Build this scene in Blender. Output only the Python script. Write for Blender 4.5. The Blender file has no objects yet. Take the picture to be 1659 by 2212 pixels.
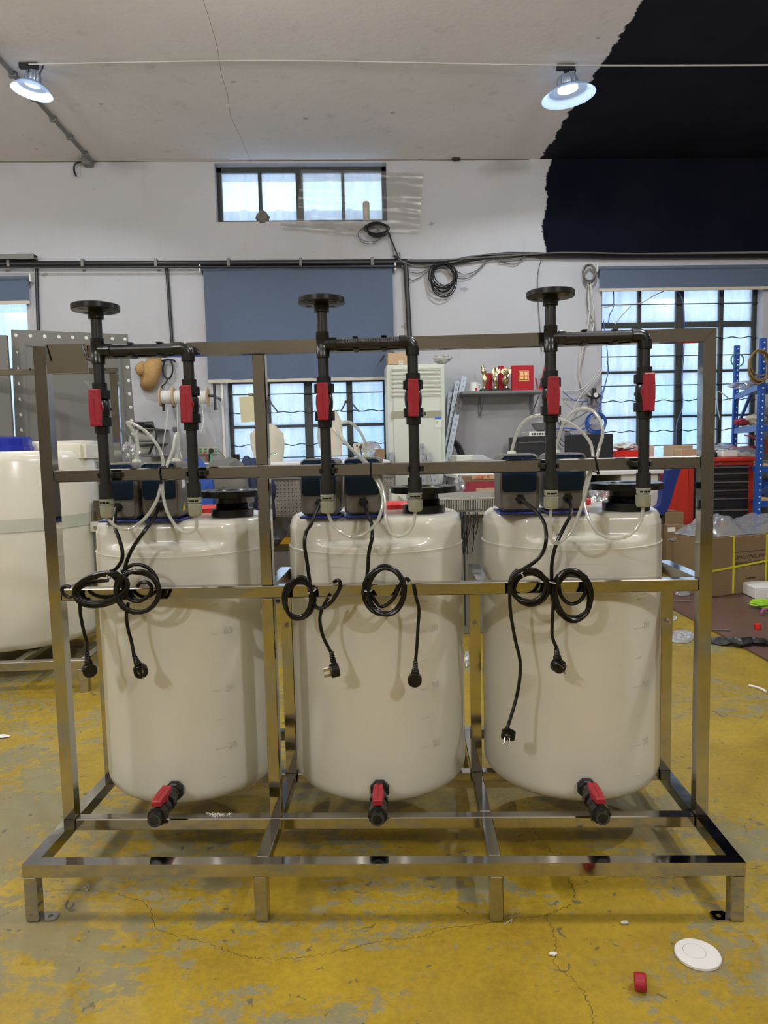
import bpy, bmesh, math, random
from mathutils import Vector, Matrix, noise
random.seed(7)
PI = math.pi
scene = bpy.context.scene
COL = scene.collection

# ------------------------------------------------------------------ camera
F_PX = 1542.78
PITCH, ROLL, YAW = -0.0889, -0.0230, 0.0453          # yaw in room axes
RIG_YAW = -0.0340                                    # yaw of the same camera in the rig's own axes
CAM_Z = 1.0623
CAM_RIG = Vector((0.8936, -1.5169, CAM_Z))

def cam_axes(yaw):
    F = Vector((math.sin(yaw)*math.cos(PITCH), math.cos(yaw)*math.cos(PITCH), math.sin(PITCH)))
    R0 = Vector((math.cos(yaw), -math.sin(yaw), 0)); U0 = R0.cross(F)
    return R0*math.cos(ROLL)+U0*math.sin(ROLL), -R0*math.sin(ROLL)+U0*math.cos(ROLL), F

AX_W, AX_R = cam_axes(YAW), cam_axes(RIG_YAW)
C0 = Vector((0, 0, CAM_Z))
cd = bpy.data.cameras.new('camera')
cd.sensor_fit = 'HORIZONTAL'; cd.sensor_width = 36.0; cd.lens = 36.0*F_PX/1659.0
cd.clip_start = 0.05; cd.clip_end = 100
cam = bpy.data.objects.new('camera', cd); COL.objects.link(cam)
R_, U_, F_ = AX_W
cam.matrix_world = Matrix(((R_.x, U_.x, -F_.x, 0), (R_.y, U_.y, -F_.y, 0), (R_.z, U_.z, -F_.z, CAM_Z), (0, 0, 0, 1)))
scene.camera = cam
# rig axes -> room axes
RIG = Matrix.Rotation(-(YAW-RIG_YAW), 4, 'Z') @ Matrix.Translation(Vector((-CAM_RIG.x, -CAM_RIG.y, 0)))

# ------------------------------------------------------------------ world, lights, exposure
scene.view_settings.view_transform = 'Standard'
scene.view_settings.look = 'None'
scene.view_settings.gamma = 1.0
scene.view_settings.use_curve_mapping = False
scene.view_settings.exposure = 0.0
w = bpy.data.worlds.new('daylight'); scene.world = w; w.use_nodes = True
bg = w.node_tree.nodes['Background']
bg.inputs['Color'].default_value = (0.60, 0.77, 1.0, 1)
bg.inputs['Strength'].default_value = 3.2
scene.cycles.max_bounces = 7
scene.cycles.transparent_max_bounces = 16
scene.cycles.sample_clamp_indirect = 4.0

def area(name, loc, size, power, color, rot=(0, 0, 0), shape='DISK', sy=None, portal=False):
    l = bpy.data.lights.new(name, 'AREA'); l.shape = shape; l.size = size
    if sy: l.size_y = sy
    l.energy = power; l.color = color
    o = bpy.data.objects.new(name, l); COL.objects.link(o); o.location = loc; o.rotation_euler = rot
    if portal: l.cycles.is_portal = True
    return o
WARM = (1.0, 0.965, 0.93)
def bulb(name, loc, power, color):
    l = bpy.data.lights.new(name, 'POINT'); l.energy = power; l.color = color; l.shadow_soft_size = 0.07
    o = bpy.data.objects.new(name, l); COL.objects.link(o); o.location = loc; return o
CEIL = 3.58
for n_, (lx, ly, pw) in enumerate([(-2.35, 1.55, 112), (1.75, 1.45, 112), (-2.3, -1.9, 165), (1.9, -1.9, 165), (-4.3, 3.3, 60), (4.5, 3.3, 55), (-0.4, 3.1, 22)]):  # first pair are overhead lamps out of view; the rest is added fill light
    bulb('lamp_and_fill_light', (lx, ly, 3.15), pw, WARM)

# ------------------------------------------------------------------ pixel -> place helpers
def _ray(px, py, A): return A[2] + A[0]*((px-829.5)/F_PX) - A[1]*((py-1106)/F_PX)
def P(px, py, Y): v = _ray(px, py, AX_W); return C0 + v*(Y/v.y)
def PZ(px, py, z): v = _ray(px, py, AX_W); return C0 + v*((z-CAM_Z)/v.z)
def RY(px, py, Y): v = _ray(px, py, AX_R); return CAM_RIG + v*((Y-CAM_RIG.y)/v.y)

# ------------------------------------------------------------------ materials
def lin(h):
    r = []
    for i in (0, 2, 4):
        c = int(h[i:i+2], 16)/255
        r.append(c/12.92 if c <= 0.04045 else ((c+0.055)/1.055)**2.4)
    return (*r, 1)
MATS = {}
def M(name, color, rough=0.5, metal=0.0, spec=0.5, noise_=0.0, nscale=20, bump=0.0, bscale=60, sss=0, coat=0, alpha=None, stretch=None):
    if name in MATS: return MATS[name]
    m = bpy.data.materials.new(name); m.use_nodes = True; nt = m.node_tree; b = nt.nodes['Principled BSDF']
    c = lin(color) if isinstance(color, str) else (*color, 1)
    b.inputs['Base Color'].default_value = c; b.inputs['Roughness'].default_value = rough
    b.inputs['Metallic'].default_value = metal; b.inputs['Specular IOR Level'].default_value = spec
    b.inputs['Coat Weight'].default_value = coat
    if sss:
        b.inputs['Subsurface Weight'].default_value = sss; b.inputs['Subsurface Radius'].default_value = (1, 0.9, 0.7)
        b.inputs['Subsurface Scale'].default_value = 0.03
    if alpha is not None: b.inputs['Alpha'].default_value = alpha
    tc = None
    if noise_ or bump:
        tc = nt.nodes.new('ShaderNodeTexCoord'); mp = nt.nodes.new('ShaderNodeMapping')
        nt.links.new(tc.outputs['Object'], mp.inputs[0])
        if stretch: mp.inputs['Scale'].default_value = stretch
    if noise_:
        n = nt.nodes.new('ShaderNodeTexNoise'); n.inputs['Scale'].default_value = nscale; n.inputs['Detail'].default_value = 4
        nt.links.new(mp.outputs[0], n.inputs['Vector'])
        mx = nt.nodes.new('ShaderNodeMix'); mx.data_type = 'RGBA'
        mx.inputs['A'].default_value = tuple(x*(1-noise_) for x in c[:3])+(1,)
        mx.inputs['B'].default_value = tuple(min(1, x*(1+noise_)) for x in c[:3])+(1,)
        nt.links.new(n.outputs['Fac'], mx.inputs['Factor']); nt.links.new(mx.outputs['Result'], b.inputs['Base Color'])
    if bump:
        n2 = nt.nodes.new('ShaderNodeTexNoise'); n2.inputs['Scale'].default_value = bscale; n2.inputs['Detail'].default_value = 3
        nt.links.new(mp.outputs[0], n2.inputs['Vector'])
        bp = nt.nodes.new('ShaderNodeBump'); bp.inputs['Strength'].default_value = bump; bp.inputs['Distance'].default_value = 0.01
        nt.links.new(n2.outputs['Fac'], bp.inputs['Height']); nt.links.new(bp.outputs[0], b.inputs['Normal'])
    MATS[name] = m; return m

def mixrgb(nt, fac, a, b):
    mx = nt.nodes.new('ShaderNodeMix'); mx.data_type = 'RGBA'
    for k, v in (('A', a), ('B', b)):
        if isinstance(v, tuple): mx.inputs[k].default_value = v
        else: nt.links.new(v, mx.inputs[k])
    if isinstance(fac, float): mx.inputs['Factor'].default_value = fac
    else: nt.links.new(fac, mx.inputs['Factor'])
    return mx.outputs['Result']
def tex(nt, vec, scale, detail=5, rough=0.5, dist=0.0):
    n = nt.nodes.new('ShaderNodeTexNoise'); n.inputs['Scale'].default_value = scale; n.inputs['Detail'].default_value = detail
    n.inputs['Roughness'].default_value = rough; n.inputs['Distortion'].default_value = dist
    nt.links.new(vec, n.inputs['Vector']); return n.outputs['Fac']
def ramp(nt, fac, lo, hi, a=0.0, b=1.0):
    r = nt.nodes.new('ShaderNodeMapRange'); r.inputs['From Min'].default_value = lo; r.inputs['From Max'].default_value = hi
    r.inputs['To Min'].default_value = a; r.inputs['To Max'].default_value = b
    nt.links.new(fac, r.inputs['Value']); return r.outputs[0]
def mth(nt, op, a, b=None):
    n = nt.nodes.new('ShaderNodeMath'); n.operation = op
    for i, v in enumerate((a, b)):
        if v is None: continue
        if isinstance(v, (int, float)): n.inputs[i].default_value = v
        else: nt.links.new(v, n.inputs[i])
    return n.outputs[0]
def newmat(name):
    m = bpy.data.materials.new(name); m.use_nodes = True; nt = m.node_tree
    tc = nt.nodes.new('ShaderNodeTexCoord'); MATS[name] = m
    return m, nt, nt.nodes['Principled BSDF'], tc.outputs['Object']
def mapping(nt, vec, scale=(1, 1, 1), rot=(0, 0, 0), loc=(0, 0, 0)):
    mp = nt.nodes.new('ShaderNodeMapping'); mp.inputs['Scale'].default_value = scale; mp.inputs['Rotation'].default_value = rot
    mp.inputs['Location'].default_value = loc
    nt.links.new(vec, mp.inputs[0]); return mp.outputs[0]
def bumpn(nt, b, h, s, d=0.01):
    bp = nt.nodes.new('ShaderNodeBump'); bp.inputs['Strength'].default_value = s; bp.inputs['Distance'].default_value = d
    nt.links.new(h, bp.inputs['Height']); nt.links.new(bp.outputs[0], b.inputs['Normal'])

# floor: worn yellow paint over grey screed
m_floor, nt, b, ob = newmat('worn_yellow_floor')
big = tex(nt, ob, 1.7, 10, 0.66, 0.5)
streak = tex(nt, mapping(nt, ob, (3.0, 8.0, 1), (0, 0, 0.5)), 3.2, 12, 0.75, 0.3)
fine = tex(nt, ob, 34, 10, 0.75)
# the paint is more worn towards the front left of the frame
sx = nt.nodes.new('ShaderNodeSeparateXYZ'); nt.links.new(ob, sx.inputs[0])
lw = ramp(nt, sx.outputs[0], -1.2, 0.7, 0.019, -0.012)
wear = mth(nt, 'ADD', mth(nt, 'ADD', mth(nt, 'MULTIPLY', big, 0.50), mth(nt, 'MULTIPLY', streak, 0.27)), mth(nt, 'MULTIPLY', fine, 0.23))
wear = mth(nt, 'ADD', wear, lw)
wm = ramp(nt, wear, 0.512, 0.532)
yel = mixrgb(nt, ramp(nt, mth(nt, 'ADD', mth(nt, 'MULTIPLY', tex(nt, ob, 5, 5), 0.5), mth(nt, 'MULTIPLY', tex(nt, ob, 60, 4, 0.7), 0.5)), 0.34, 0.66), (0.25, 0.165, 0.007, 1), (0.42, 0.295, 0.018, 1))
gry = mixrgb(nt, tex(nt, ob, 12, 5), (0.15, 0.15, 0.09, 1), (0.25, 0.24, 0.155, 1))
c1 = mixrgb(nt, mth(nt, 'MULTIPLY', wm, 0.85), yel, gry)
dirt = ramp(nt, tex(nt, ob, 2.3, 7, 0.65), 0.45, 0.75, 0, 0.45)
c1 = mixrgb(nt, dirt, c1, (0.26, 0.18, 0.035, 1))
spots = ramp(nt, tex(nt, ob, 26, 3, 0.5, 0.8), 0.675, 0.69, 0, 0.8)
c1 = mixrgb(nt, spots, c1, (0.085, 0.085, 0.06, 1))
sm = tex(nt, mapping(nt, ob, (14, 60, 1), (0, 0, 0.35)), 2.0, 4)
c1 = mixrgb(nt, ramp(nt, sm, 0.68, 0.71, 0, 0.55), c1, (0.14, 0.12, 0.07, 1))
wob = nt.nodes.new('ShaderNodeVectorMath'); wob.operation = 'ADD'
nz = nt.nodes.new('ShaderNodeTexNoise'); nz.inputs['Scale'].default_value = 2.2; nz.inputs['Detail'].default_value = 7; nz.inputs['Roughness'].default_value = 0.62
nt.links.new(ob, nz.inputs['Vector']); nt.links.new(ob, wob.inputs[0])
sc_ = nt.nodes.new('ShaderNodeVectorMath'); sc_.operation = 'SCALE'; sc_.inputs['Scale'].default_value = 0.55
nt.links.new(nz.outputs['Color'], sc_.inputs[0]); nt.links.new(sc_.outputs[0], wob.inputs[1])
vo = nt.nodes.new('ShaderNodeTexVoronoi'); vo.feature = 'DISTANCE_TO_EDGE'; vo.inputs['Scale'].default_value = 1.15
nt.links.new(wob.outputs[0], vo.inputs['Vector'])
crack = ramp(nt, vo.outputs['Distance'], 0.0004, 0.0016, 0.22, 0)
c1 = mixrgb(nt, crack, c1, (0.09, 0.08, 0.035, 1))
nt.links.new(c1, b.inputs['Base Color'])
nt.links.new(mth(nt, 'ADD', mth(nt, 'MULTIPLY', wm, 0.22), mth(nt, 'MULTIPLY', fine, 0.28)), b.inputs['Roughness'])
rr = mth(nt, 'ADD', mth(nt, 'MULTIPLY', wm, 0.20), mth(nt, 'ADD', mth(nt, 'MULTIPLY', fine, 0.35), 0.27)); nt.links.new(rr, b.inputs['Roughness'])
bumpn(nt, b, mth(nt, 'ADD', wear, mth(nt, 'MULTIPLY', crack, -0.3)), 0.35, 0.006)

def wall_paint(name, base, base2, black_axis):
    m, nt, b, ob = newmat(name)
    s = nt.nodes.new('ShaderNodeSeparateXYZ'); nt.links.new(ob, s.inputs[0])
    col = mixrgb(nt, ramp(nt, tex(nt, ob, 0.9, 6, 0.6), 0.3, 0.7), base, base2)
    st = ramp(nt, tex(nt, mapping(nt, ob, (5, 5, 1.0)), 1.3, 6, 0.6), 0.60, 0.78, 0, 0.30)
    col = mixrgb(nt, st, col, (0.36, 0.31, 0.25, 1))
    dots = ramp(nt, tex(nt, ob, 9, 2, 0.4), 0.755, 0.775, 0, 0.5)
    col = mixrgb(nt, dots, col, (0.18, 0.16, 0.14, 1))
    e = mth(nt, 'MULTIPLY', mth(nt, 'ADD', tex(nt, ob, 7, 8, 0.75), -0.5), 0.16)
    e2 = mth(nt, 'MULTIPLY', mth(nt, 'ADD', tex(nt, ob, 1.6, 2), -0.5), 0.3 if black_axis == 'wall' else 0.08)
    x = mth(nt, 'ADD', mth(nt, 'ADD', s.outputs[0], e), e2)
    if black_axis == 'wall':
        mk = mth(nt, 'MULTIPLY', ramp(nt, x, 1.800, 1.812), ramp(nt, s.outputs[2], 2.755, 2.765))
    else:
        mk = ramp(nt, x, 1.735, 1.745)
    dk = mixrgb(nt, ramp(nt, tex(nt, ob, 2.5, 5), 0.3, 0.8), (0.0022, 0.0026, 0.010, 1), (0.006, 0.007, 0.014, 1)) if black_axis == 'wall' else mixrgb(nt, ramp(nt, tex(nt, ob, 2.5, 5), 0.3, 0.8), (0.010, 0.011, 0.017, 1), (0.016, 0.017, 0.024, 1))
    nt.links.new(mixrgb(nt, mk, col, dk), b.inputs['Base Color'])
    b.inputs['Roughness'].default_value = 0.85; b.inputs['Specular IOR Level'].default_value = 0.10
    bumpn(nt, b, tex(nt, ob, 14, 6, 0.6), 0.25, 0.01)
    return m
m_wall = wall_paint('limewashed_wall', (0.43, 0.435, 0.46, 1), (0.49, 0.495, 0.53, 1), 'wall')
m_ceil = wall_paint('painted_ceiling', (0.76, 0.735, 0.745, 1), (0.83, 0.81, 0.82, 1), 'ceil')
m_wside = M('plain_wall_paint', (0.24, 0.215, 0.165), 0.8, noise_=0.55, nscale=0.9)

# polished stainless tube
m_steel, nt, b, ob = newmat('polished_stainless')
b.inputs['Metallic'].default_value = 1.0
g = tex(nt, mapping(nt, ob, (1, 1, 1)), 3.0, 4)
nt.links.new(mixrgb(nt, g, (0.36, 0.35, 0.33, 1), (0.50, 0.485, 0.465, 1)), b.inputs['Base Color'])
nt.links.new(ramp(nt, tex(nt, ob, 9, 5, 0.65), 0.3, 0.75, 0.035, 0.15), b.inputs['Roughness'])
bumpn(nt, b, tex(nt, ob, 7, 3), 0.10, 0.006)
m_steel2 = M('mirror_steel', (0.62, 0.60, 0.57), 0.04, 1.0, bump=0.03, bscale=6)
m_zinc = M('galvanised_steel', (0.25, 0.265, 0.29), 0.5, 0.5, noise_=0.15)
m_bolt = M('bolt_steel', (0.5, 0.48, 0.45), 0.3, 1.0)

# polyethylene tank
m_tank, nt, b, ob = newmat('milky_polyethylene')
nt.links.new(mixrgb(nt, ramp(nt, tex(nt, ob, 3, 5), 0.3, 0.7), (0.66, 0.655, 0.58, 1), (0.71, 0.70, 0.63, 1)), b.inputs['Base Color'])
b.inputs['Roughness'].default_value = 0.20; b.inputs['Specular IOR Level'].default_value = 0.55
b.inputs['Subsurface Weight'].default_value = 0.35; b.inputs['Subsurface Radius'].default_value = (1, 0.9, 0.6); b.inputs['Subsurface Scale'].default_value = 0.04
bumpn(nt, b, tex(nt, ob, 6, 2), 0.12, 0.01)

m_pvc = M('black_pvc', (0.0085, 0.0095, 0.0105), 0.27, noise_=0.2, bump=0.03)
m_pvcd = M('matte_black_pvc', (0.011, 0.0125, 0.0135), 0.38)
m_outlet = M('outlet_pvc', (0.030, 0.033, 0.035), 0.5)
m_red = M('red_plastic', (0.30, 0.008, 0.022), 0.42, bump=0.05, bscale=90)
m_redcap = M('bright_red_plastic', (0.62, 0.018, 0.015), 0.4)
m_conn = M('grey_green_plastic', (0.30, 0.32, 0.255), 0.42)
m_capw = M('pale_translucent_plastic', (0.52, 0.58, 0.48), 0.35, sss=0.3)
m_cord = M('black_rubber', (0.0035, 0.0035, 0.004), 0.28, spec=0.4)
m_pump = M('dark_grey_casing', (0.115, 0.108, 0.098), 0.42, metal=0.0, bump=0.03, bscale=200)
m_pumpr = M('silver_grey_bezel', (0.20, 0.19, 0.175), 0.30, metal=0.6)
m_pblue = M('navy_panel', (0.003, 0.018, 0.050), 0.35, spec=0.3)
m_bracket = M('royal_blue_bracket', (0.012, 0.028, 0.20), 0.35)
m_blue = M('glossy_blue', (0.010, 0.022, 0.30), 0.3)
m_white = M('white_plastic', (0.72, 0.72, 0.70), 0.4)
m_offw = M('offwhite_panel', (0.60, 0.63, 0.56), 0.5)
m_blk = M('black_plastic', (0.012, 0.013, 0.016), 0.4)
m_dkwin = M('dark_painted_steel', (0.030, 0.036, 0.034), 0.5, bump=0.15, bscale=30)
m_grey = M('grey_painted_steel', (0.145, 0.15, 0.138), 0.45, noise_=0.06, nscale=3)
m_grey2 = M('mid_grey_steel', (0.16, 0.16, 0.155), 0.5)
m_gold = M('gold_metal', (0.66, 0.54, 0.32), 0.22, 1.0, bump=0.3, bscale=50)
m_goldp = M('gold_print', (0.85, 0.55, 0.22), 0.4, 0.3)
m_velvet = M('red_velvet', (0.38, 0.008, 0.02), 0.8)
m_card = M('brown_cardboard', (0.20, 0.135, 0.068), 0.8, noise_=0.08, nscale=30)
m_card2 = M('light_cardboard', (0.52, 0.36, 0.22), 0.8, noise_=0.08, nscale=30)
m_ink = M('dark_print', (0.05, 0.035, 0.02), 0.8)
m_inkl = M('pale_print', (0.55, 0.57, 0.60), 0.5)
m_rackb = M('blue_painted_rack', (0.012, 0.075, 0.36), 0.4)
m_chest = M('red_painted_steel', (0.50, 0.030, 0.018), 0.35)
m_strap = M('yellow_strap', (0.62, 0.55, 0.02), 0.4)
m_straw = M('woven_straw', (0.44, 0.27, 0.10), 0.8, noise_=0.5, nscale=8, bump=0.6, bscale=9, stretch=(14, 1, 30))
m_wood = M('plywood', (0.58, 0.40, 0.22), 0.7)
m_wire = M('grey_cable', (0.13, 0.125, 0.12), 0.5)
m_wire2 = M('white_cable', (0.50, 0.49, 0.46), 0.5)
m_bluetube = M('blue_air_hose', (0.03, 0.10, 0.38), 0.3)
m_brass = M('brass_wire', (0.22, 0.15, 0.05), 0.5)
m_green = M('green_glass', (0.08, 0.32, 0.18), 0.15)
m_cloth = M('beige_canvas', (0.56, 0.51, 0.42), 0.9, noise_=0.1)
m_cgrey = M('grey_cloth', (0.12, 0.12, 0.11), 0.95, bump=0.3)
m_cnavy = M('navy_cloth', (0.010, 0.016, 0.06), 0.7, bump=0.2)
m_cblue = M('blue_cloth', (0.02, 0.07, 0.33), 0.8, bump=0.2)
m_board = M('reddish_formwork_board', (0.135, 0.072, 0.055), 0.42, noise_=0.22, nscale=5, bump=0.1)
m_foil = M('crumpled_foil', (0.75, 0.75, 0.73), 0.25, 0.6)
m_lime = M('lime_wrap', (0.30, 0.55, 0.03), 0.4)
m_pink = M('pink_strap', (0.38, 0.10, 0.28), 0.5)
m_yel = M('yellow_paint', (0.52, 0.30, 0.01), 0.5)
m_redbox = M('red_printed_box', (0.30, 0.025, 0.045), 0.6)
m_alu = None
m_cable_tie = M('white_nylon', (0.55, 0.55, 0.52), 0.4)
m_sky = M('paper_white', (0.78, 0.78, 0.78), 0.6)
m_energyb = M('label_blue', (0.04, 0.16, 0.48), 0.5)
m_text = M('lettering_grey', (0.16, 0.19, 0.24), 0.4)

def shader_mix(name, parts):
    """parts: list of (node type, color, weight) mixed one after another"""
    m = bpy.data.materials.new(name); m.use_nodes = True; nt = m.node_tree
    nt.nodes.remove(nt.nodes['Principled BSDF']); out = nt.nodes['Material Output']; cur = None
    for typ, col, wgt, rough in parts:
        n = nt.nodes.new(typ); n.inputs['Color'].default_value = (*col, 1)
        if 'Roughness' in n.inputs and rough is not None: n.inputs['Roughness'].default_value = rough
        if cur is None: cur = n.outputs[0]
        else:
            mx = nt.nodes.new('ShaderNodeMixShader'); mx.inputs[0].default_value = wgt
            nt.links.new(cur, mx.inputs[1]); nt.links.new(n.outputs[0], mx.inputs[2]); cur = mx.outputs[0]
    nt.links.new(cur, out.inputs[0]); MATS[name] = m; return m
m_glass = shader_mix('dusty_glass', [('ShaderNodeBsdfTransparent', (0.93, 0.95, 0.96), 1, None), ('ShaderNodeBsdfTranslucent', (0.82, 0.90, 0.95), 0.38, None), ('ShaderNodeBsdfGlossy', (1, 1, 1), 0.05, 0.15)])
nt = m_glass.node_tree; tc = nt.nodes.new('ShaderNodeTexCoord')
pd = mixrgb(nt, ramp(nt, tex(nt, mapping(nt, tc.outputs['Object'], (6, 1, 1.6)), 2.2, 6, 0.7), 0.35, 0.65), (0.66, 0.72, 0.78, 1), (0.95, 0.93, 0.93, 1))
for n in list(nt.nodes):
    if n.type == 'BSDF_TRANSLUCENT': nt.links.new(pd, n.inputs['Color'])
m_tube = shader_mix('clear_soft_tube', [('ShaderNodeBsdfTransparent', (0.9, 0.92, 0.88), 1, None), ('ShaderNodeBsdfTranslucent', (0.80, 0.82, 0.78), 0.30, None), ('ShaderNodeBsdfDiffuse', (0.78, 0.80, 0.76), 0.32, None), ('ShaderNodeBsdfGlossy', (1, 1, 1), 0.16, 0.08)])
m_film = shader_mix('thin_plastic_film', [('ShaderNodeBsdfTransparent', (0.96, 0.96, 0.95), 1, None), ('ShaderNodeBsdfDiffuse', (0.45, 0.44, 0.42), 0.08, None), ('ShaderNodeBsdfGlossy', (1, 1, 1), 0.03, 0.25)])
m_bag = shader_mix('white_plastic_bag', [('ShaderNodeBsdfTransparent', (0.85, 0.86, 0.90), 1, None), ('ShaderNodeBsdfDiffuse', (0.50, 0.52, 0.56), 0.42, None), ('ShaderNodeBsdfGlossy', (1, 1, 1), 0.28, 0.12)])
m_blind = shader_mix('blue_roller_fabric', [('ShaderNodeBsdfDiffuse', (0.125, 0.165, 0.235), 1, None), ('ShaderNodeBsdfTranslucent', (0.27, 0.31, 0.38), 0.5, None)])
nt = m_blind.node_tree
tc = nt.nodes.new('ShaderNodeTexCoord')
vb = nt.nodes.new('ShaderNodeTexVoronoi'); vb.inputs['Scale'].default_value = 1
nt.links.new(mapping(nt, tc.outputs['Object'], (38, 1, 60), (0, 0.5, 0)), vb.inputs['Vector'])
cc = mixrgb(nt, ramp(nt, vb.outputs['Distance'], 0.15, 0.32, 0.55, 0.0), (0.20, 0.255, 0.35, 1), (0.28, 0.34, 0.45, 1))
for n in nt.nodes:
    if n.type == 'BSDF_DIFFUSE': nt.links.new(cc, n.inputs['Color'])
def emit(name, col, s):
    m = bpy.data.materials.new(name); m.use_nodes = True; nt = m.node_tree
    b = nt.nodes['Principled BSDF']; b.inputs['Emission Color'].default_value = (*col, 1); b.inputs['Emission Strength'].default_value = s
    MATS[name] = m; return m
m_alu = shader_mix('frosted_reflector', [('ShaderNodeBsdfTransparent', (0.6, 0.66, 0.75), 1, None), ('ShaderNodeBsdfTranslucent', (0.25, 0.30, 0.38), 0.35, None), ('ShaderNodeBsdfDiffuse', (0.16, 0.20, 0.27), 0.45, None), ('ShaderNodeBsdfGlossy', (0.7, 0.75, 0.85), 0.3, 0.3)])
m_led = emit('led_panel', (0.85, 0.95, 1.0), 6)

# ------------------------------------------------------------------ mesh helpers
def fin(bm, smooth=True, ang=35):
    bmesh.ops.recalc_face_normals(bm, faces=bm.faces)
    me = bpy.data.meshes.new('m'); bm.to_mesh(me); bm.free()
    if smooth:
        me.shade_smooth(); me.set_sharp_from_angle(angle=math.radians(ang))
    return me
def B(): return bmesh.new()
def box(bm, a, c, bev=0.0, rot=None, pivot=None):
    x0, y0, z0 = a; x1, y1, z1 = c
    vs = [bm.verts.new((x, y, z)) for x in (x0, x1) for y in (y0, y1) for z in (z0, z1)]
    fs = [bm.faces.new([vs[i] for i in q]) for q in ((0, 1, 3, 2), (4, 6, 7, 5), (0, 4, 5, 1), (2, 3, 7, 6), (0, 2, 6, 4), (1, 5, 7, 3))]
    geo = vs
    if bev:
        es = list({e for f in fs for e in f.edges})
        r = bmesh.ops.bevel(bm, geom=es, offset=bev, segments=1, profile=0.5, affect='EDGES')
        geo = list({v for f in r['faces'] for v in f.verts} | {v for v in vs if v.is_valid})
    if rot is not None:
        p = Vector(pivot) if pivot else Vector(((x0+x1)/2, (y0+y1)/2, (z0+z1)/2))
        bmesh.ops.transform(bm, matrix=Matrix.Translation(p) @ rot @ Matrix.Translation(-p), verts=geo)
    return geo
def basis(d):
    d = d.normalized(); u = Vector((0, 0, 1)) if abs(d.z) < 0.9 else Vector((1, 0, 0))
    s = d.cross(u).normalized(); return s, s.cross(d)
def loft(bm, rings, cap=True, closed=False):
    R = [[bm.verts.new(p) for p in r] for r in rings]; n = len(R[0])
    rng = range(len(R) if closed else len(R)-1)
    for i in rng:
        a, c = R[i], R[(i+1) % len(R)]
        for j in range(n): bm.faces.new((a[j], a[(j+1) % n], c[(j+1) % n], c[j]))
    if cap and not closed: bm.faces.new(R[0][::-1]); bm.faces.new(R[-1])
    return [v for r in R for v in r]
def cyl(bm, p0, p1, r0, r1=None, n=20, rot0=0.0, cap=True):
    p0, p1 = Vector(p0), Vector(p1); r1 = r0 if r1 is None else r1
    s, t = basis(p1-p0)
    return loft(bm, [[p+(s*math.cos(2*PI*k/n+rot0)+t*math.sin(2*PI*k/n+rot0))*r for k in range(n)] for p, r in ((p0, r0), (p1, r1))], cap)
def lathe(bm, prof, c=(0, 0, 0), ax=(0, 0, 1), n=28, cap=True, ribs=0, ribd=0.0, closed=False):
    """prof: (radius, height) along ax"""
    c, ax = Vector(c), Vector(ax).normalized(); s, t = basis(ax)
    def rad(r, k): return r-(ribd if ribs and (k*ribs//n) % 2 else 0)
    return loft(bm, [[c+ax*h+(s*math.cos(2*PI*k/n)+t*math.sin(2*PI*k/n))*(rad(r, k) if r > 1e-3 else max(r, 1e-5)) for k in range(n)] for r, h in prof], cap, closed)
def smooth_path(pts, sub=5):
    pts = [Vector(p) for p in pts]
    if len(pts) < 3: return pts
    out = []
    for i in range(len(pts)-1):
        p0 = pts[max(i-1, 0)]; p1 = pts[i]; p2 = pts[i+1]; p3 = pts[min(i+2, len(pts)-1)]
        for k in range(sub):
            t = k/sub
            out.append(0.5*((2*p1)+(p2-p0)*t+(2*p0-5*p1+4*p2-p3)*t*t+(3*p1-p0-3*p2+p3)*t**3))
    out.append(pts[-1]); return out
def tube(bm, pts, r, n=8, sub=5, closed=False, r_end=None):
    P_ = smooth_path(pts, sub) if sub > 1 else [Vector(p) for p in pts]
    Q = [P_[0]]
    for p in P_[1:]:
        if (p-Q[-1]).length > 1e-5: Q.append(p)
    P_ = Q; N = len(P_)
    d = (P_[1]-P_[0]).normalized(); s, t = basis(d); rings = []
    for i, p in enumerate(P_):
        d2 = (P_[min(i+1, N-1)]-P_[max(i-1, 0)])
        if d2.length > 1e-9:
            d2.normalize(); s = (s-d2*s.dot(d2))
            s = s.normalized() if s.length > 1e-6 else basis(d2)[0]
            t = d2.cross(s)
        rr_ = r if r_end is None else r+(r_end-r)*i/(N-1)
        rings.append([p+(s*math.cos(2*PI*k/n)+t*math.sin(2*PI*k/n))*rr_ for k in range(n)])
    return loft(bm, rings, True)
def rrect(w_, h_, r, seg=5):
    o = []
    for cx, cz, a0 in ((w_/2-r, h_/2-r, 0), (-w_/2+r, h_/2-r, PI/2), (-w_/2+r, -h_/2+r, PI), (w_/2-r, -h_/2+r, 1.5*PI)):
        for k in range(seg+1): a = a0+PI/2*k/seg; o.append((cx+r*math.cos(a), cz+r*math.sin(a)))
    return o
def prism_y(bm, poly, y0, y1, c=(0, 0), ch=0.0):
    """poly in x,z extruded along y, with a chamfer at the y0 (near) end"""
    def ring(y, s): 
        return [(c[0]+x*s[0], y, c[1]+z*s[1]) for x, z in poly]
    W = max(p[0] for p in poly); H = max(p[1] for p in poly)
    rings = []
    if ch: rings.append(ring(y0, (1-ch/max(W, 1e-6), 1-ch/max(H, 1e-6)))); rings.append(ring(y0+ch, (1, 1)))
    else: rings.append(ring(y0, (1, 1)))
    rings.append(ring(y1, (1, 1)))
    return loft(bm, rings)
def poly_extrude(bm, pts, d):
    """planar polygon pts (3-D) extruded by vector d"""
    d = Vector(d); return loft(bm, [[Vector(p) for p in pts], [Vector(p)+d for p in pts]])
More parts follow.
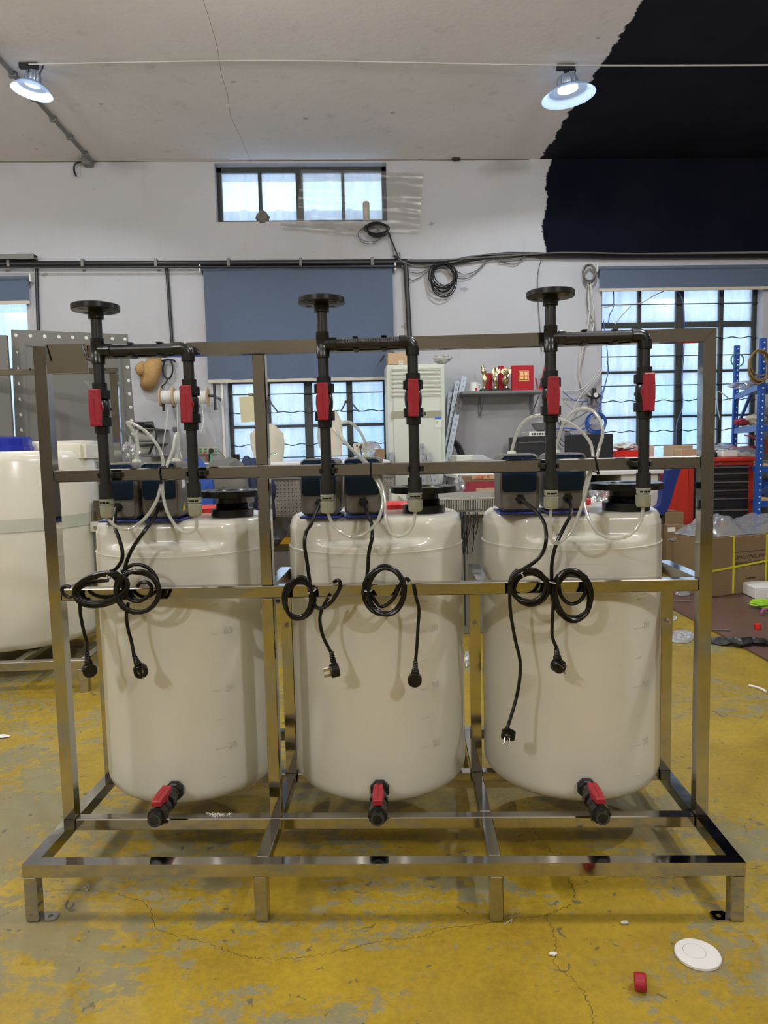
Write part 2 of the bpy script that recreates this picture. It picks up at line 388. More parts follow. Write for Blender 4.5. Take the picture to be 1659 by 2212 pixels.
def blob(bm, c, rad, amp=0.2, freq=2.0, sub=3, seed=0, flat=None):
    r = bmesh.ops.create_icosphere(bm, subdivisions=sub, radius=1)
    for v in r['verts']:
        p = v.co.copy(); k = 1+amp*noise.fractal(p*freq+Vector((seed*7.1, 3.3*seed, seed)), 0.9, 2.1, 3)
        v.co = Vector((p.x*rad[0]*k, p.y*rad[1]*k, p.z*rad[2]*k))
        if flat is not None and v.co.z < flat: v.co.z = flat+0.1*(v.co.z-flat)
        v.co += Vector(c)
    return r['verts']

# ------------------------------------------------------------------ scene graph helpers
ORG = {}
def tag(o, label=None, cat=None, group=None, kind=None):
    for k, v in (('label', label), ('category', cat), ('group', group), ('kind', kind)):
        if v: o[k] = v
    return o
def thing(name, label, cat, loc, group=None, rig=False, rz=0.0, kind=None):
    o = bpy.data.objects.new(name, None); COL.objects.link(o); o.empty_display_size = 0.05
    loc = Vector(loc); mw = Matrix.Translation(loc) @ Matrix.Rotation(rz, 4, 'Z')
    if rig: mw = RIG @ mw
    o.matrix_world = mw; ORG[o.name] = loc
    return tag(o, label, cat, group, kind)
def part(name, bm, mat, parent, label=None, abs_=True, kind=None, smooth=True, ang=35, sub_of=None):
    """abs_: the mesh was built in the coordinates of the thing's parent space and is moved to the thing's own origin"""
    if abs_:
        o_ = ORG[parent.name]
        bmesh.ops.translate(bm, vec=-o_, verts=bm.verts)
    me = fin(bm, smooth, ang); me.name = name; me.materials.append(mat)
    o = bpy.data.objects.new(name, me); COL.objects.link(o); o.parent = parent
    ORG[o.name] = ORG[parent.name]
    return tag(o, label, None, None, kind)
def solo(name, bm, mat, label=None, cat=None, group=None, kind=None, rig=False, smooth=True, ang=35, origin=True):
    """a thing that is one mesh"""
    c = Vector((0, 0, 0))
    if origin:
        xs = [v.co for v in bm.verts]
        c = Vector(((min(v.x for v in xs)+max(v.x for v in xs))/2, (min(v.y for v in xs)+max(v.y for v in xs))/2, min(v.z for v in xs)))
        bmesh.ops.translate(bm, vec=-c, verts=bm.verts)
    me = fin(bm, smooth, ang); me.name = name; me.materials.append(mat)
    o = bpy.data.objects.new(name, me); COL.objects.link(o)
    o.matrix_world = (RIG if rig else Matrix()) @ Matrix.Translation(c); ORG[o.name] = c
    return tag(o, label, cat, group, kind)
def kids(o): return [c for c in bpy.data.objects if c.parent == o]
def dup(o, parent=None):
    c = o.copy(); COL.objects.link(c); ORG[c.name] = ORG[o.name]
    if parent: c.parent = parent; c.matrix_parent_inverse = o.matrix_parent_inverse.copy()
    for ch in kids(o): dup(ch, c)
    return c
def text(name, body, size, mat, parent, loc, rot, extrude=0.0004, align='LEFT', label=None):
    cu = bpy.data.curves.new(name, 'FONT'); cu.body = body; cu.size = size; cu.extrude = extrude; cu.align_x = align
    cu.resolution_u = 3; tmp = bpy.data.objects.new('tmp', cu); COL.objects.link(tmp); bpy.context.view_layer.update()
    me = bpy.data.meshes.new_from_object(tmp.evaluated_get(bpy.context.evaluated_depsgraph_get())); bpy.data.objects.remove(tmp); bpy.data.curves.remove(cu)
    me.name = name; me.materials.clear(); me.materials.append(mat); o = bpy.data.objects.new(name, me); COL.objects.link(o); o.parent = parent
    o.location = Vector(loc)-ORG[parent.name]; o.rotation_euler = rot; ORG[o.name] = ORG[parent.name]
    return tag(o, label)

#@@STRUCTURE
# ------------------------------------------------------------------ the room
YW = 6.5
bm = B(); box(bm, (-5.2, -5.2, -0.12), (5.7, 7.0, 0.0)); solo('floor', bm, m_floor, kind='structure', smooth=False, origin=False)
bm = B(); box(bm, (-5.2, -5.2, CEIL), (5.7, 7.0, CEIL+0.15)); solo('ceiling', bm, m_ceil, kind='structure', smooth=False, origin=False)
def rect_px(x0, y0, x1, y1, Y=YW):
    xm, ym = (x0+x1)/2, (y0+y1)/2
    return P(x0, ym, Y).x, P(x1, ym, Y).x, P(xm, y1, Y).z, P(xm, y0, Y).z
O1 = rect_px(465, 352, 836, 478); O2 = rect_px(487, 592, 836, 1003); O3 = rect_px(1299, 606, 1645, 1004); O4 = rect_px(-150, 600, 66, 985)
def wall_with_holes(name, x0, x1, z0, z1, y0, y1, holes, mat):
    xs = sorted({x0, x1, *[h[0] for h in holes], *[h[1] for h in holes]}); zs = sorted({z0, z1, *[h[2] for h in holes], *[h[3] for h in holes]})
    bm = B()
    def solid(i, j):
        if i < 0 or j < 0 or i >= len(xs)-1 or j >= len(zs)-1: return False
        cx, cz = (xs[i]+xs[i+1])/2, (zs[j]+zs[j+1])/2
        return not any(h[0] < cx < h[1] and h[2] < cz < h[3] for h in holes)
    V = {}
    def v(i, j, k):
        if (i, j, k) not in V: V[i, j, k] = bm.verts.new((xs[i], (y0, y1)[k], zs[j]))
        return V[i, j, k]
    for i in range(len(xs)-1):
        for j in range(len(zs)-1):
            if not solid(i, j): continue
            bm.faces.new((v(i, j, 0), v(i+1, j, 0), v(i+1, j+1, 0), v(i, j+1, 0))); bm.faces.new((v(i, j, 1), v(i, j+1, 1), v(i+1, j+1, 1), v(i+1, j, 1)))
            if not solid(i-1, j): bm.faces.new((v(i, j, 0), v(i, j+1, 0), v(i, j+1, 1), v(i, j, 1)))
            if not solid(i+1, j): bm.faces.new((v(i+1, j, 0), v(i+1, j, 1), v(i+1, j+1, 1), v(i+1, j+1, 0)))
            if not solid(i, j-1): bm.faces.new((v(i, j, 0), v(i, j, 1), v(i+1, j, 1), v(i+1, j, 0)))
            if not solid(i, j+1): bm.faces.new((v(i, j+1, 0), v(i+1, j+1, 0), v(i+1, j+1, 1), v(i, j+1, 1)))
    return solo(name, bm, mat, kind='structure', smooth=False, origin=False)
wall_with_holes('wall_back', -5.2, 5.7, 0, CEIL, YW, YW+0.24, [O1, O2, O3, O4], m_wall)
bm = B(); box(bm, (-5.2, -5.0, 0), (-5.0, YW, CEIL)); solo('wall_left', bm, m_wside, kind='structure', smooth=False, origin=False)
bm = B(); box(bm, (5.5, -5.0, 0), (5.7, YW, CEIL)); solo('wall_right', bm, m_wside, kind='structure', smooth=False, origin=False)
bm = B(); box(bm, (-5.2, -5.2, 0), (5.7, -5.0, CEIL)); solo('wall_front', bm, m_wside, kind='structure', smooth=False, origin=False)
for n_, o_ in enumerate((O1, O2, O3, O4)):
    area('daylight_portal', ((o_[0]+o_[1])/2, YW+0.26, (o_[2]+o_[3])/2), o_[1]-o_[0], 1, (1, 1, 1), (-PI/2, 0, 0), 'RECTANGLE', o_[3]-o_[2], portal=True)

def wavy(x0, x1, z, y, r=0.005, amp=0.0, wl=0.16, n=6):
    k = max(2, int((x1-x0)/0.02)); b_ = B()
    tube(b_, [(x0+(x1-x0)*i/k, y, z+amp*math.sin(2*PI*(x0+(x1-x0)*i/k)/wl)) for i in range(k+1)], r, n, 1); return b_
def window(name, O, xm, zm, bars, fr=0.035, Y=YW+0.10):
    """O opening; xm/zm mullions (centre, width); bars (z, amp, radius); every pane its own object"""
    x0, x1, z0, z1 = O
    t = thing(name, None, None, ((x0+x1)/2, Y, z0), kind='structure')
    bm = B(); box(bm, (x0, Y, z0), (x0+fr, Y+0.05, z1)); box(bm, (x1-fr, Y, z0), (x1, Y+0.05, z1)); box(bm, (x0, Y, z0), (x1, Y+0.05, z0+fr)); box(bm, (x0, Y, z1-fr), (x1, Y+0.05, z1))
    part('frame', bm, m_dkwin, t)
    for c, wd in xm:
        bm = B(); box(bm, (c-wd/2, Y-0.005, z0+fr), (c+wd/2, Y+0.045, z1-fr), 0.004); part('mullion', bm, m_dkwin, t)
    for c, wd in zm:
        bm = B(); box(bm, (x0+fr, Y-0.002, c-wd/2), (x1-fr, Y+0.042, c+wd/2), 0.004); part('transom', bm, m_dkwin, t)
    xs = [x0+fr]+[q for c, wd in sorted(xm) for q in (c-wd/2, c+wd/2)]+[x1-fr]
    zs = [z0+fr]+[q for c, wd in sorted(zm) for q in (c-wd/2, c+wd/2)]+[z1-fr]
    for i in range(0, len(xs), 2):
        for j in range(0, len(zs), 2):
            if xs[i+1]-xs[i] < 0.02 or zs[j+1]-zs[j] < 0.02: continue
            bm = B(); box(bm, (xs[i], Y+0.020, zs[j]), (xs[i+1], Y+0.024, zs[j+1])); part('pane', bm, m_glass, t, smooth=False)
    for z, amp, r in bars:
        part('security_bar', wavy(x0+0.01, x1-0.01, z, Y-0.03, r, amp), m_dkwin, t)
    return t
X = lambda px, py: P(px, py, YW+0.1).x
Zp = lambda px, py: P(px, py, YW+0.1).z
window('window_1', O1, [(X(562, 420), 0.03), (X(647, 420), 0.062), (X(741, 420), 0.028)], [], [], 0.04)
window('window_2', O2, [(X(577, 900), 0.07), (X(667, 900), 0.075), (X(756, 900), 0.055)], [(Zp(700, 919), 0.026), (Zp(700, 824), 0.02), (Zp(700, 790), 0.03), (Zp(700, 690), 0.05), (Zp(700, 640), 0.03)],
       [(Zp(700, 850), 0, 0.005), (Zp(700, 889), 0.006, 0.005), (Zp(700, 959), 0.008, 0.005), (Zp(700, 986), 0, 0.005)])
w2 = [o for o in COL.objects if o.name == 'window_2'][0]
for x0, y0, x1, y1 in ((583, 868, 601, 891), (747, 868, 736, 889), (756, 866, 776, 890)):
    bm = B(); cyl(bm, P(x0, y0, YW+0.08), P(x1, y1, YW+0.04), 0.007, n=8); cyl(bm, P(x0, y0, YW+0.08), P(x0, y0, YW+0.11), 0.014, n=8); part('window_stay', bm, m_dkwin, w2)
w3 = window('window_3', O3, [(X(1382, 660), 0.030), (X(1467, 800), 0.072), (X(1556, 800), 0.040)], [(Zp(1470, 701), 0.05), (Zp(1470, 802), 0.022), (Zp(1470, 899), 0.02)],
       [(Zp(1470, 658), 0, 0.005), (Zp(1470, 732), 0.006, 0.005), (Zp(1470, 769), 0, 0.005), (Zp(1470, 832), 0, 0.005), (Zp(1470, 865), 0.007, 0.005), (Zp(1470, 930), 0.007, 0.005), (Zp(1470, 961), 0, 0.005)], 0.04)
window('window_4', O4, [(X(-40, 800), 0.05)], [(Zp(0, 800), 0.03)], [])
# window stays

# roller blinds
def blind(label, x0, y0, x1, y1, Y, bow=0.0):
    a, b_, z0, z1 = rect_px(x0, y0, x1, y1, Y)
    t = thing('roller_blind', label, 'blind', ((a+b_)/2, Y, z0))
    nx, nz = 36, 10; bm = B(); g = []
    for side in (0, 1):
        rows = []
        for j in range(nz+1):
            rows.append([bm.verts.new((a+(b_-a)*i/nx, Y+side*0.003+0.008*math.sin(i*0.8+j*0.2)*(1-j/nz)*bow, z0+(z1-z0)*j/nz)) for i in range(nx+1)])
        g.append(rows)
    for s in (0, 1):
        for j in range(nz):
            for i in range(nx): bm.faces.new((g[s][j][i], g[s][j][i+1], g[s][j+1][i+1], g[s][j+1][i]))
    for j in range(nz):
        for i in (0, nx): bm.faces.new((g[0][j][i], g[0][j+1][i], g[1][j+1][i], g[1][j][i]))
    for i in range(nx):
        for j in (0, nz): bm.faces.new((g[0][j][i], g[0][j][i+1], g[1][j][i+1], g[1][j][i]))
    part('fabric', bm, m_blind, t, ang=80)
    bm = B(); cyl(bm, (a-0.02, Y+0.005, z1), (b_+0.02, Y+0.005, z1), 0.018); part('roller', bm, m_blind, t)
    bm = B(); box(bm, (a, Y-0.004, z0-0.024), (b_, Y+0.008, z0+0.004), 0.003); part('bottom_bar', bm, m_cloth, t)
    for x in (a-0.03, b_+0.02):
        bm = B(); box(bm, (x, Y-0.025, z1-0.035), (x+0.012, YW-0.002, z1+0.035), 0.003); part('bracket', bm, m_white, t)
    return t
blind('long blue roller blind drawn down over the middle window', 444, 579, 850, 818, YW-0.05, 1)
blind('short patterned blue roller blind rolled up above the right window', 1295, 577, 1760, 621, YW-0.05, 0)
blind('grey roller blind in the left window beside black downpipe', -150, 602, 62, 652, YW-0.05, 0)

# neighbouring building seen through the panes
m_facade = M('pale_facade', (0.50, 0.53, 0.55), 0.8, noise_=0.25, nscale=1.5)
m_facade2 = M('blue_facade', (0.20, 0.42, 0.62), 0.8)
t = thing('neighbouring_building', 'pale ribbed metal building seen through the dusty window panes', 'building', (0, 11, 0))
bm = B(); box(bm, (-9, 11, -1), (14, 11.4, 4.6)); part('wall', bm, m_facade, t, smooth=False)
for k in range(44):
    x = -8.8+k*0.52; bm = B(); box(bm, (x, 10.93, -1), (x+0.10, 11.0, 4.6)); part('rib', bm, m_facade, t, smooth=False)
for x, z, wd, hh in ((0.1, 0.3, 0.6, 1.6), (4.4, 0.8, 1.2, 1.2), (6.4, 0.8, 1.2, 1.2), (-3.5, 1, 1.0, 1.0)):
    bm = B(); box(bm, (x, 10.88, z), (x+wd, 10.93, z+hh)); part('window', bm, m_facade2, t, smooth=False)

# black service pipes along the wall
def pipe_px(label, pts, r, Y, name='conduit', cat='pipe', mat=None, group=None, clips=0):
    bm = B(); PP = [P(x, y, Y) for x, y in pts]
    for i in range(len(PP)-1): cyl(bm, PP[i], PP[i+1], r, n=12)
    if clips: 
        t = thing(name, label, cat, PP[0], group); part('pipe', bm, mat or m_blk, t)
        for i in range(clips):
            q = PP[0].lerp(PP[-1], (i+0.5)/clips); bm = B(); box(bm, q+Vector((-0.012, -r*1.25, -r*1.3)), q+Vector((0.012, YW-Y-0.002, r*1.3)), 0.002); part('clip', bm, m_grey2, t)
        return t
    return solo(name, bm, mat or m_blk, label, cat, group)
pipe_px('thick black pipe running along the wall above the blinds', [(-60, 570), (440, 569), (880, 566)], 0.026, YW-0.030, 'wall_pipe', clips=6)
pipe_px('thin black conduit just under the thick wall pipe', [(-60, 578), (440, 577), (868, 576)], 0.009, YW-0.075, 'conduit')
pipe_px('black downpipe at the far left beside the left window', [(78, 560), (83, 716), (84, 760)], 0.014, YW-0.02, 'downpipe')
pipe_px('thin black downpipe left of the long blue blind', [(360, 578), (372, 745)], 0.014, YW-0.02, 'downpipe')
pipe_px('flat grey downpipe between the long blind and the standing air conditioner', [(876, 566), (888, 785)], 0.022, YW-0.03, 'downpipe')
bm = B(); a_, b_ = P(-60, 556, YW-0.05), P(77, 556, YW-0.05)
box(bm, (a_.x, YW-0.09, b_.z-0.02), (b_.x, YW-0.085, b_.z+0.02)); box(bm, (a_.x, YW-0.085, b_.z+0.016), (b_.x, YW-0.002, b_.z+0.02)); box(bm, (a_.x, YW-0.085, b_.z-0.02), (b_.x, YW-0.002, b_.z-0.016))
solo('steel_channel', bm, m_grey2, 'short grey steel channel on the wall at the far left above the pipe', 'bracket')

# loose cables on the wall
def cable(label, pts, r=0.006, Y=YW-0.03, mat=None, name='cable', cat='cable', group=None):
    bm = B(); tube(bm, [P(p[0], p[1], p[2] if len(p) > 2 else Y) for p in pts], r, 6, 4); return solo(name, bm, mat or m_wire, label, cat, group)
bm_t = thing('cable_run', 'black cable bundle fixed along the wall from the downpipe to the right edge', 'cable', P(890, 565, YW-0.03))
for k, (pts, r) in enumerate([([(868, 568), (960, 567), (1010, 557), (1080, 549), (1130, 548), (1300, 551), (1500, 551), (1760, 549)], 0.014),
                 ([(850, 552), (880, 566), (960, 571), (1040, 560), (1090, 553), (1300, 556), (1760, 555)], 0.010),
                 ([(860, 560), (900, 574), (980, 566), (1030, 552), (1120, 548), (1130, 556), (1080, 562)], 0.006),
                 ([(882, 562), (960, 561), (1060, 555), (1180, 547), (1260, 546), (1400, 548), (1760, 546)], 0.007)]):
    bm = B(); tube(bm, [P(x, y, YW-0.03-0.012*k) for x, y in pts], r, 6, 4); part('cable', bm, m_blk if k < 2 else m_wire, bm_t)
for lab, pts in (('thin grey cable sagging from the downpipe towards the cable coil', [(862, 545), (872, 580), (905, 590), (935, 575), (975, 560)]),
                 ('second grey cable sagging below the first beside the downpipe', [(866, 570), (885, 603), (905, 600), (940, 575), (990, 563)]),
                 ('grey cable looping right from the coil up to the bundle', [(975, 572), (990, 588), (1005, 592), (1030, 584), (1055, 560), (1085, 552)]),
                 ('lowest grey cable looping right from the coil', [(968, 590), (985, 600), (1012, 600), (1040, 578), (1060, 558), (1100, 552)]),
                 ('short grey cable bow under the right half of the bundle', [(1068, 556), (1085, 566), (1112, 571), (1125, 562), (1122, 548)])):
    cable(lab, pts, 0.004)
cable('long thin cable hanging down the wall behind the right flange', [(1171, 556), (1162, 590), (1162, 640), (1166, 700), (1170, 760)], 0.004)
cable('cable rising from the upper window sill wire loop to the wall pipe', [(838, 500), (850, 530), (862, 560), (868, 572)], 0.007, mat=m_blk)
cable('second thin cable beside it from sill loop to wall pipe', [(842, 503), (848, 535), (852, 552), (860, 566)], 0.004)
def coil_px(name, label, cx, cy, rx, ry, n, r, Y, mat, cat='cable', jit=4, parts=True, seed=1, tilt=0.0, group=None):
    rnd = random.Random(seed); t = thing(name, label, cat, P(cx, cy, Y), group)
    for k in range(n):
        q_ = 0.012*jit; jx, jy, sx_, sy_ = rnd.uniform(-jit, jit)*0.5, rnd.uniform(-jit, jit)*0.6, rnd.uniform(0.98-1.6*q_, 1+q_), rnd.uniform(0.98-2.2*q_, 1+1.6*q_); jy += ry*(sy_-1)
        pts = []
        for i in range(25):
            a = 2*PI*i/24; x = rx*sx_*math.cos(a); y = ry*sy_*math.sin(a)
            pts.append(P(cx+jx+x*math.cos(tilt)-y*math.sin(tilt), cy+jy+x*math.sin(tilt)+y*math.cos(tilt), Y-0.006*k*(r/0.004)*0.6))
        bm = B(); tube(bm, pts, r, 6, 1); part('loop', bm, mat, t)
    return t
coil_px('cable_coil', 'round coil of thin black cable hanging under the wall bundle', 957, 600, 27, 30, 12, 0.0042, YW-0.04, m_blk, jit=9, seed=3)
coil_px('cable_coil', 'small grey cable coil hanging beside the right blind', 1272, 591, 13, 19, 6, 0.006, YW-0.05, m_wire, jit=3, seed=5)
coil_px('cable_coil', 'loose black wire loops hanging off the right end of the upper window sill', 815, 496, 24, 13, 6, 0.006, YW-0.06, m_blk, jit=7, seed=9)
coil_px('cable_coil', 'two wide thin wire loops drooping below the sill coil', 800, 508, 26, 18, 2, 0.003, YW-0.05, m_wire, jit=6, seed=12)

# clerestory litter: mortar lump, film over the pane, bottle
c = P(567, 470, YW+0.02); bm = B(); blob(bm, c, (0.055, 0.05, 0.055), 0.35, 2.4, 3, 4); solo('mortar_lump', bm, M('mortar', (0.16, 0.15, 0.13), 0.95, noise_=0.4), 'grey mortar lump on the sill of the upper window', 'rubble')
c = P(791, 455, YW+0.03); bm = B(); lathe(bm, [(0.028, -0.09), (0.030, 0.02), (0.030, 0.06), (0.022, 0.075)], c); solo('jar', bm, m_cloth, 'small beige jar standing in front of the upper window right pane', 'jar')
def film(label, quad, n=22, amp=0.02, mat=None, name='plastic_sheet', cat='plastic sheet', seed=0):
    bm = B(); rows = [[], []]
    for s in (0, 1):
        for j in range(n+1):
            row = []
            for i in range(n+1):
                u, v = i/n, j/n
                p = quad[0]*(1-u)*(1-v)+quad[1]*u*(1-v)+quad[2]*u*v+quad[3]*(1-u)*v
                q = noise.noise(Vector((u*3+seed, v*14, seed)))+0.6*noise.noise(Vector((u*9, v*26+u*8, seed+4)))
                row.append(bm.verts.new(p+Vector((0, -amp*q*1.2-0.0015*s, amp*0.4*q))))
            rows[s].append(row)
    for s in (0, 1):
        for j in range(n):
            for i in range(n): bm.faces.new((rows[s][j][i], rows[s][j][i+1], rows[s][j+1][i+1], rows[s][j+1][i]))
    return solo(name, bm, mat or m_film, label, cat, ang=60)
Yf = YW-0.035
film('creased clear plastic sheet taped over the right half of the upper window', [P(640, 486, Yf), P(905, 505, Yf), P(915, 372, Yf), P(650, 366, Yf)], 36, 0.008)
film('grey plastic flap sagging under the upper window sill', [P(608, 494, Yf), P(770, 511, Yf), P(800, 480, Yf), P(605, 481, Yf)], 14, 0.010, seed=3)

# ceiling conduit, junction box, hanging wires
def ceil_run(label, pts, r, name, mat=None, clips=0):
    bm = B(); PP = [PZ(x, y, CEIL-r-0.004) for x, y in pts]
    t = thing(name, label, 'cable', PP[0])
    for i in range(len(PP)-1): cyl(bm, PP[i], PP[i+1], r, n=8)
    part('tube', bm, mat or m_grey2, t)
    for i in range(clips):
        q = PP[0].lerp(PP[-1], (i+0.6)/clips); bm = B(); box(bm, (q.x-r*1.6, q.y-0.015, q.z-r*1.3), (q.x+r*1.6, q.y+0.015, CEIL-0.001)); part('clip', bm, m_grey2, t)
    return t
ceil_run('grey conduit crossing the ceiling at the upper left', [(-60, 64), (62, 197), (195, 345)], 0.015, 'ceiling_conduit', clips=6)
t = thing('ceiling_wire', 'long straight wire stretched across the ceiling past both lamps', 'cable', PZ(62, 138, CEIL-0.02))
q = [PZ(62, 139, CEIL-0.02), PZ(600, 131, CEIL-0.01), PZ(1218, 141, CEIL-0.02), PZ(1760, 140, CEIL-0.012)]
bm = B(); tube(bm, q, 0.005, 6, 6); part('wire', bm, m_wire2, t)
t = thing('junction_box', 'dirty grey junction box in the corner of wall and ceiling with black lead', 'box', P(191, 352, YW-0.04))
c = P(191, 351, YW-0.04); bm = B(); box(bm, (c.x-0.045, YW-0.09, c.z-0.03), (c.x+0.035, YW-0.002, c.z+0.03), 0.006); part('body', bm, m_grey2, t)
bm = B(); tube(bm, [P(175, 350, YW-0.05), P(163, 354, YW-0.05), P(160, 368, YW-0.05), P(165, 381, YW-0.05)], 0.008, 6); part('lead', bm, m_blk, t)
bm = B(); q = P(985, 343, YW-0.03); blob(bm, q, (0.04, 0.02, 0.018), 0.4, 2, 2, 2); solo('old_hook', bm, m_blk, 'small black hook stub where wall meets ceiling left of black paint', 'hook')

# high-bay lamps
def lamp(label, hook_px, shade_px, dia, tilt, power):
    h = PZ(hook_px[0], hook_px[1], CEIL-0.01)
    Y = h.y+0.03; c = P(shade_px[0], shade_px[1], Y)
    t = thing('high_bay_lamp', label, 'lamp', c, 'high bay lamps under the ceiling')
    bm = B(); box(bm, (h.x-0.06, h.y-0.015, CEIL-0.035), (h.x+0.06, h.y+0.015, CEIL-0.001), 0.003); part('ceiling_plate', bm, m_blk, t)
    A = Matrix.Rotation(tilt, 3, 'Y')
    ax = A @ Vector((0, 0, 1)); R0_ = dia/2
    def at(z): return c+ax*z
    bm = B(); lathe(bm, [(R0_, -0.005), (R0_*0.98, 0.0), (R0_*0.80, 0.027), (R0_*0.60, 0.048), (R0_*0.40, 0.060), (R0_*0.40, 0.057), (R0_*0.59, 0.045), (R0_*0.79, 0.024), (R0_*0.965, -0.002)], c, ax, 40, cap=False, closed=True); part('shade', bm, m_alu, t)
    bm = B(); lathe(bm, [(R0_*0.38, 0.058), (R0_*0.40, 0.07), (R0_*0.40, 0.10), (R0_*0.34, 0.105), (R0_*0.34, 0.125), (0.02, 0.135)], c, ax, 40, ribs=20, ribd=0.006); part('heat_sink', bm, m_alu, t)
    bm = B(); lathe(bm, [(R0_*0.37, 0.042), (R0_*0.37, 0.056)], c, ax, 30); part('led_panel', bm, m_led, t)
    top = at(0.135); bm = B(); tube(bm, [top, top+Vector((0.01, 0, 0.03)), top+Vector((-0.015, 0, 0.055)), (h.x, h.y, CEIL-0.07), (h.x, h.y, CEIL-0.03)], 0.007, 8); part('hook', bm, m_blk, t)
    bm = B(); tube(bm, [top+Vector((0.03, 0, -0.03)), top+Vector((0.06, 0, 0.03)), top+Vector((0.03, 0, 0.08)), (h.x+0.03, h.y, CEIL-0.03)], 0.005, 6); part('power_lead', bm, m_blk, t)
    l = area('lamp_light', at(0.036), dia*0.36, power*0.8, (0.88, 0.96, 1.0), (0, tilt, 0)); l = bulb('lamp_glow', at(-0.02), power*0.07, (0.9, 0.96, 1.0))
    return t
lamp('left high bay lamp glowing beside the ceiling conduit', (62, 140), (69, 198), 0.255, 0.16, 30)
lamp('right high bay lamp glowing at the edge of the black paint', (1222, 143), (1228, 208), 0.36, -0.10, 45)

# ceiling crack
bm = B(); pts = [(432, -20), (452, 40), (470, 105), (478, 160), (492, 205), (498, 250), (520, 296), (540, 345)]
tube(bm, [PZ(x, y, CEIL+0.001) for x, y in pts], 0.0018, 5, 2)
tag(solo('ceiling_crack', bm, M('crack_dark', (0.26, 0.21, 0.17), 0.9)), kind='structure')

# reddish boards laid on the floor at the right
e0, e1 = PZ(1440, 1310, 0), PZ(1659, 1430, 0); d = (e1-e0).normalized(); nrm = Vector((-d.y, d.x, 0)); nrm = nrm if nrm.x > 0 else -nrm
for k in range(2):
    for j in range(3):
        a = e0 - d*1.85 + d*(2.44*k) + nrm*(j*1.17); bq = a+d*2.435; bm = B()
        poly_extrude(bm, [a, bq, bq+nrm*1.164, a+nrm*1.164], (0, 0, 0.009+0.002*((k+j) % 2)))
        solo('floor_board', bm, m_board, 'reddish brown formwork board lying on the floor at the right', 'board', 'formwork boards on the floor', smooth=False)

# long hairline cracks in the floor
for pts in ([(-20, 1990), (60, 1952), (100, 1925), (215, 1925), (310, 1950), (330, 1985), (345, 2010), (430, 2030), (480, 2050), (530, 2065), (600, 2072), (680, 2064), (770, 2045), (830, 2030), (900, 2026), (960, 2006), (1050, 1995), (1110, 1985), (1180, 1978)],
            [(1225, 1898), (1240, 1922), (1235, 1950), (1205, 1968), (1180, 1978), (1190, 1998), (1200, 2030), (1200, 2080), (1240, 2120), (1270, 2160), (1282, 2215)],
            [(1240, 1916), (1300, 1898), (1370, 1892), (1480, 1896), (1570, 1880), (1680, 1868)],
            [(1060, 1770), (1120, 1740), (1150, 1790), (1195, 1845)], [(150, 1760), (230, 1735), (290, 1700)]):
    bm = B(); Q = smooth_path([PZ(x, y, 0.0002) for x, y in pts], 14); rnd = random.Random(len(pts))
    Q = [q+Vector((rnd.uniform(-.0045, .0045), rnd.uniform(-.0045, .0045), 0)) for q in Q]; L_ = []; R_2 = []
    for i, q in enumerate(Q):
        d_ = (Q[min(i+1, len(Q)-1)]-Q[max(i-1, 0)]).normalized(); n_2 = Vector((-d_.y, d_.x, 0))*rnd.uniform(0.0003, 0.0009); L_.append(bm.verts.new(q+n_2)); R_2.append(bm.verts.new(q-n_2))
    for i in range(len(Q)-1): bm.faces.new((L_[i], R_2[i], R_2[i+1], L_[i+1]))
    solo('floor_crack', bm, M('crack_earth', (0.055, 0.050, 0.025), 0.9), kind='structure', smooth=False)

bm = B(); rnd = random.Random(3); tube(bm, [(x*0.25-3.6, YW-0.001+rnd.uniform(-.002, .002), CEIL-0.002+rnd.uniform(-.002, .001)) for x in range(22)], 0.0038, 5, 3)
tag(solo('joint_line', bm, M('joint_dark', (0.17, 0.14, 0.11), 0.9)), kind='structure')  # thin dark uneven line along the joint of wall and ceiling
# ------------------------------------------------------------------ the stainless rig (built in the rig's own axes)
T = 0.030; W = 1.619; D1 = 0.199; D2 = 0.450; D3 = 0.755; H0 = 0.1085; H = H0+T; Z2 = 0.733; Z3 = 1.0275; Z4 = 1.324; XM = 0.529; XR = 1.059
fr = thing('tank_stand', 'polished stainless steel tube stand holding the three white tanks', 'stand', (W/2, 0.0, 0), rig=True)
def tubebox(name, a, c, label=None):
    bm = B(); box(bm, a, c, 0.0022); return part(name, bm, m_steel, fr, label)
# base
bm = B(); poly_extrude(bm, [(0, 0, H0), (W, 0, H0), (W-T, T, H0), (T, T, H0)], (0, 0, T)); part('front_beam', bm, m_steel, fr, smooth=False)
bm = B(); poly_extrude(bm, [(0, D3+T, H0), (T, D3, H0), (W-T, D3, H0), (W, D3+T, H0)], (0, 0, T)); part('rear_beam', bm, m_steel, fr, smooth=False)
for xa, xb in ((0, T), (W, W-T)):
    bm = B(); poly_extrude(bm, [(xa, 0.0005, H0), (xb, T+0.0005, H0), (xb, D3-0.0005, H0), (xa, D3+T-0.0005, H0)], (0, 0, T)); part('side_rail', bm, m_steel, fr, smooth=False)
for xa in (XM, XR):
    tubebox('middle_rail', (xa, T+0.0008, H0), (xa+T, D1-0.0008, H)); tubebox('middle_rail', (xa, D1+T+0.0008, H0), (xa+T, D3-0.0008, H))
tubebox('cross_beam', (T+0.0008, D1, H0), (W-T-0.0008, D1+T, H))
for a, b_ in ((T, XM), (XM+T, XR), (XR+T, W-T)):
    tubebox('cross_beam', (a+0.0008, D2, H0), (b_-0.0008, D2+T, H-0.0012))
for xa in (0, XM, XR, W-T):
    for ya in (0, D3):
        tubebox('leg', (xa, ya, 0.0015), (xa+T, ya+T, H0-0.0008))
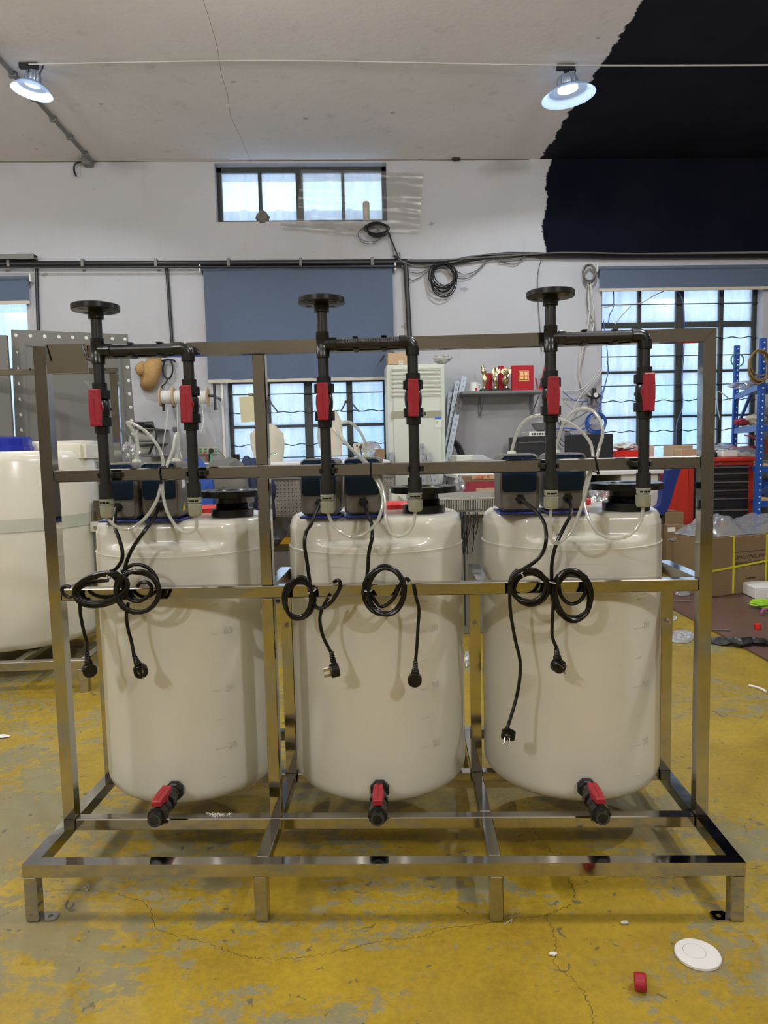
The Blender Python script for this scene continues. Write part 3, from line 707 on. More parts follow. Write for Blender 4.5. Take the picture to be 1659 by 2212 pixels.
for x, s in ((T, 1), (W-T, -1)):
    bm = B(); pts = [(x, 0.002, 0), (x+s*0.028, 0.002, 0), (x+s*0.036, 0.008, 0), (x+s*0.036, 0.026, 0), (x+s*0.03, 0.034, 0), (x, 0.034, 0)]
    if s < 0: pts = pts[::-1]
    hole = B()
    bmesh.ops.transform
    outer = [Vector(p) for p in pts]; hc = Vector((x+s*0.019, 0.018, 0)); n_ = 12
    # plate with a bolt hole: bridge the outline to the hole ring
    op = []
    for i in range(24):
        a = 2*PI*i/24; dv = Vector((math.cos(a), math.sin(a), 0)); best = 1.0
        for j in range(len(outer)):
            p, q = outer[j], outer[(j+1) % len(outer)]; e = q-p; den = dv.x*e.y-dv.y*e.x
            if abs(den) < 1e-9: continue
            tt = ((p.x-hc.x)*e.y-(p.y-hc.y)*e.x)/den; uu = ((p.x-hc.x)*dv.y-(p.y-hc.y)*dv.x)/den
            if tt > 0 and -1e-6 <= uu <= 1+1e-6: best = min(best, tt)
        op.append(best)
    rings = []
    for z in (0.0, 0.004):
        rings.append([bm.verts.new(hc+Vector((math.cos(2*PI*i/24)*op[i], math.sin(2*PI*i/24)*op[i], z))) for i in range(24)])
        rings.append([bm.verts.new(hc+Vector((math.cos(2*PI*i/24)*0.0055, math.sin(2*PI*i/24)*0.0055, z))) for i in range(24)])
    o0, i0, o1, i1 = rings
    for i in range(24):
        j = (i+1) % 24
        for qd in ((o0[i], i0[i], i0[j], o0[j]), (o1[i], o1[j], i1[j], i1[i]), (o0[i], o0[j], o1[j], o1[i]), (i0[i], i1[i], i1[j], i0[j])): bm.faces.new(qd)
    hole.free(); part('foot_plate', bm, m_steel, fr, smooth=False)
# front goal posts and beams
bm = B(); poly_extrude(bm, [(0, D1, H+0.0008), (T, D1, H+0.0008), (T, D1, Z4-T), (0, D1, Z4)], (0, T, 0)); part('post', bm, m_steel, fr, smooth=False)
bm = B(); poly_extrude(bm, [(W-T, D1, H+0.0008), (W, D1, H+0.0008), (W, D1, Z4), (W-T, D1, Z4-T)], (0, T, 0)); part('post', bm, m_steel, fr, smooth=False)
bm = B(); poly_extrude(bm, [(0.0008, D1, Z4), (T+0.0008, D1, Z4-T), (W-T-0.0008, D1, Z4-T), (W-0.0008, D1, Z4)], (0, T, 0)); part('top_beam', bm, m_steel, fr, smooth=False)
tubebox('middle_beam', (T+0.0008, D1, Z3-T), (W-T-0.0008, D1+T, Z3)); tubebox('lower_beam', (T+0.0008, D1, Z2-T), (W-T-0.0008, D1+T, Z2))
for za, zb in ((H, Z2-T), (Z2, Z3-T), (Z3, Z4-T)): tubebox('post', (XM, D1, za+0.0008), (XM+T, D1+T, zb-0.0008))
for xa in (0, XM, XR, W-T):
    bm = B(); poly_extrude(bm, [(xa, D1+T+0.0008, Z2-T), (xa, D1+T+0.0008, Z2), (xa, D2+T, Z2), (xa, D2, Z2-T)], (T, 0, 0)); part('side_arm', bm, m_steel, fr, smooth=False)
    bm = B(); poly_extrude(bm, [(xa, D2, H+0.0008), (xa, D2+T, H+0.0008), (xa, D2+T, Z2-0.0008), (xa, D2, Z2-T-0.0008)], (T, 0, 0)); post = part('rear_upright', bm, m_steel, fr, smooth=False)
    c = Vector((xa+T/2, D2, RY(620 if xa < 1 else 1023, 1351 if xa < 1 else 1347, D2).z))
    bm = B(); cyl(bm, c, c+Vector((0, -0.0015, 0)), 0.009, n=20); cyl(bm, c+Vector((0, -0.0015, 0)), c+Vector((0, -0.008, 0)), 0.0065, n=6); cyl(bm, c+Vector((0, -0.008, 0)), c+Vector((0, -0.020, 0)), 0.0036, n=12)
    part('bolt', bm, m_bolt, fr)

# nameplate blank hung with two cable ties
a, b_ = RY(98.5, 748, D1-0.003), RY(191, 806, D1-0.003)
t = thing('steel_plate', 'mirror polished steel plate tied to the top beam at its left end', 'plate', (a.x, D1-0.004, b_.z), rig=True)
bm = B(); box(bm, (a.x, D1-0.004, b_.z+0.001), (b_.x, D1-0.0022, a.z+0.004)); part('sheet', bm, m_steel2, t, smooth=False)
for x0, x1 in ((a.x+0.004, a.x+0.008), (b_.x-0.010, b_.x-0.004)):
    bm = B(); y = D1-0.0052
    tube(bm, [(x0, D1+T+0.002, Z4+0.002), (x0, y+0.0005, Z4+0.002), (x0, y-0.0008, Z4-0.002), (x1+0.004, y, Z4-T-0.004), (x1+0.004, D1+T, Z4-T-0.004)], 0.0022, 6, 1); part('cable_tie', bm, m_cord, t, 'black cable tie')

# ------------------------------------------------------------------ tanks
TZ, TTOP, TR, TY = H+0.001, 0.886, 0.243, 0.486
TANKX = (0.262, 0.801, 1.343)
def sm(a, b, x): x = min(1, max(0, (x-a)/(b-a))); return x*x*(3-2*x)
def tank_mesh(cx):
    bm = B(); prof = []
    r = 0.045
    for k in range(7): a = PI/2*k/6; prof.append((TR-r+r*math.sin(a), TZ+r-r*math.cos(a)))
    for z in (0.25, 0.4, 0.55, 0.7, 0.76, 0.790): prof.append((TR, z))
    prof += [(TR, 0.7995), (TR+0.0010, 0.8008), (TR-0.0006, 0.8018), (TR-0.0025, 0.8028)]
    for z in (0.812, 0.816, 0.819, 0.822, 0.825, 0.828, 0.831, 0.835, 0.842, 0.85, 0.856): prof.append((TR-0.003, z))
    r = 0.024
    for k in range(7): a = PI/2*k/6; prof.append((TR-0.006-r+r*math.cos(a), TTOP-r+r*math.sin(a)))
    prof.append((0.10, TTOP+0.001)); prof.append((0.0005, TTOP+0.001))
    n = 96; rings = []
    for rad, z in prof:
        ring = []
        k = sm(0.814, 0.834, z); lim = 0.755*TR-(TR-0.006-max(rad, TR-0.035))*0.0
        if z > TTOP-0.024: lim -= (1-math.sqrt(max(0, 1-((z-(TTOP-0.024))/0.0241)**2)))*0.020
        for i in range(n):
            a = 2*PI*i/n; x, y = rad*math.cos(a), rad*math.sin(a)
            if y < -lim and k > 0:
                soft = lim+0.06*(-y-lim); y = -((-y)*(1-k)+soft*k)
            ring.append(Vector((cx+x, TY+y, z)))
        rings.append(ring)
    loft(bm, rings); return bm
def emboss(bm, x0, x1, z, cx, h=0.002, off=0.0008):
    n = 6; rings = []
    for i in range(n+1):
        x = x0+(x1-x0)*i/n; y = TY-math.sqrt(max(0, TR**2-(x-cx)**2)); rings.append([Vector((x, y+0.002, z-h/2)), Vector((x, y+0.002, z+h/2)), Vector((x, y-off, z+h/4)), Vector((x, y-off, z-h/4))])
    loft(bm, rings)
TLAB = ['left of the three white dosing tanks in the steel frame', 'middle of the three white dosing tanks in the steel frame', 'right of the three white dosing tanks in the steel frame']
for i, cx in enumerate(TANKX):
    t = thing('dosing_tank', TLAB[i], 'tank', (cx, TY, TZ), 'dosing tanks in the frame', rig=True)
    part('shell', tank_mesh(cx), m_tank, t, ang=50)
    # raised level marks on the right front of each tank
    mx = cx+0.115
    for k, py_ in enumerate((1292, 1355, 1419, 1481, 1545, 1608, 1672)):
        z = RY(1348, py_, 0.283).z; bm = B(); emboss(bm, mx+(-0.001 if k % 2 else 0.004), mx+0.022, z, cx)
        if k in (1, 3, 5):
            xx = mx+0.030; aa = math.asin((xx+0.012-cx)/TR); text('level_number', {1: '80', 3: '50', 5: '20'}[k], 0.026, m_tank, t, (xx, TY-math.sqrt(TR**2-(xx-cx)**2)-0.0006, z-0.006), (PI/2, 0, aa), 0.0004)
        emboss(bm, mx+0.010, mx+0.012, z, cx, 0.001); part('level_mark', bm, m_tank, t, smooth=False)
    if i:
        bm = B(); z0 = 0.715
        for (za, zb_) in ((z0, z0+0.0015), (z0+0.05, z0+0.0515)): emboss(bm, cx-0.11, cx+0.035, (za+zb_)/2, cx, 0.0012, 0.0004)
        part('embossed_frame', bm, m_tank, t, smooth=False)
    bx = (0.41, 0.845, 1.33)[i] if i else 0.255
    bx = cx+0.0
    bm = B(); lathe(bm, [(0.060, 0), (0.062, 0.004), (0.062, 0.014), (0.056, 0.018)], (bx+(0.02 if i != 1 else 0.045), TY+0.09, TTOP), n=48, ribs=24, ribd=0.0025); part('screw_lid', bm, m_redcap, t, 'red screw lid')
# flanged stirrer sockets
for i, (x, y, r1, r2) in enumerate(((0.412, 0.420, 0.0575, 0.088), (0.936, 0.420, 0.0575, 0.088), (1.466, 0.375, 0.0600, 0.092))):
    t = thing('flange_socket', ['black flanged socket on the left tank top behind the middle post', 'black flanged socket on the middle tank top', 'black flanged socket on the right tank top'][i], 'flange', (x, y, TTOP), 'flanged sockets on the tanks', rig=True)
    c = (x, y, TTOP+0.0012)
    bm = B(); lathe(bm, [(r1, 0), (r1, 0.020), (r1*0.98, 0.021)], c, n=8 if False else 40); part('base_flange', bm, m_pvc, t)
    bm = B(); lathe(bm, [(r1*0.74, 0.021)]+[((r1*0.745 if k % 2 else r1*0.78), 0.022+0.0016*k) for k in range(9)]+[(r1*0.70, 0.037), (r1*0.70, 0.054)], c, n=40); part('threaded_neck', bm, m_pvc, t)
    bm = B(); lathe(bm, [(r1*0.5, 0.0545), (r2, 0.0545), (r2*1.0, 0.0700), (r2*0.985, 0.0715), (r2*0.56, 0.0715), (r2*0.54, 0.0695), (r2*0.50, 0.060), (0.001, 0.0595)], c, n=64); top = part('top_flange', bm, m_pvc, t)
    for k in range(4):
        a = PI/4+k*PI/2; q = Vector(c)+Vector((math.cos(a)*r2*0.78, math.sin(a)*r2*0.78, 0.0717)); bm = B(); cyl(bm, q, q+Vector((0, 0, 0.0006)), 0.008, n=16); part('bolt_hole', bm, m_cord, top)

# ------------------------------------------------------------------ valves
def valve(parent, c, ax, face, name='ball_valve', drain=False):
    """c centre, ax pipe axis, face direction of the handle; parts: valve_body > union_nut, handle"""
    c, ax, face = Vector(c), Vector(ax).normalized(), Vector(face).normalized(); sd = ax.cross(face)
    bm = B()
    lathe(bm, [(0.0150, -0.059), (0.0172, -0.0585), (0.0172, -0.0430), (0.0150, -0.0425), (0.0150, 0.0425), (0.0172, 0.0430), (0.0172, 0.0585), (0.0150, 0.059)], c, ax, 24)
    lathe(bm, [(0.0165, -0.021), (0.0195, -0.015), (0.0205, 0), (0.0195, 0.015), (0.0165, 0.021)], c, ax, 24)
    cyl(bm, c+face*0.012, c+face*0.024, 0.011, n=20); cyl(bm, c-face*0.012, c-face*0.036, 0.007, n=12); cyl(bm, c-face*0.034-sd*0.012, c-face*0.034+sd*0.012, 0.004, n=10)
    vb_ = part(name, bm, m_pvc, parent)
    for s in (-1, 1):
        bm = B(); h0, h1 = (0.021, 0.043) if s > 0 else (-0.043, -0.021)
        lathe(bm, [(0.0185, h0), (0.0235, h0+0.001), (0.0235, h1-0.001), (0.0185, h1)], c, ax, 48, ribs=24, ribd=0.0012); part('union_nut', bm, m_pvc, vb_)
    bm = B(); f0, f1 = c+face*0.026, c+face*0.039
    def hx(o, s): return [o+ax*a*s+sd*b*s for a, b in ((-0.0425, -0.0112), (-0.0425, 0.0112), (-0.010, 0.0130), (0.010, 0.0130), (0.0425, 0.0112), (0.0425, -0.0112), (0.010, -0.0130), (-0.010, -0.0130))]
    loft(bm, [hx(f0, 1.0), hx(f1-face*0.002, 1.0), hx(f1, 0.95)])
    cyl(bm, f0-face*0.006, f0+face*0.004, 0.0150, n=20)
    g0 = f1+face*0.0004
    loft(bm, [[g0+ax*a+sd*b for a, b in ((-0.032, -0.0008), (-0.032, 0.0008), (0.022, 0.0008), (0.022, -0.0008))], [g0+face*0.0006+ax*a+sd*b for a, b in ((-0.032, -0.0005), (-0.032, 0.0005), (0.022, 0.0005), (0.022, -0.0005))]])
    for q in (0.018, 0.037): cyl(bm, f1+ax*q-face*0.001, f1+ax*q+face*0.0012, 0.0022, n=8)
    part('handle', bm, m_red, vb_, 'red lever handle', ang=25)
    return vb_

# ------------------------------------------------------------------ pipe assemblies
PY = 0.165; PR = 0.0125
PLAB = ['black pipe assembly with two red valves in front of the left tank', 'black pipe assembly with two red valves in front of the middle tank', 'black pipe assembly with two red valves in front of the right tank']
for i, (xa, xb) in enumerate(((0.173, 0.386), (0.703, 0.9105), (1.2285, 1.4425))):
    t = thing('pipe_assembly', PLAB[i], 'pipework', (xa, PY, 0.911), 'pipe assemblies above the tanks', rig=True)
    # flange
    bm = B(); c = (xa, PY, 1.397)
    lathe(bm, [(0.0125, -0.018), (0.0175, -0.0178), (0.0175, -0.002), (0.024, 0.0), (0.0530, 0.0004), (0.0545, 0.002), (0.0545, 0.0125), (0.0530, 0.0140), (0.0125, 0.0140)], c, n=56); fl = part('flange', bm, m_pvc, t)
    for k in range(4):
        a = PI/4+k*PI/2+0.2; q = Vector(c)+Vector((math.cos(a)*0.038, math.sin(a)*0.038, -0.0006)); bm = B(); lathe(bm, [(0.0065, 0), (0.0065, 0.0008)], q, n=16); part('bolt_hole', bm, m_cord, fl)
        bm = B(); s_ = Vector((math.cos(a+0.7), math.sin(a+0.7), 0)); q = Vector(c)+s_*0.030; cyl(bm, q+s_*0.0-Vector((0, 0, 0.003)), q+Vector((0, 0, 0.001)), 0.0012, n=6); bm.free()
    zt = 1.306
    bm = B(); cyl(bm, (xa, PY, zt+0.02), (xa, PY, 1.390), PR, n=24); part('pipe', bm, m_pvcd, t)
    bm = B()
    lathe(bm, [(0.0130, 0.0285), (0.0155, 0.028), (0.0155, 0.013), (0.0148, 0.012), (0.0148, -0.012), (0.0155, -0.013), (0.0155, -0.031), (0.0130, -0.0315)], (xa, PY, zt), n=28)
    lathe(bm, [(0.0148, 0.004), (0.0148, 0.016), (0.0158, 0.017), (0.0158, 0.032), (0.0130, 0.0325)], (xa, PY, zt), (1, 0, 0), 28); part('tee', bm, m_pvc, t)
    xe = xb-0.0285
    bm = B(); cyl(bm, (xa+0.020, PY, zt), (xe+0.012, PY, zt), PR, n=24); hp = part('pipe', bm, m_pvcd, t)
    if i == 1: text('lettering', '-Z DN25 HEH PN16 2023/03/03 14 01', 0.0105, m_text, t, (xa+0.042, PY-PR-0.0005, zt+0.001), (PI/2, 0, 0))
    # elbow
    bm = B(); rings = []
    r_b = 0.0165
    lathe(bm, [(0.0130, -0.0305), (0.0158, -0.030), (0.0158, -0.013), (0.0150, -0.0125)], (xb, PY, zt), (1, 0, 0), 28)
    tube(bm, [(xb-0.014, PY, zt)]+[(xb-0.014+0.014*math.sin(a), PY, zt-0.014+0.014*math.cos(a)) for a in [PI/2*k/8 for k in range(9)]]+[(xb, PY, zt-0.016)], 0.0150, 24, 1)
    lathe(bm, [(0.0150, -0.0125), (0.0158, -0.013), (0.0158, -0.0305), (0.0130, -0.031)], (xb, PY, zt), (0, 0, 1), 28); part('elbow', bm, m_pvc, t)
    for x in (xa, xb):
        dz = {0: 0, 1: 0, 2: 0.0}[i]; zc = 1.1725 if x == xa else 1.1755
        if i == 0: zc += -0.001
        bm = B(); cyl(bm, (x, PY, zc+0.055), (x, PY, zt-0.02), PR, n=24); part('pipe', bm, m_pvcd, t)
        valve(t, (x, PY, zc), (0, 0, 1), (0, -1, 0))
        bm = B(); cyl(bm, (x, PY, 0.985), (x, PY, zc-0.055), PR, n=24); part('pipe', bm, m_pvcd, t)
        bm = B(); lathe(bm, [(0.0125, 0.9925), (0.0164, 0.992), (0.0164, 0.958), (0.0130, 0.9575)], (x, PY, 0), n=28); part('reducer_socket', bm, m_pvcd, t)
        bm = B(); lathe(bm, [(0.0155, 0.957), (0.0168, 0.9565), (0.0168, 0.9535), (0.0158, 0.953), (0.0158, 0.944), (0.0130, 0.9435), (0.0130, 0.9405)], (x, PY, 0), n=28)
        cn = part('tube_fitting', bm, m_conn, t, 'grey green tube fitting')
        for s in (-1, 0, 1):
            a = -PI/2+s*0.55; q = Vector((x+math.cos(a)*0.0152, PY+math.sin(a)*0.0152, 0.9485)); bm = B(); box(bm, q-Vector((0.0036, 0.001, 0.0019)), q+Vector((0.0036, 0.001, 0.0019)), 0, Matrix.Rotation(a+PI/2, 4, 'Z')); part('window_slot', bm, m_cord, cn)
        bm = B(); lathe(bm, [(0.0150, 0.9405), (0.0178, 0.9400), (0.0172, 0.938), (0.0168, 0.918), (0.0140, 0.9125), (0.0060, 0.911)], (x, PY, 0), n=48, ribs=8, ribd=0.0012); part('compression_nut', bm, m_conn, cn)
        # clip on the middle beam
        bm = B(); zk = Z3-T/2; box(bm, (x-0.0165, D1-0.018, zk-0.006), (x+0.0165, D1-0.0008, zk+0.006), 0.001)
        for s in (-1, 1): box(bm, (x+s*0.0150-0.0018, PY-0.006, zk-0.006), (x+s*0.0150+0.0018, D1-0.017, zk+0.006), 0.0006)
        box(bm, (x+0.0165, D1-0.020, zk-0.0065), (x+0.0225, D1-0.0008, zk+0.0065), 0.001); part('pipe_clip', bm, m_pvcd, t)
    for fx in (0.23, 0.68):
        x = xa+0.03+(xb-xa-0.06)*fx+0.012; bm = B(); box(bm, (x-0.006, D1-0.018, zt-0.0165), (x+0.006, D1-0.0008, zt+0.0165), 0.001)
        for s in (-1, 1): box(bm, (x-0.006, PY-0.006, zt+s*0.0150-0.0018), (x+0.006, D1-0.017, zt+s*0.0150+0.0018), 0.0006)
        part('pipe_clip', bm, m_pvcd, t)

# drain valves
for i, (x, lab) in enumerate(((0.277, 'black drain valve with red handle low on the left tank'), (0.807, 'black drain valve with red handle low on the middle tank'), (1.331, 'black drain valve with red handle low on the right tank'))):
    z = 0.195; y0 = TY-math.sqrt(TR**2-(x-TANKX[i])**2)
    t = thing('drain_valve', lab, 'valve', (x, y0, z), 'drain valves on the tanks', rig=True)
    bm = B(); cyl(bm, (x, y0-0.002, z), (x, y0-0.013, z), 0.0255, 0.0255, n=8, rot0=PI/8); cyl(bm, (x, y0-0.013, z), (x, y0-0.017, z), 0.0235, 0.0200, n=8, rot0=PI/8); part('bulkhead_nut', bm, m_pvcd, t, smooth=False)
    bm = B(); lathe(bm, [(0.0160, -0.045), (0.0160, -0.030), (0.0175, -0.029), (0.0175, -0.015), (0.014, -0.014)], (x, y0, z), (0, 1, 0), 24); part('nipple', bm, m_pvc, t)
    vc = valve(t, (x, y0-0.098, z), (0, 1, 0), (0, 0, 1))
    bm = B(); lathe(bm, [(0.0115, 0.0), (0.0158, 0.0), (0.0158, 0.0012), (0.0115, 0.0012)], (x, y0-0.1585, z), (0, 1, 0), 28, cap=False, closed=True); part('outlet_ring', bm, m_outlet, t)
    bm = B(); lathe(bm, [(0.0113, 0.0), (0.0113, 0.0006)], (x, y0-0.1578, z), (0, 1, 0), 24); part('bore', bm, m_cord, t, 'dark open outlet bore')

# ------------------------------------------------------------------ dosing pumps
PW_, PH_, PD_ = 0.0995, 0.146, 0.115
def make_pump(loc, label):
    t = thing('dosing_pump', label, 'pump', loc, 'grey and navy dosing pumps on the tanks', rig=True); x, y, z = loc; zc = z+0.006+PH_/2
    bm = B(); box(bm, (x-0.052, y-0.012, z), (x+0.052, y+PD_+0.01, z+0.0050), 0.001); part('base_bracket', bm, m_bracket, t, 'royal blue mounting bracket')
    bm = B(); prism_y(bm, rrect(PW_, PH_, 0.016), y, y+PD_, (x, zc), 0.004); body = part('casing', bm, m_pump, t)
    bm = B(); prism_y(bm, rrect(PW_-0.010, PH_-0.010, 0.013), y-0.0035, y+0.001, (x-0.0015, zc-0.001), 0.002); part('front_bezel', bm, m_pumpr, t)
    bm = B(); prism_y(bm, rrect(PW_-0.014, PH_-0.014, 0.012), y-0.0050, y-0.003, (x-0.0015, zc-0.001), 0.001); face = part('front_cover', bm, m_pump, t)
    bm = B(); prism_y(bm, rrect(PW_-0.013, 0.092, 0.010), y-0.0062, y-0.0045, (x-0.0015, zc+0.0235), 0.0006); part('navy_panel', bm, m_pblue, t, 'dark navy front panel')
    bm = B(); prism_y(bm, rrect(PW_-0.030, 0.036, 0.009), y-0.0054, y-0.0045, (x-0.0015, zc-0.046), 0.0004); part('lower_inset', bm, m_pump, t)
    q = Vector((x+0.0, y-0.005, zc-0.040))
    bm = B(); cyl(bm, q, q+Vector((0, -0.006, 0)), 0.0125, n=6); cyl(bm, q+Vector((0, -0.006, 0)), q+Vector((0, -0.014, 0)), 0.0105, 0.0085, n=16); part('cable_gland', bm, m_pvc, t)
    bm = B(); cyl(bm, (x, y+PD_, zc+0.005), (x, y+PD_+0.045, zc+0.005), 0.036, n=28); part('pump_head', bm, m_capw, t)
    bm = B(); hc = Vector((x, y+PD_+0.022, zc+0.035)); lathe(bm, [(0.014, 0), (0.0145, 0.028), (0.0125, 0.034), (0.012, 0.042), (0.010, 0.045)], hc, n=40, ribs=10, ribd=0.0008); part('outlet_nut', bm, m_capw, t, 'pale outlet nut')
    sxp = x+PW_/2+0.0004; bm = B(); yb, zb_ = y+0.030, zc-0.054
    poly_extrude(bm, [(sxp, yb-0.012, zb_), (sxp, yb+0.012, zb_), (sxp, yb, zb_+0.021)], (0.0004, 0, 0)); part('warning_sticker', bm, m_strap, t, 'yellow triangle warning sticker', smooth=False)
    bm = B(); box(bm, (sxp, y+0.02, zc+0.005), (sxp+0.0004, y+0.045, zc+0.040)); part('rating_label', bm, m_white, t, 'white rating label', smooth=False)
    text('lettering', 'seko', 0.0095, m_text, t, (x-0.038, y-0.0066, zc+0.0555), (PI/2, 0, 0)); text('lettering', 'Kompa DMS', 0.0072, m_text, t, (x+0.004, y-0.0066, zc+0.056), (PI/2, 0, 0))
    return t
YP = 0.300; PZ0 = TTOP+0.0022
PX = [0.5*(RY(255, 1110, YP).x+RY(255, 1000, YP).x), 0.5*(RY(346, 1110, YP).x+RY(346, 1000, YP).x), 0.669, 0.780, 1.177, 1.296]
PL = ['pump on the left tank behind the left pipe', 'pump on the left tank behind the clear hoses', 'left pump on the middle tank behind its pipe', 'right pump on the middle tank in full view', 'left pump on the right tank left of the pipe', 'right pump on the right tank behind the pipe']
for i in range(6): make_pump((PX[i], YP, PZ0), 'grey and navy dosing '+PL[i])
def gland(i): return Vector((PX[i], YP-0.017, PZ0+0.006+PH_/2-0.040))
def outlet(i): return Vector((PX[i], YP+PD_+0.022, PZ0+0.006+PH_/2+0.078))

# ------------------------------------------------------------------ clear hoses
YB = D1+T+0.010
def hose(label, i, up, down, xc):
    """outlet -> loop above the beam -> behind the beam -> U below -> pipe fitting"""
    o = outlet(i); n = len(up); pts = [o]
    for k, (px, py) in enumerate(up):
        Y = o.y+(YB-o.y)*min(1, (k+1)/(n-0.5)); pts.append(RY(px, py, Y))
    m = len(down)
    for k, (px, py) in enumerate(down):
        u = (k+1)/m; Y = YB-0.004+(PY-YB)*min(1, u*1.25); pts.append(RY(px, py, Y))
    pts.append(Vector((xc, PY, 0.912))); bm = B(); tube(bm, pts, 0.0040, 10, 5)
    return solo('clear_hose', bm, m_tube, label, 'hose', 'clear dosing hoses', rig=True, ang=60)
hose('clear hose leaving the leftmost pump in a pointed loop over the beam', 0, [(297, 959), (287, 930), (275, 913), (288, 915), (318, 935), (342, 966), (352, 995), (351, 1025)], [(347, 1050), (338, 1082), (318, 1114), (296, 1134), (275, 1143), (253, 1139), (239, 1127)], 0.173)
hose('clear hose with a narrow upright loop from the second pump of the left tank', 1, [(386, 958), (383, 937), (378, 944), (374, 970), (362, 1002), (354, 1025)], [(351, 1045), (353, 1074), (362, 1107), (380, 1136), (398, 1150), (416, 1148), (425, 1136)], 0.386)
hose('clear hose coming from behind the left middle pipe down to its fitting', 2, [(690, 955), (690, 920), (705, 912), (728, 938), (755, 966), (786, 998), (800, 1018)], [(808, 1030), (819, 1050), (827, 1080), (820, 1115), (806, 1138), (782, 1156), (756, 1159), (735, 1149), (720, 1134)], 0.703)
hose('clear hose curling in a round loop above the middle tank', 3, [(789, 958), (779, 935), (762, 916), (746, 911), (735, 917), (734, 931), (741, 948), (762, 973), (790, 997), (808, 1018)], [(816, 1031), (828, 1057), (832, 1087), (833, 1120), (838, 1140), (847, 1154), (860, 1159), (878, 1153), (892, 1135)], 0.9105)
hose('clear hose arching leftmost over the right tank behind the pipe', 4, [(1114, 943), (1125, 919), (1143, 903), (1163, 897), (1183, 898), (1205, 903), (1227, 912), (1248, 925), (1266, 943), (1277, 961), (1281, 990)], [(1276, 1020), (1268, 1056), (1254, 1100), (1236, 1145), (1215, 1167), (1200, 1174), (1190, 1163), (1188, 1136)], 1.2285)
hose('clear hose with the highest round arch above the right tank', 5, [(1209, 937), (1217, 915), (1228, 899), (1243, 887), (1257, 882), (1270, 883), (1284, 890), (1295, 905), (1301, 921), (1301, 944), (1295, 964), (1288, 992)], [(1271, 1027), (1262, 1063), (1263, 1092), (1272, 1121), (1287, 1146), (1305, 1158), (1330, 1164), (1363, 1154), (1384, 1125)], 1.4425)
for lab, x0, x1, py in (('black cable tie holding the hoses at the middle beam above the left tank', 344, 348, 1010), ('black cable tie holding the hoses at the middle beam above the middle tank', 801, 801, 1003), ('black cable tie holding the hoses at the middle beam above the right tank', 1287, 1292, 995)):
    a = RY(x0, py, D1).x; b_ = RY(x1, py+28, D1).x; bm = B(); y = D1-0.0024
    tube(bm, [(a, D1+T+0.016, Z3+0.0015), (a, y+0.001, Z3+0.0022), (a, y-0.0005, Z3-0.002), (b_, y, Z3-T+0.001), (b_, y, Z3-T-0.0035), (b_, D1+T+0.016, Z3-T-0.003)], 0.0020, 6, 1); box(bm, (b_-0.003, y-0.001, Z3-T-0.009), (b_+0.003, y+0.004, Z3-T-0.003))
    solo('cable_tie', bm, m_cord, lab, 'cable tie', rig=True)

# ------------------------------------------------------------------ power cords
def plug(parent, c, up, face, r=0.0172):
    """angled three-pin plug: round head (axis = face), relief neck along up"""
    c, up, face = Vector(c), Vector(up).normalized(), Vector(face).normalized(); up = (up-face*up.dot(face)).normalized(); sd = up.cross(face)
    bm = B(); lathe(bm, [(r*0.9, -0.0105), (r, -0.009), (r, 0.008), (r*0.93, 0.0105)], c, face, 32)
    loft(bm, [[c-face*0.006+sd*a*1.0+up*b for a, b in ((-0.0105, 0), (0.0105, 0), (0.0082, 0.026), (-0.0082, 0.026))], [c-face*-0.004+sd*a*1.0+up*b for a, b in ((-0.0105, 0), (0.0105, 0), (0.0078, 0.026), (-0.0078, 0.026))]])
    pg = part('plug', bm, m_cord, parent)
    bm = B(); lathe(bm, [(0.0080, 0.022)]+[((0.0078 if k % 2 else 0.0060)-0.00018*k, 0.024+0.0022*k) for k in range(10)]+[(0.0046, 0.047)], c-face*0.001, up, 16); part('strain_relief', bm, m_cord, pg)
    for a, o, w2 in ((0.62, 0.0085, 1), (-0.62, 0.0085, 1), (PI, 0.0085, 1)):
        q = c+face*0.0105+(up*math.cos(a)+sd*math.sin(a))*o; u1 = (up*math.cos(a*0.55 if abs(a) < 2 else 0)+sd*math.sin(a*0.55 if abs(a) < 2 else 0)); v1 = face.cross(u1)
        bm = B(); loft(bm, [[q+u1*x*0.0032+v1*y*0.0008+face*h for x, y in ((-1, -1), (1, -1), (1, 1), (-1, 1))] for h in (0, 0.017)]); part('pin', bm, m_bolt, pg, smooth=False)
    return c+up*0.046
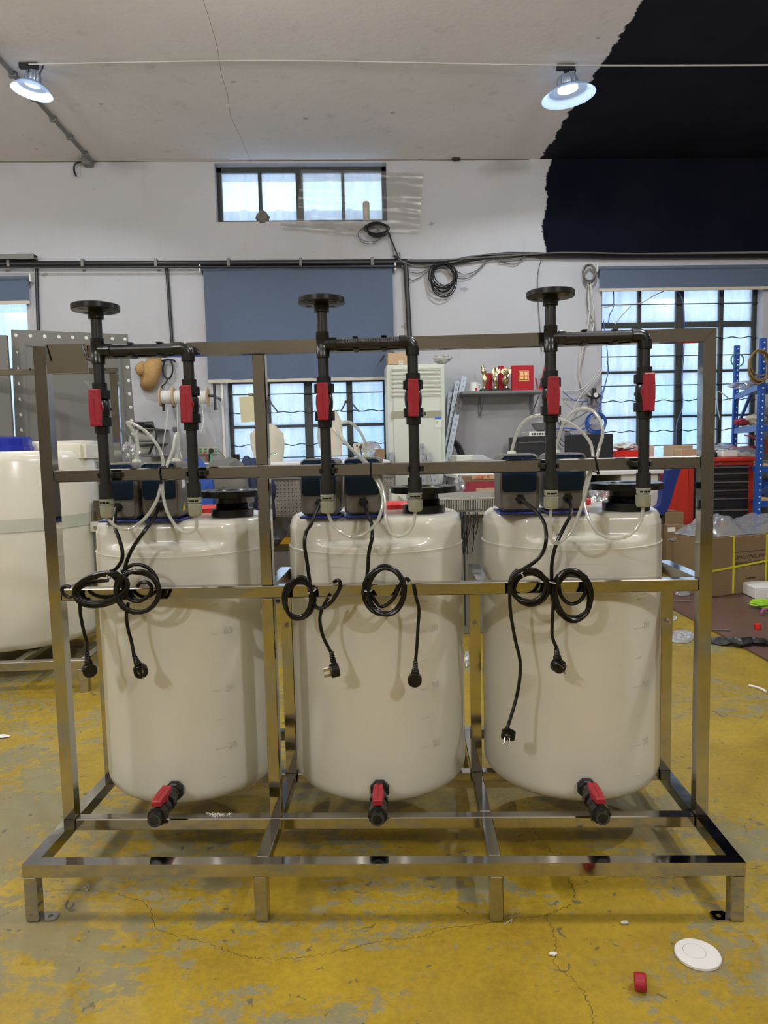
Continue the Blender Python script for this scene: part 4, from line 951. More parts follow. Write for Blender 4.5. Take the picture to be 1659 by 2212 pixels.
def cord(label, i, drop, coil, exit_, pc, up, face, extra=None, tie=None, seed=0):
    """coil = (cx, cy, rx, ry, tilt, turns, start angle)"""
    rnd = random.Random(seed); g = gland(i); Yc = 0.176
    t = thing('power_cable', label, 'power cord', RY(coil[0], coil[1], Yc), 'black power cords of the pumps', rig=True)
    n = len(drop); pts = [g]
    for k, (px, py) in enumerate(drop):
        u = (k+1)/n; pts.append(RY(px, py, max(Yc+0.004, g.y-0.012-(g.y-0.012-Yc-0.004)*min(1, u*2.2))))
    bm = B(); tube(bm, pts, 0.0046, 10, 5); part('cord_drop', bm, m_cord, t)
    cx, cy, rx, ry, tl, turns, a0 = coil; P2 = []
    N = 20*turns
    offs = [(rnd.uniform(-6, 6), rnd.uniform(-7, 7), rnd.uniform(0.76, 1.02), rnd.uniform(0.76, 1.02)) for _ in range(turns+2)]
    for k in range(N+1):
        u = k/20; j = int(u); f_ = u-j; o = [offs[j][q]*(1-f_)+offs[j+1][q]*f_ for q in range(4)]; a = a0+2*PI*u
        x, y = rx*o[2]*math.cos(a), ry*o[3]*math.sin(a)
        P2.append(RY(cx+o[0]+x*math.cos(tl)-y*math.sin(tl), cy+o[1]+x*math.sin(tl)+y*math.cos(tl), Yc-0.006+0.012*math.sin(u*1.9+seed)))
    P2 = [pts[-1]]+P2[1:]
    bm = B(); tube(bm, P2, 0.0046, 10, 1); part('coil', bm, m_cord, t)
    if extra:
        bm = B(); tube(bm, [RY(p[0], p[1], p[2] if len(p) > 2 else Yc-0.004) for p in extra], 0.0046, 10, 5); part('loop', bm, m_cord, t)
    P0 = RY(pc[0], pc[1], Yc)
    e = plug(t, P0, up, face)
    ex = [RY(px, py, Yc-0.002) for px, py in exit_]+[e]
    bm = B(); tube(bm, ex, 0.0042, 10, 5); part('cord_end', bm, m_cord, t)
    if tie:
        q = RY(tie[0], tie[1], Yc-0.004); ang = tie[2]; d_ = Vector((math.cos(ang), 0, math.sin(ang))); bm = B()
        s_ = Vector((-d_.z, 0, d_.x)); pts = [q+d_*tie[3]*math.cos(a)+Vector((0, 0.015*math.sin(a), 0)) for a in [2*PI*k/16 for k in range(17)]]; tube(bm, pts, 0.0016, 6, 1); part('cable_tie', bm, m_cable_tie, t, 'white cable tie')
    return t
cord('black power cord in a flat oval coil left of the left tank', 0, [(247, 1133), (256, 1160), (264, 1188), (263, 1210), (252, 1227), (239, 1236)], (221, 1276, 62, 34, -0.22, 4, -1.2), [(172, 1300), (174, 1328), (181, 1364), (188, 1389)], (193.5, 1447), (-0.12, 0, 1), (-0.55, 0.83, 0.1),
     [(160, 1285), (150, 1290), (138, 1283), (134, 1273), (140, 1266), (152, 1268)], (237, 1240, 1.5, 0.011), 1)
cord('black power cord coiled large and round before the left tank', 1, [(332, 1121), (315, 1143), (289, 1180), (275, 1209), (268, 1234)], (296, 1275, 50, 54, 0.15, 4, -1.9), [(277, 1302), (273, 1331), (277, 1360), (284, 1386)], (304, 1449), (-0.35, 0, 1), (0.42, -0.85, -0.12),
     [(262, 1256), (275, 1290), (300, 1299), (322, 1285), (327, 1268), (318, 1258), (304, 1259), (296, 1268)], (268, 1238, -0.7, 0.012), 2)
cord('black power cord in a tall oval coil left of the middle tank', 2, [(673, 1130), (661, 1150), (658, 1178), (663, 1213), (669, 1256)], (645, 1296, 34, 46, 0.12, 4, -1.0), [(709, 1291), (696, 1315), (691, 1339), (697, 1372), (709, 1398)], (723, 1448), (-0.38, 0, 1), (-0.93, -0.28, -0.15),
     [(672, 1285), (682, 1310), (697, 1313), (716, 1300), (731, 1277), (735, 1260), (730, 1253), (722, 1257, 0.19)], (674, 1277, 0.4, 0.010), 3)
cord('black power cord in a round coil before the centre of the middle tank', 3, [(794, 1110), (803, 1133), (804, 1160), (797, 1193), (794, 1233), (791, 1262)], (834, 1279, 45, 56, 0.05, 4, -2.9), [(893, 1262), (898, 1288), (905, 1316), (903, 1352), (901, 1390)], (896, 1468), (0.06, 0, 1), (0.05, 0.99, 0.0),
     [(802, 1285), (818, 1307), (832, 1308), (852, 1290), (865, 1262), (878, 1250), (884, 1256)], (795, 1275, 0.0, 0.009), 4)
cord('black power cord in a small round coil at the right tank left side', 4, [(1157, 1104), (1175, 1129), (1180, 1161), (1174, 1190), (1157, 1212), (1128, 1231)], (1143, 1267, 44, 38, 0.1, 4, -2.2), [(1101, 1260), (1101, 1284), (1103, 1324), (1113, 1382), (1123, 1425), (1123, 1462), (1115, 1509)], (1098, 1587), (0.1, 0, 1), (-0.25, -0.6, -0.75), None, (1126, 1239, -1.0, 0.010), 5)
cord('black power cord in a large coil at the centre of the right tank', 5, [(1234, 1107), (1218, 1140), (1200, 1180), (1192, 1219), (1192, 1256)], (1238, 1284, 44, 58, -0.12, 4, -2.9), [(1195, 1262), (1195, 1303), (1193, 1346), (1193, 1375)], (1206, 1438), (-0.18, 0, 1), (0.38, -0.9, -0.1),
     [(1206, 1240), (1210, 1282), (1228, 1303), (1248, 1301), (1262, 1285), (1266, 1262), (1252, 1246), (1228, 1243)], (1193, 1257, -0.2, 0.011), 6)
# white note: loop end of the first cord hooks over the lower beam end

# ------------------------------------------------------------------ litter in front of the frame
c = PZ(1507, 2062, 0.004)
t = thing('plastic_disc', 'white plastic disc lying on the yellow floor at the right front', 'disc', (c.x, c.y, 0.0))
bm = B(); lathe(bm, [(0.0440, 0.0005), (0.0450, 0.0015), (0.0450, 0.0065), (0.0440, 0.0075), (0.0002, 0.0078)], (c.x, c.y, 0), n=48); part('disc', bm, m_sky, t)
bm = B(); lathe(bm, [(0.0215, 0.0078), (0.0222, 0.0084), (0.0229, 0.0078)], (c.x-0.004, c.y+0.006, 0), n=40, cap=False); part('scribed_ring', bm, m_cable_tie, t)
c = PZ(1383, 2122, 0.016); t = thing('red_stopper', 'dark red plastic cap lying on the floor near the white disc', 'cap', (c.x, c.y, 0.0))
bm = B(); ax = Vector((0.93, -0.36, 0.08)); lathe(bm, [(0.0150, -0.011), (0.0165, -0.009), (0.0165, 0.010), (0.0150, 0.0115), (0.0095, 0.0118), (0.0085, 0.0100), (0.0003, 0.0098)], (c.x, c.y, 0.0168), ax, 32, ribs=16, ribd=0.0006); part('body', bm, m_red, t)
def chip(label, px, py, s, mat, seed, name='plastic_chip'):
    c = PZ(px, py, 0.004); bm = B(); blob(bm, (c.x, c.y, 0.004), (s, s*0.5, 0.004), 0.4, 1.5, 2, seed); return solo(name, bm, mat, label, 'scrap')
chip('small white plastic chip on the floor before the right bay', 1194, 2060, 0.009, m_sky, 1)
chip('small pale chip beside the third front leg', 1350, 1993, 0.009, m_wire2, 2)
chip('white scrap at the left edge of the picture', -2, 1591, 0.035, m_sky, 3)
def scrap_line(label, pts, r, mat, name='swarf'):
    bm = B(); tube(bm, [PZ(x, y, r) for x, y in pts], r, 5, 4); return solo(name, bm, mat, label, 'scrap')
scrap_line('curl of dark wire on the floor near the left foot', [(146, 1946), (142, 1955), (148, 1962), (156, 1957), (158, 1950)], 0.0018, m_wire)
scrap_line('thin pale shaving on the floor below the left post', [(184, 1916), (188, 1924), (192, 1914), (187, 1912)], 0.0012, m_wire2)
scrap_line('thin pale thread on the floor beside the third front leg', [(1090, 1997), (1100, 1990), (1106, 1985), (1104, 1992)], 0.0012, m_wire2)
scrap_line('white curved strip on the floor beyond the right post', [(1617, 1481), (1630, 1483), (1645, 1488), (1655, 1494)], 0.006, m_sky)
for k in range(26):
    px, py = random.gauss(470, 16), random.gauss(1762, 5)
    if k == 0: tb = B()
    v = RY(px, py, D1+0.012); tube(tb, [(v.x, D1+random.uniform(0.004, 0.026), H+0.001), (v.x+random.uniform(-.008, .008), D1+random.uniform(0.004, 0.026), H+0.004), (v.x+random.uniform(-.012, .012), D1+random.uniform(0.004, 0.026), H+0.001)], 0.0006, 4, 3)
solo('white_swarf', tb, m_sky, 'heap of fine white swarf on the cross beam under the left tank', 'scrap', rig=True, kind='stuff')
# ------------------------------------------------------------------ things along the back wall
def bpx(bm, x0, y0, x1, y1, Y, dep, bev=0.004):
    """box whose front face covers the pixel rectangle at depth Y"""
    a, b_, z0, z1 = rect_px(x0, y0, x1, y1, Y); box(bm, (a, Y, z0), (b_, Y+dep, z1), bev); return a, b_, z0, z1
def bthing(name, label, cat, x0, y0, x1, y1, Y, dep, mat, group=None, bev=0.004, pname='body', floor=False):
    a, b_, z0, z1 = rect_px(x0, y0, x1, y1, Y)
    if floor: z0 = 0.0
    t = thing(name, label, cat, ((a+b_)/2, Y, z0), group); bm = B(); box(bm, (a, Y, z0), (b_, Y+dep, z1), bev); part(pname, bm, mat, t)
    return t, a, b_, z0, z1

# standing air conditioner
Y = 6.02
t, a, b_, z0, z1 = bthing('air_conditioner', 'white floor standing air conditioner between the middle window and the shelf', 'air conditioner', 838, 787, 962, 1100, Y, 0.36, m_offw, floor=True)
bm = B(); box(bm, (a+0.05, Y-0.012, 0.08), (b_-0.03, Y+0.001, z1-0.015), 0.006); part('front_cover', bm, m_offw, t)
gx0, gx1 = P(845, 840, Y).x, P(952, 840, Y).x
for k in range(7):
    zz = P(900, 796+k*9.3, Y).z; bm = B(); box(bm, (gx0, Y-0.022, zz-0.016), (gx1, Y-0.010, zz-0.001), 0, Matrix.Rotation(0.35, 4, 'X')); part('louver', bm, m_offw, t)
bm = B(); box(bm, (gx0-0.003, Y-0.014, P(900, 903, Y).z), (gx1+0.003, Y-0.0115, P(900, 888, Y).z)); part('control_strip', bm, M('strip_khaki', (0.30, 0.30, 0.21), 0.5), t, 'khaki control strip')
bm = B(); q = P(918, 894, Y); box(bm, (q.x-0.009, Y-0.016, q.z-0.014), (q.x+0.009, Y-0.0142, q.z+0.014)); part('display', bm, m_blk, t)
text('lettering', 'COOL WIND', 0.016, m_white, t, (P(924, 896, Y).x, Y-0.0145, P(924, 897, Y).z), (PI/2, 0, 0)) if False else None
bm = B(); e0_, e1_ = P(939, 924, Y), P(953, 900, Y); box(bm, (e0_.x, Y-0.016, e0_.z), (e1_.x, Y-0.013, e1_.z)); el = part('energy_label', bm, m_white, t, 'blue and white energy label')
bm = B(); box(bm, (e0_.x+0.001, Y-0.0165, e1_.z-0.024), (e1_.x-0.001, Y-0.0160, e1_.z-0.001)); part('label_header', bm, m_energyb, el)
bm = B(); box(bm, (e0_.x+0.008, Y-0.0165, e0_.z+0.035), (e0_.x+0.03, Y-0.0160, e0_.z+0.055)); part('label_arrow', bm, m_lime, el)
for s in (-1, 1):
    pass
c = P(862, 770, Y+0.1)
t = thing('cardboard_box', 'brown cardboard box lying on top of the air conditioner', 'box', c)
bm = B(); a, b_, z0, z1 = rect_px(838, 762, 880, 786.5, Y+0.04); box(bm, (a, Y+0.04, z0), (b_, Y+0.3, z1), 0.002); part('carton', bm, m_card2, t)
bm = B(); q = P(866, 782, Y+0.03); box(bm, (q.x-0.02, Y+0.034, q.z-0.02), (q.x+0.02, Y+0.039, q.z+0.012)); part('tag', bm, m_cloth, t)
bm = B(); q = P(955, 777, Y+0.12); blob(bm, (q.x, q.y, q.z+0.005), (0.075, 0.07, 0.035), 0.5, 2.2, 3, 8); solo('crumpled_bag', bm, m_foil, 'crumpled silvery bag on top of the air conditioner', 'bag')
for lab, x0, y0, x1, y1 in (('black bracket rod above the blind corner left of the air conditioner', 830, 768, 821, 782),):
    bm = B(); cyl(bm, P(x0, y0, YW-0.10), P(x1, y1, YW-0.10), 0.008); solo('rod', bm, m_blk, lab, 'rod')

# slotted steel angles leaning on the wall by the air conditioner
def slotted(label, top, bot, Yt, Yb, wpx=11, leg=0.03):
    p0, p1 = P(bot[0], bot[1], Yb), P(top[0], top[1], Yt); d = (p1-p0); L = d.length; d = d.normalized()
    s_ = Vector((1, 0, 0)); s_ = (s_-d*s_.dot(d)).normalized(); nn = d.cross(s_); wd = wpx/F_PX*Yt
    t = thing('slotted_angle', label, 'steel angle', p0, 'steel angles leaning by the air conditioner')
    bm = B(); loft(bm, [[o+s_*x+nn*y for x, y in ((0, 0), (wd, 0), (wd, 0.004), (0.004, 0.004), (0.004, leg), (0, leg))] for o in (p0, p1)]); part('angle', bm, m_zinc, t, smooth=False)
    n = int(L/0.055)
    for k in range(n):
        o = p0+d*(0.03+k*0.055)+s_*wd*0.55; bm = B(); loft(bm, [[o+s_*x+d*y-nn*h*0.8 for x, y in ((-0.006, -0.010), (0.006, -0.010), (0.006, 0.010), (-0.006, 0.010))] for h in (0.0002, 0.0012)]); part('slot', bm, m_wire, t, smooth=False)
slotted('tallest slotted steel angle leaning beside the air conditioner', (998, 812), (948, 1060), 6.40, 5.95, 11)
slotted('second slotted steel angle just behind the tallest one', (984, 822), (944, 1060), 6.44, 6.06, 9)
slotted('third shorter slotted angle close to the air conditioner side', (968, 846), (956, 1060), 6.46, 6.2, 9)
slotted('short slotted angle standing in front of the air conditioner right half', (908, 958), (912, 1060), 5.96, 5.90, 8)
slotted('shorter slotted angle leaning against the air conditioner lower right', (920, 979), (938, 1060), 5.97, 5.90, 11)
slotted('short steel angle at the lower left corner of the air conditioner', (841, 977), (842, 1060), 5.97, 5.90, 9)

# shelf with trophies
Y = 6.14
t, a, b_, z0, z1 = bthing('wall_shelf', 'thin grey wall shelf carrying trophies right of the air conditioner', 'shelf', 998, 843.5, 1176, 850, Y, YW-Y-0.002, m_grey2, pname='board')
ztop = z1
for px in (1037, 1149):
    q = P(px, 850, YW-0.03); bm = B(); box(bm, (q.x-0.012, YW-0.010, z0-0.19), (q.x+0.012, YW-0.002, z0-0.001)); loft(bm, [[Vector((q.x+s, YW-0.005, z0-0.17)), Vector((q.x+s, YW-0.015, z0-0.18)), Vector((q.x+s, Y+0.05, z0-0.002)), Vector((q.x+s, Y+0.07, z0-0.002))] for s in (-0.003, 0.003)]); part('bracket', bm, m_zinc, t)
def on_shelf(px, Yo): return P(px, 845, Yo).x
Ys = Y+0.12
x = on_shelf(1024, Ys); t = thing('mug', 'white mug with small red print at the left end of the shelf', 'mug', (x, Ys, ztop))
bm = B(); lathe(bm, [(0.040, 0), (0.046, 0.004), (0.038, 0.082), (0.036, 0.082), (0.043, 0.008), (0.001, 0.006)], (x, Ys, ztop+0.001), n=30); part('cup', bm, m_white, t)
bm = B(); tube(bm, [(x+0.040, Ys+0.01, ztop+0.065), (x+0.062, Ys+0.012, ztop+0.060), (x+0.062, Ys+0.012, ztop+0.030), (x+0.043, Ys+0.01, ztop+0.02)], 0.005, 8); part('handle', bm, m_white, t)
bm = B(); cyl(bm, (x+0.012, Ys-0.0435, ztop+0.022), (x+0.012, Ys-0.0455, ztop+0.022), 0.012, n=16); part('red_print', bm, m_velvet, t)
for k, (px, hpx, lab) in enumerate(((1046, 60, 'golden figure trophy on black base, nearest the mug'), (1069, 55, 'slim golden winged trophy in the middle of the shelf'), (1094, 54, 'broad golden two-handled trophy beside the red plaque'))):
    x = on_shelf(px, Ys); h = hpx/F_PX*Ys; t = thing('trophy', lab, 'trophy', (x, Ys, ztop), 'golden trophies on the shelf')
    bm = B(); box(bm, (x-0.036, Ys-0.03, ztop+0.001), (x+0.036, Ys+0.03, ztop+0.026), 0.003); part('base', bm, m_blk, t)
    z = ztop+0.026; bm = B(); hh = h-0.03; wid = (0.024, 0.020, 0.030)[k]
    prof = [(0.016, 0), (0.020, 0.02), (0.010, 0.10), (wid*0.9, 0.28), (wid, 0.42), (0.014, 0.55), (wid*0.95, 0.70), (0.012, 0.80), (0.015, 0.86), (0.004, 1.0)]
    rings = []
    for r, u in prof:
        tw = u*3+k; cxx = x+0.010*math.sin(u*5+k*1.3); rings.append([Vector((cxx+math.cos(2*PI*j/14+tw)*r*(1+0.25*math.sin(3*2*PI*j/14)), Ys+math.sin(2*PI*j/14+tw)*r*0.8, z+u*hh)) for j in range(14)])
    loft(bm, rings); part('figure', bm, m_gold, t)
    if k == 0: bm = B(); tube(bm, [(x, Ys, z+hh*0.75), (x-0.018, Ys, z+hh*0.9), (x-0.008, Ys, z+hh*1.05)], 0.005, 6); tube(bm, [(x+0.005, Ys, z+hh*0.7), (x+0.03, Ys, z+hh*0.72)], 0.005, 6); part('arm', bm, m_gold, t)
    else:
        for s in ((1,) if k == 1 else (-1, 1)):
            bm = B(); loft(bm, [[Vector((x+s*0.010, Ys-0.004+q, z+hh*0.55)), Vector((x+s*0.050, Ys-0.003+q, z+hh*0.74)), Vector((x+s*0.045, Ys-0.002+q, z+hh*0.88)), Vector((x+s*0.012, Ys-0.002+q, z+hh*0.9))][::s] for q in (0, 0.006)]); part('wing', bm, m_gold, t)
def shelf_box(name, label, px0, px1, ytop, Yb, dep, mat, cat='box', rz=0.0):
    x0, x1 = P(px0, 845, Yb).x, P(px1, 845, Yb).x; z = P((px0+px1)/2, ytop, Yb).z
    t = thing(name, label, cat, ((x0+x1)/2, Yb, ztop)); bm = B(); box(bm, (x0, Yb, ztop+0.001), (x1, Yb+dep, z), 0.003, Matrix.Rotation(rz, 4, 'Z')); part('case', bm, mat, t); return t, x0, x1, z
shelf_box('gift_box', 'small red velvet box between the first two trophies', 1050, 1064, 806, Ys+0.06, 0.05, m_velvet)
shelf_box('gift_box', 'narrow red velvet box between the last two trophies', 1078, 1090, 790, Ys+0.06, 0.05, m_velvet)
t, x0, x1, z = shelf_box('award_plaque', 'red plaque with golden square emblem standing on the shelf', 1106, 1153, 789, Ys-0.02, 0.035, m_velvet, 'plaque')
yy = Ys-0.0215; cx_, cz_ = P(1131.5, 812, yy).x, P(1131.5, 812, yy).z; hw = 11/F_PX*yy
bm = B()
for q in ((-hw, -hw, -hw+0.005, hw), (hw-0.005, -hw, hw, hw), (-hw, hw-0.005, hw, hw), (-hw*1.05, -hw*1.05, hw*1.05, -hw+0.007), (-hw*0.7, 0.004, -hw*0.1, hw*0.75), (hw*0.15, 0.004, hw*0.75, hw*0.75), (-hw*0.75, -hw*0.7, -hw*0.15, -0.004), (hw*0.2, -hw*0.7, hw*0.7, -0.004), (-0.003, -hw*0.7, 0.003, hw*0.3)):
    box(bm, (cx_+q[0], yy-0.002, cz_+q[1]), (cx_+q[2], yy, cz_+q[3]))
part('gold_emblem', bm, m_goldp, t)
bm = B(); q0, q1 = P(1163, 843, Ys+0.05), P(1183, 770, Ys+0.15); loft(bm, [[q0+Vector((dx, 0, 0)), q0+Vector((dx+0.075, 0, 0.0)), q1+Vector((dx+0.05, 0, -0.02)), q1+Vector((dx, 0, 0))] for dx in (0, 0.006)][::1] if False else [[q0, q0+Vector((0.08, 0, 0)), q1+Vector((0.04, 0, 0)), q1+Vector((-0.004, 0, 0))], [q0+Vector((0, 0.006, 0)), q0+Vector((0.08, 0.006, 0)), q1+Vector((0.04, 0.006, 0)), q1+Vector((-0.004, 0.006, 0))]]); solo('red_folder', bm, m_velvet, 'red folder leaning on the wall at the right end of the shelf', 'folder')
q = P(1160, 833, Ys); bm = B(); loft(bm, [[q+Vector((0, 0, -0.03)), q+Vector((0.012, 0, -0.03)), q+Vector((0, 0, 0.06)), q+Vector((-0.015, 0, 0.07))], [q+Vector((0, 0.008, -0.03)), q+Vector((0.012, 0.008, -0.03)), q+Vector((0, 0.008, 0.06)), q+Vector((-0.015, 0.008, 0.07))]]); solo('booklet', bm, m_redbox, 'thin dark red booklet standing between plaque and folder', 'booklet')

# right hand desk
Yd = 5.35; zt = P(1300, 1018, Yd).z
x0, x1 = P(985, 1018, Yd).x, P(1435, 1018, Yd).x
t = thing('desk', 'white topped office desk below the shelf with electronics on it', 'desk', ((x0+x1)/2, Yd, 0))
bm = B(); box(bm, (x0, Yd, zt-0.03), (x1, YW-0.12, zt), 0.003); part('desktop', bm, m_white, t)
for x in (x0+0.02, P(1270, 1100, Yd).x, x1-0.03):
    bm = B(); box(bm, (x, Yd+0.05, 0), (x+0.022, YW-0.15, zt-0.031), 0.002); part('side_panel', bm, m_grey2, t)
bm = B(); box(bm, (x0+0.05, YW-0.2, 0.2), (x1-0.05, YW-0.18, zt-0.032)); part('back_panel', bm, m_cgrey, t)
dx0, dx1 = P(1345, 1060, Yd).x, x1-0.035
bm = B(); box(bm, (dx0, Yd+0.03, 0.03), (dx1, Yd+0.6, zt-0.032), 0.003); ped = part('pedestal', bm, m_offw, t)
for k in range(3):
    zz = 0.06+k*(zt-0.13)/3; bm = B(); box(bm, (dx0+0.008, Yd+0.012, zz), (dx1-0.008, Yd+0.029, zz+(zt-0.15)/3), 0.003); part('drawer', bm, m_white, ped)
def on_desk(name, label, cat, x0, y0, x1, Yo, dep, mat, rz=0, bev=0.004, zb=None):
    zb_ = zt if zb is None else zb
    a, b2 = P(x0, y0, Yo).x, P(x1, y0, Yo).x; z1_ = P((x0+x1)/2, y0, Yo).z
    t_ = thing(name, label, cat, ((a+b2)/2, Yo, zb_)); bm_ = B(); box(bm_, (a, Yo, zb_+0.001), (b2, Yo+dep, z1_), bev, Matrix.Rotation(rz, 4, 'Z')); part('case', bm_, mat, t_); return t_, a, b2, z1_
t, a, b_, z1 = on_desk('computer_case', 'black computer case lying at the left end of the desk', 'computer', 1118, 943, 1180, 6.0, 0.35, m_blk)
bm = B(); box(bm, (a+0.01, 5.99, z1-0.05), (b_-0.01, 5.999, z1-0.045)); part('seam_bar', bm, m_wire, t)
t2, a2, b2_, z2_ = on_desk('receiver_box', 'small white device with slots on top of the computer case', 'device', 1143, 932, 1196, 6.0, 0.25, m_white, zb=z1+0.001)
for k in range(6):
    bm = B(); xk = a2+0.02+k*0.022; box(bm, (xk, 5.997, z2_-0.028), (xk+0.014, 5.9995, z2_-0.012)); part('slot', bm, m_blk, t2, smooth=False)
q = P(1170, 928, 6.1); bm = B(); lathe(bm, [(0.03, 0), (0.06, 0.02), (0.085, 0.07), (0.080, 0.07), (0.05, 0.02), (0.001, 0.012)], (q.x, 6.12, z2_+0.002), n=24); solo('metal_bowl', bm, m_wire, 'dark metal bowl standing on the white slotted device', 'bowl')
bm = B(); a = P(1222, 940, 5.75); b2 = P(1325, 940, 5.75); zz0, zz1 = P(1270, 1012, 5.75).z, P(1270, 938, 5.75).z
t = thing('monitor', 'black computer monitor on the desk seen from behind the pipes', 'monitor', ((a.x+b2.x)/2, 5.75, zt))
bm = B(); box(bm, (a.x, 5.75, zt+0.02), (b2.x, 5.79, zz1), 0.006); part('screen', bm, m_blk, t)
bm = B(); box(bm, ((a.x+b2.x)/2-0.08, 5.75, zt+0.001), ((a.x+b2.x)/2+0.08, 5.92, zt+0.015), 0.004); part('foot', bm, m_blk, t)
bm = B(); box(bm, ((a.x+b2.x)/2-0.02, 5.79, zt+0.01), ((a.x+b2.x)/2+0.02, 5.84, zt+0.15), 0.004); part('stand', bm, m_blk, t)
on_desk('red_case', 'red metal case on the desk under the right window', 'case', 1330, 973, 1384, 5.9, 0.3, m_redcap)
q = P(1352, 968, 5.95); bm = B(); blob(bm, (q.x, 6.0, q.z+0.015), (0.09, 0.10, 0.035), 0.5, 2.4, 3, 5); solo('crumpled_paper', bm, m_white, 'crumpled white and grey paper lying on the red case', 'paper')
on_desk('paper_carton', 'pale pinkish carton beside the red case', 'box', 1392, 962, 1414, 5.95, 0.25, M('pale_pink_card', (0.62, 0.46, 0.42), 0.8))
on_desk('small_carton', 'small brown carton pile box under the right window', 'box', 1452, 962, 1497, 6.15, 0.18, m_card2)
on_desk('small_carton', 'smaller brown carton in front of the other at the window', 'box', 1472, 970, 1505, 5.9, 0.14, m_card2)
on_desk('printer', 'beige desktop printer at the left end of the desk', 'printer', 986, 983, 1046, 5.7, 0.35, m_offw)
bm = B(); q = P(1035, 992, 5.6); loft(bm, [[q+Vector((-0.06, y, -0.05)), q+Vector((0.16, y, -0.03)), q+Vector((0.03, y+0.05, 0.035)), q+Vector((-0.03, y+0.05, 0.04))] for y in (0, 0.02)]); solo('envelope', bm, m_bag, 'white plastic envelope leaning on the printer', 'envelope')
bm = B(); q = P(1060, 994, 5.6); blob(bm, (q.x, q.y, zt+0.034), (0.09, 0.06, 0.03), 0.3, 2, 3, 3); solo('black_bag', bm, m_blk, 'small black pouch on the desk right of the envelope', 'pouch')
bm = B(); tube(bm, [P(981, 951, 6.2), P(992, 962, 6.2), P(998, 975, 6.2), P(1001, 984, 6.2)], 0.016, 8); tube(bm, [P(976, 953, 6.22), P(986, 966, 6.22), P(993, 984, 6.22)], 0.014, 8); solo('desk_lamp_arm', bm, m_blk, 'black curved tube rising behind the printer', 'tube')
for k, (px, py, wd, hh) in enumerate(((1231, 1000, 0.15, 0.02), (1345, 1000, 0.06, 0.03), (1375, 1004, 0.10, 0.03))):
    q = P(px, py, 5.55); bm = B(); blob(bm, (q.x, 5.6, zt+0.02), (wd/2, 0.05, hh), 0.2, 2, 2, k); solo('crumpled_paper', bm, m_white, ('crumpled white paper on the desk before the monitor', 'small white lump on the desk front edge', 'white crumple on the desk right of the monitor')[k], 'paper')

x0_, x1_ = P(1388, 1000, 5.9).x, P(1516, 1000, 6.2).x
t = thing('side_table', 'low white side table under the right window carrying small cartons', 'table', ((x0_+x1_)/2, 5.88, 0))
bm = B(); box(bm, (max(x0_, P(1435, 1018, Yd).x+0.004), 5.88, zt-0.025), (x1_, YW-0.02, zt), 0.003); part('tabletop', bm, m_white, t)
for x in (P(1435, 1018, Yd).x+0.01, x1_-0.04):
    for y in (5.9, YW-0.07): bm = B(); box(bm, (x, y, 0), (x+0.035, y+0.035, zt-0.026)); part('leg', bm, m_grey2, t)
# under the desk: bag of parts
bm = B(); q = P(1300, 1082, 5.15); blob(bm, q, (0.105, 0.09, 0.115), 0.28, 2.0, 4, 11); t = thing('parts_bag', 'clear plastic bag of dark parts hanging beside the right flanged socket', 'bag', q); part('film', bm, m_bag, t)
for k, (dx, dz, mt) in enumerate(((-0.03, -0.02, m_blk), (0.03, 0.03, m_redcap), (0.01, -0.05, m_blk))):
    bm = B(); cyl(bm, q+Vector((dx-0.03, 0, dz)), q+Vector((dx+0.03, 0.01, dz+0.03)), 0.022, n=12); part('fitting', bm, mt, t)
bm = B(); q = P(1295, 1103, 4.9); box(bm, (P(1262, 1110, 5).x, 4.95, 0), (P(1330, 1110, 5).x, 5.3, P(1300, 1103, 5).z), 0.004); solo('wooden_crate', bm, m_wood, 'pale wooden crate under the parts bag', 'crate')

# cables and air hose on the wall right of the shelf
Yr = YW-0.05
q = P(1284, 853, Yr)
t = thing('pressure_regulator', 'black air pressure regulator with round gauge on the wall by the right window', 'regulator', q)
bm = B(); box(bm, (q.x-0.035, Yr-0.04, q.z-0.035), (q.x+0.035, YW-0.002, q.z+0.01), 0.006); cyl(bm, (q.x, Yr, q.z+0.01), (q.x, Yr, q.z+0.06), 0.018); cyl(bm, (q.x-0.06, Yr, q.z-0.01), (q.x+0.06, Yr, q.z-0.01), 0.010); part('body', bm, m_blk, t)
bm = B(); cyl(bm, (q.x-0.003, Yr-0.041, q.z-0.005), (q.x-0.003, Yr-0.055, q.z-0.005), 0.02); part('gauge', bm, m_white, t)
bm = B(); cyl(bm, (q.x, Yr, q.z-0.036), (q.x, Yr, q.z-0.10), 0.022, 0.018); cyl(bm, (q.x-0.05, Yr, q.z-0.03), (q.x-0.05, Yr, q.z-0.08), 0.018, 0.014); part('filter_bowl', bm, m_grey2, t)
coil_px('air_hose_coil', 'coil of blue air hose hanging under the pressure regulator', 1288, 915, 21, 22, 6, 0.006, Yr-0.02, m_bluetube, 'hose', jit=5, seed=21)
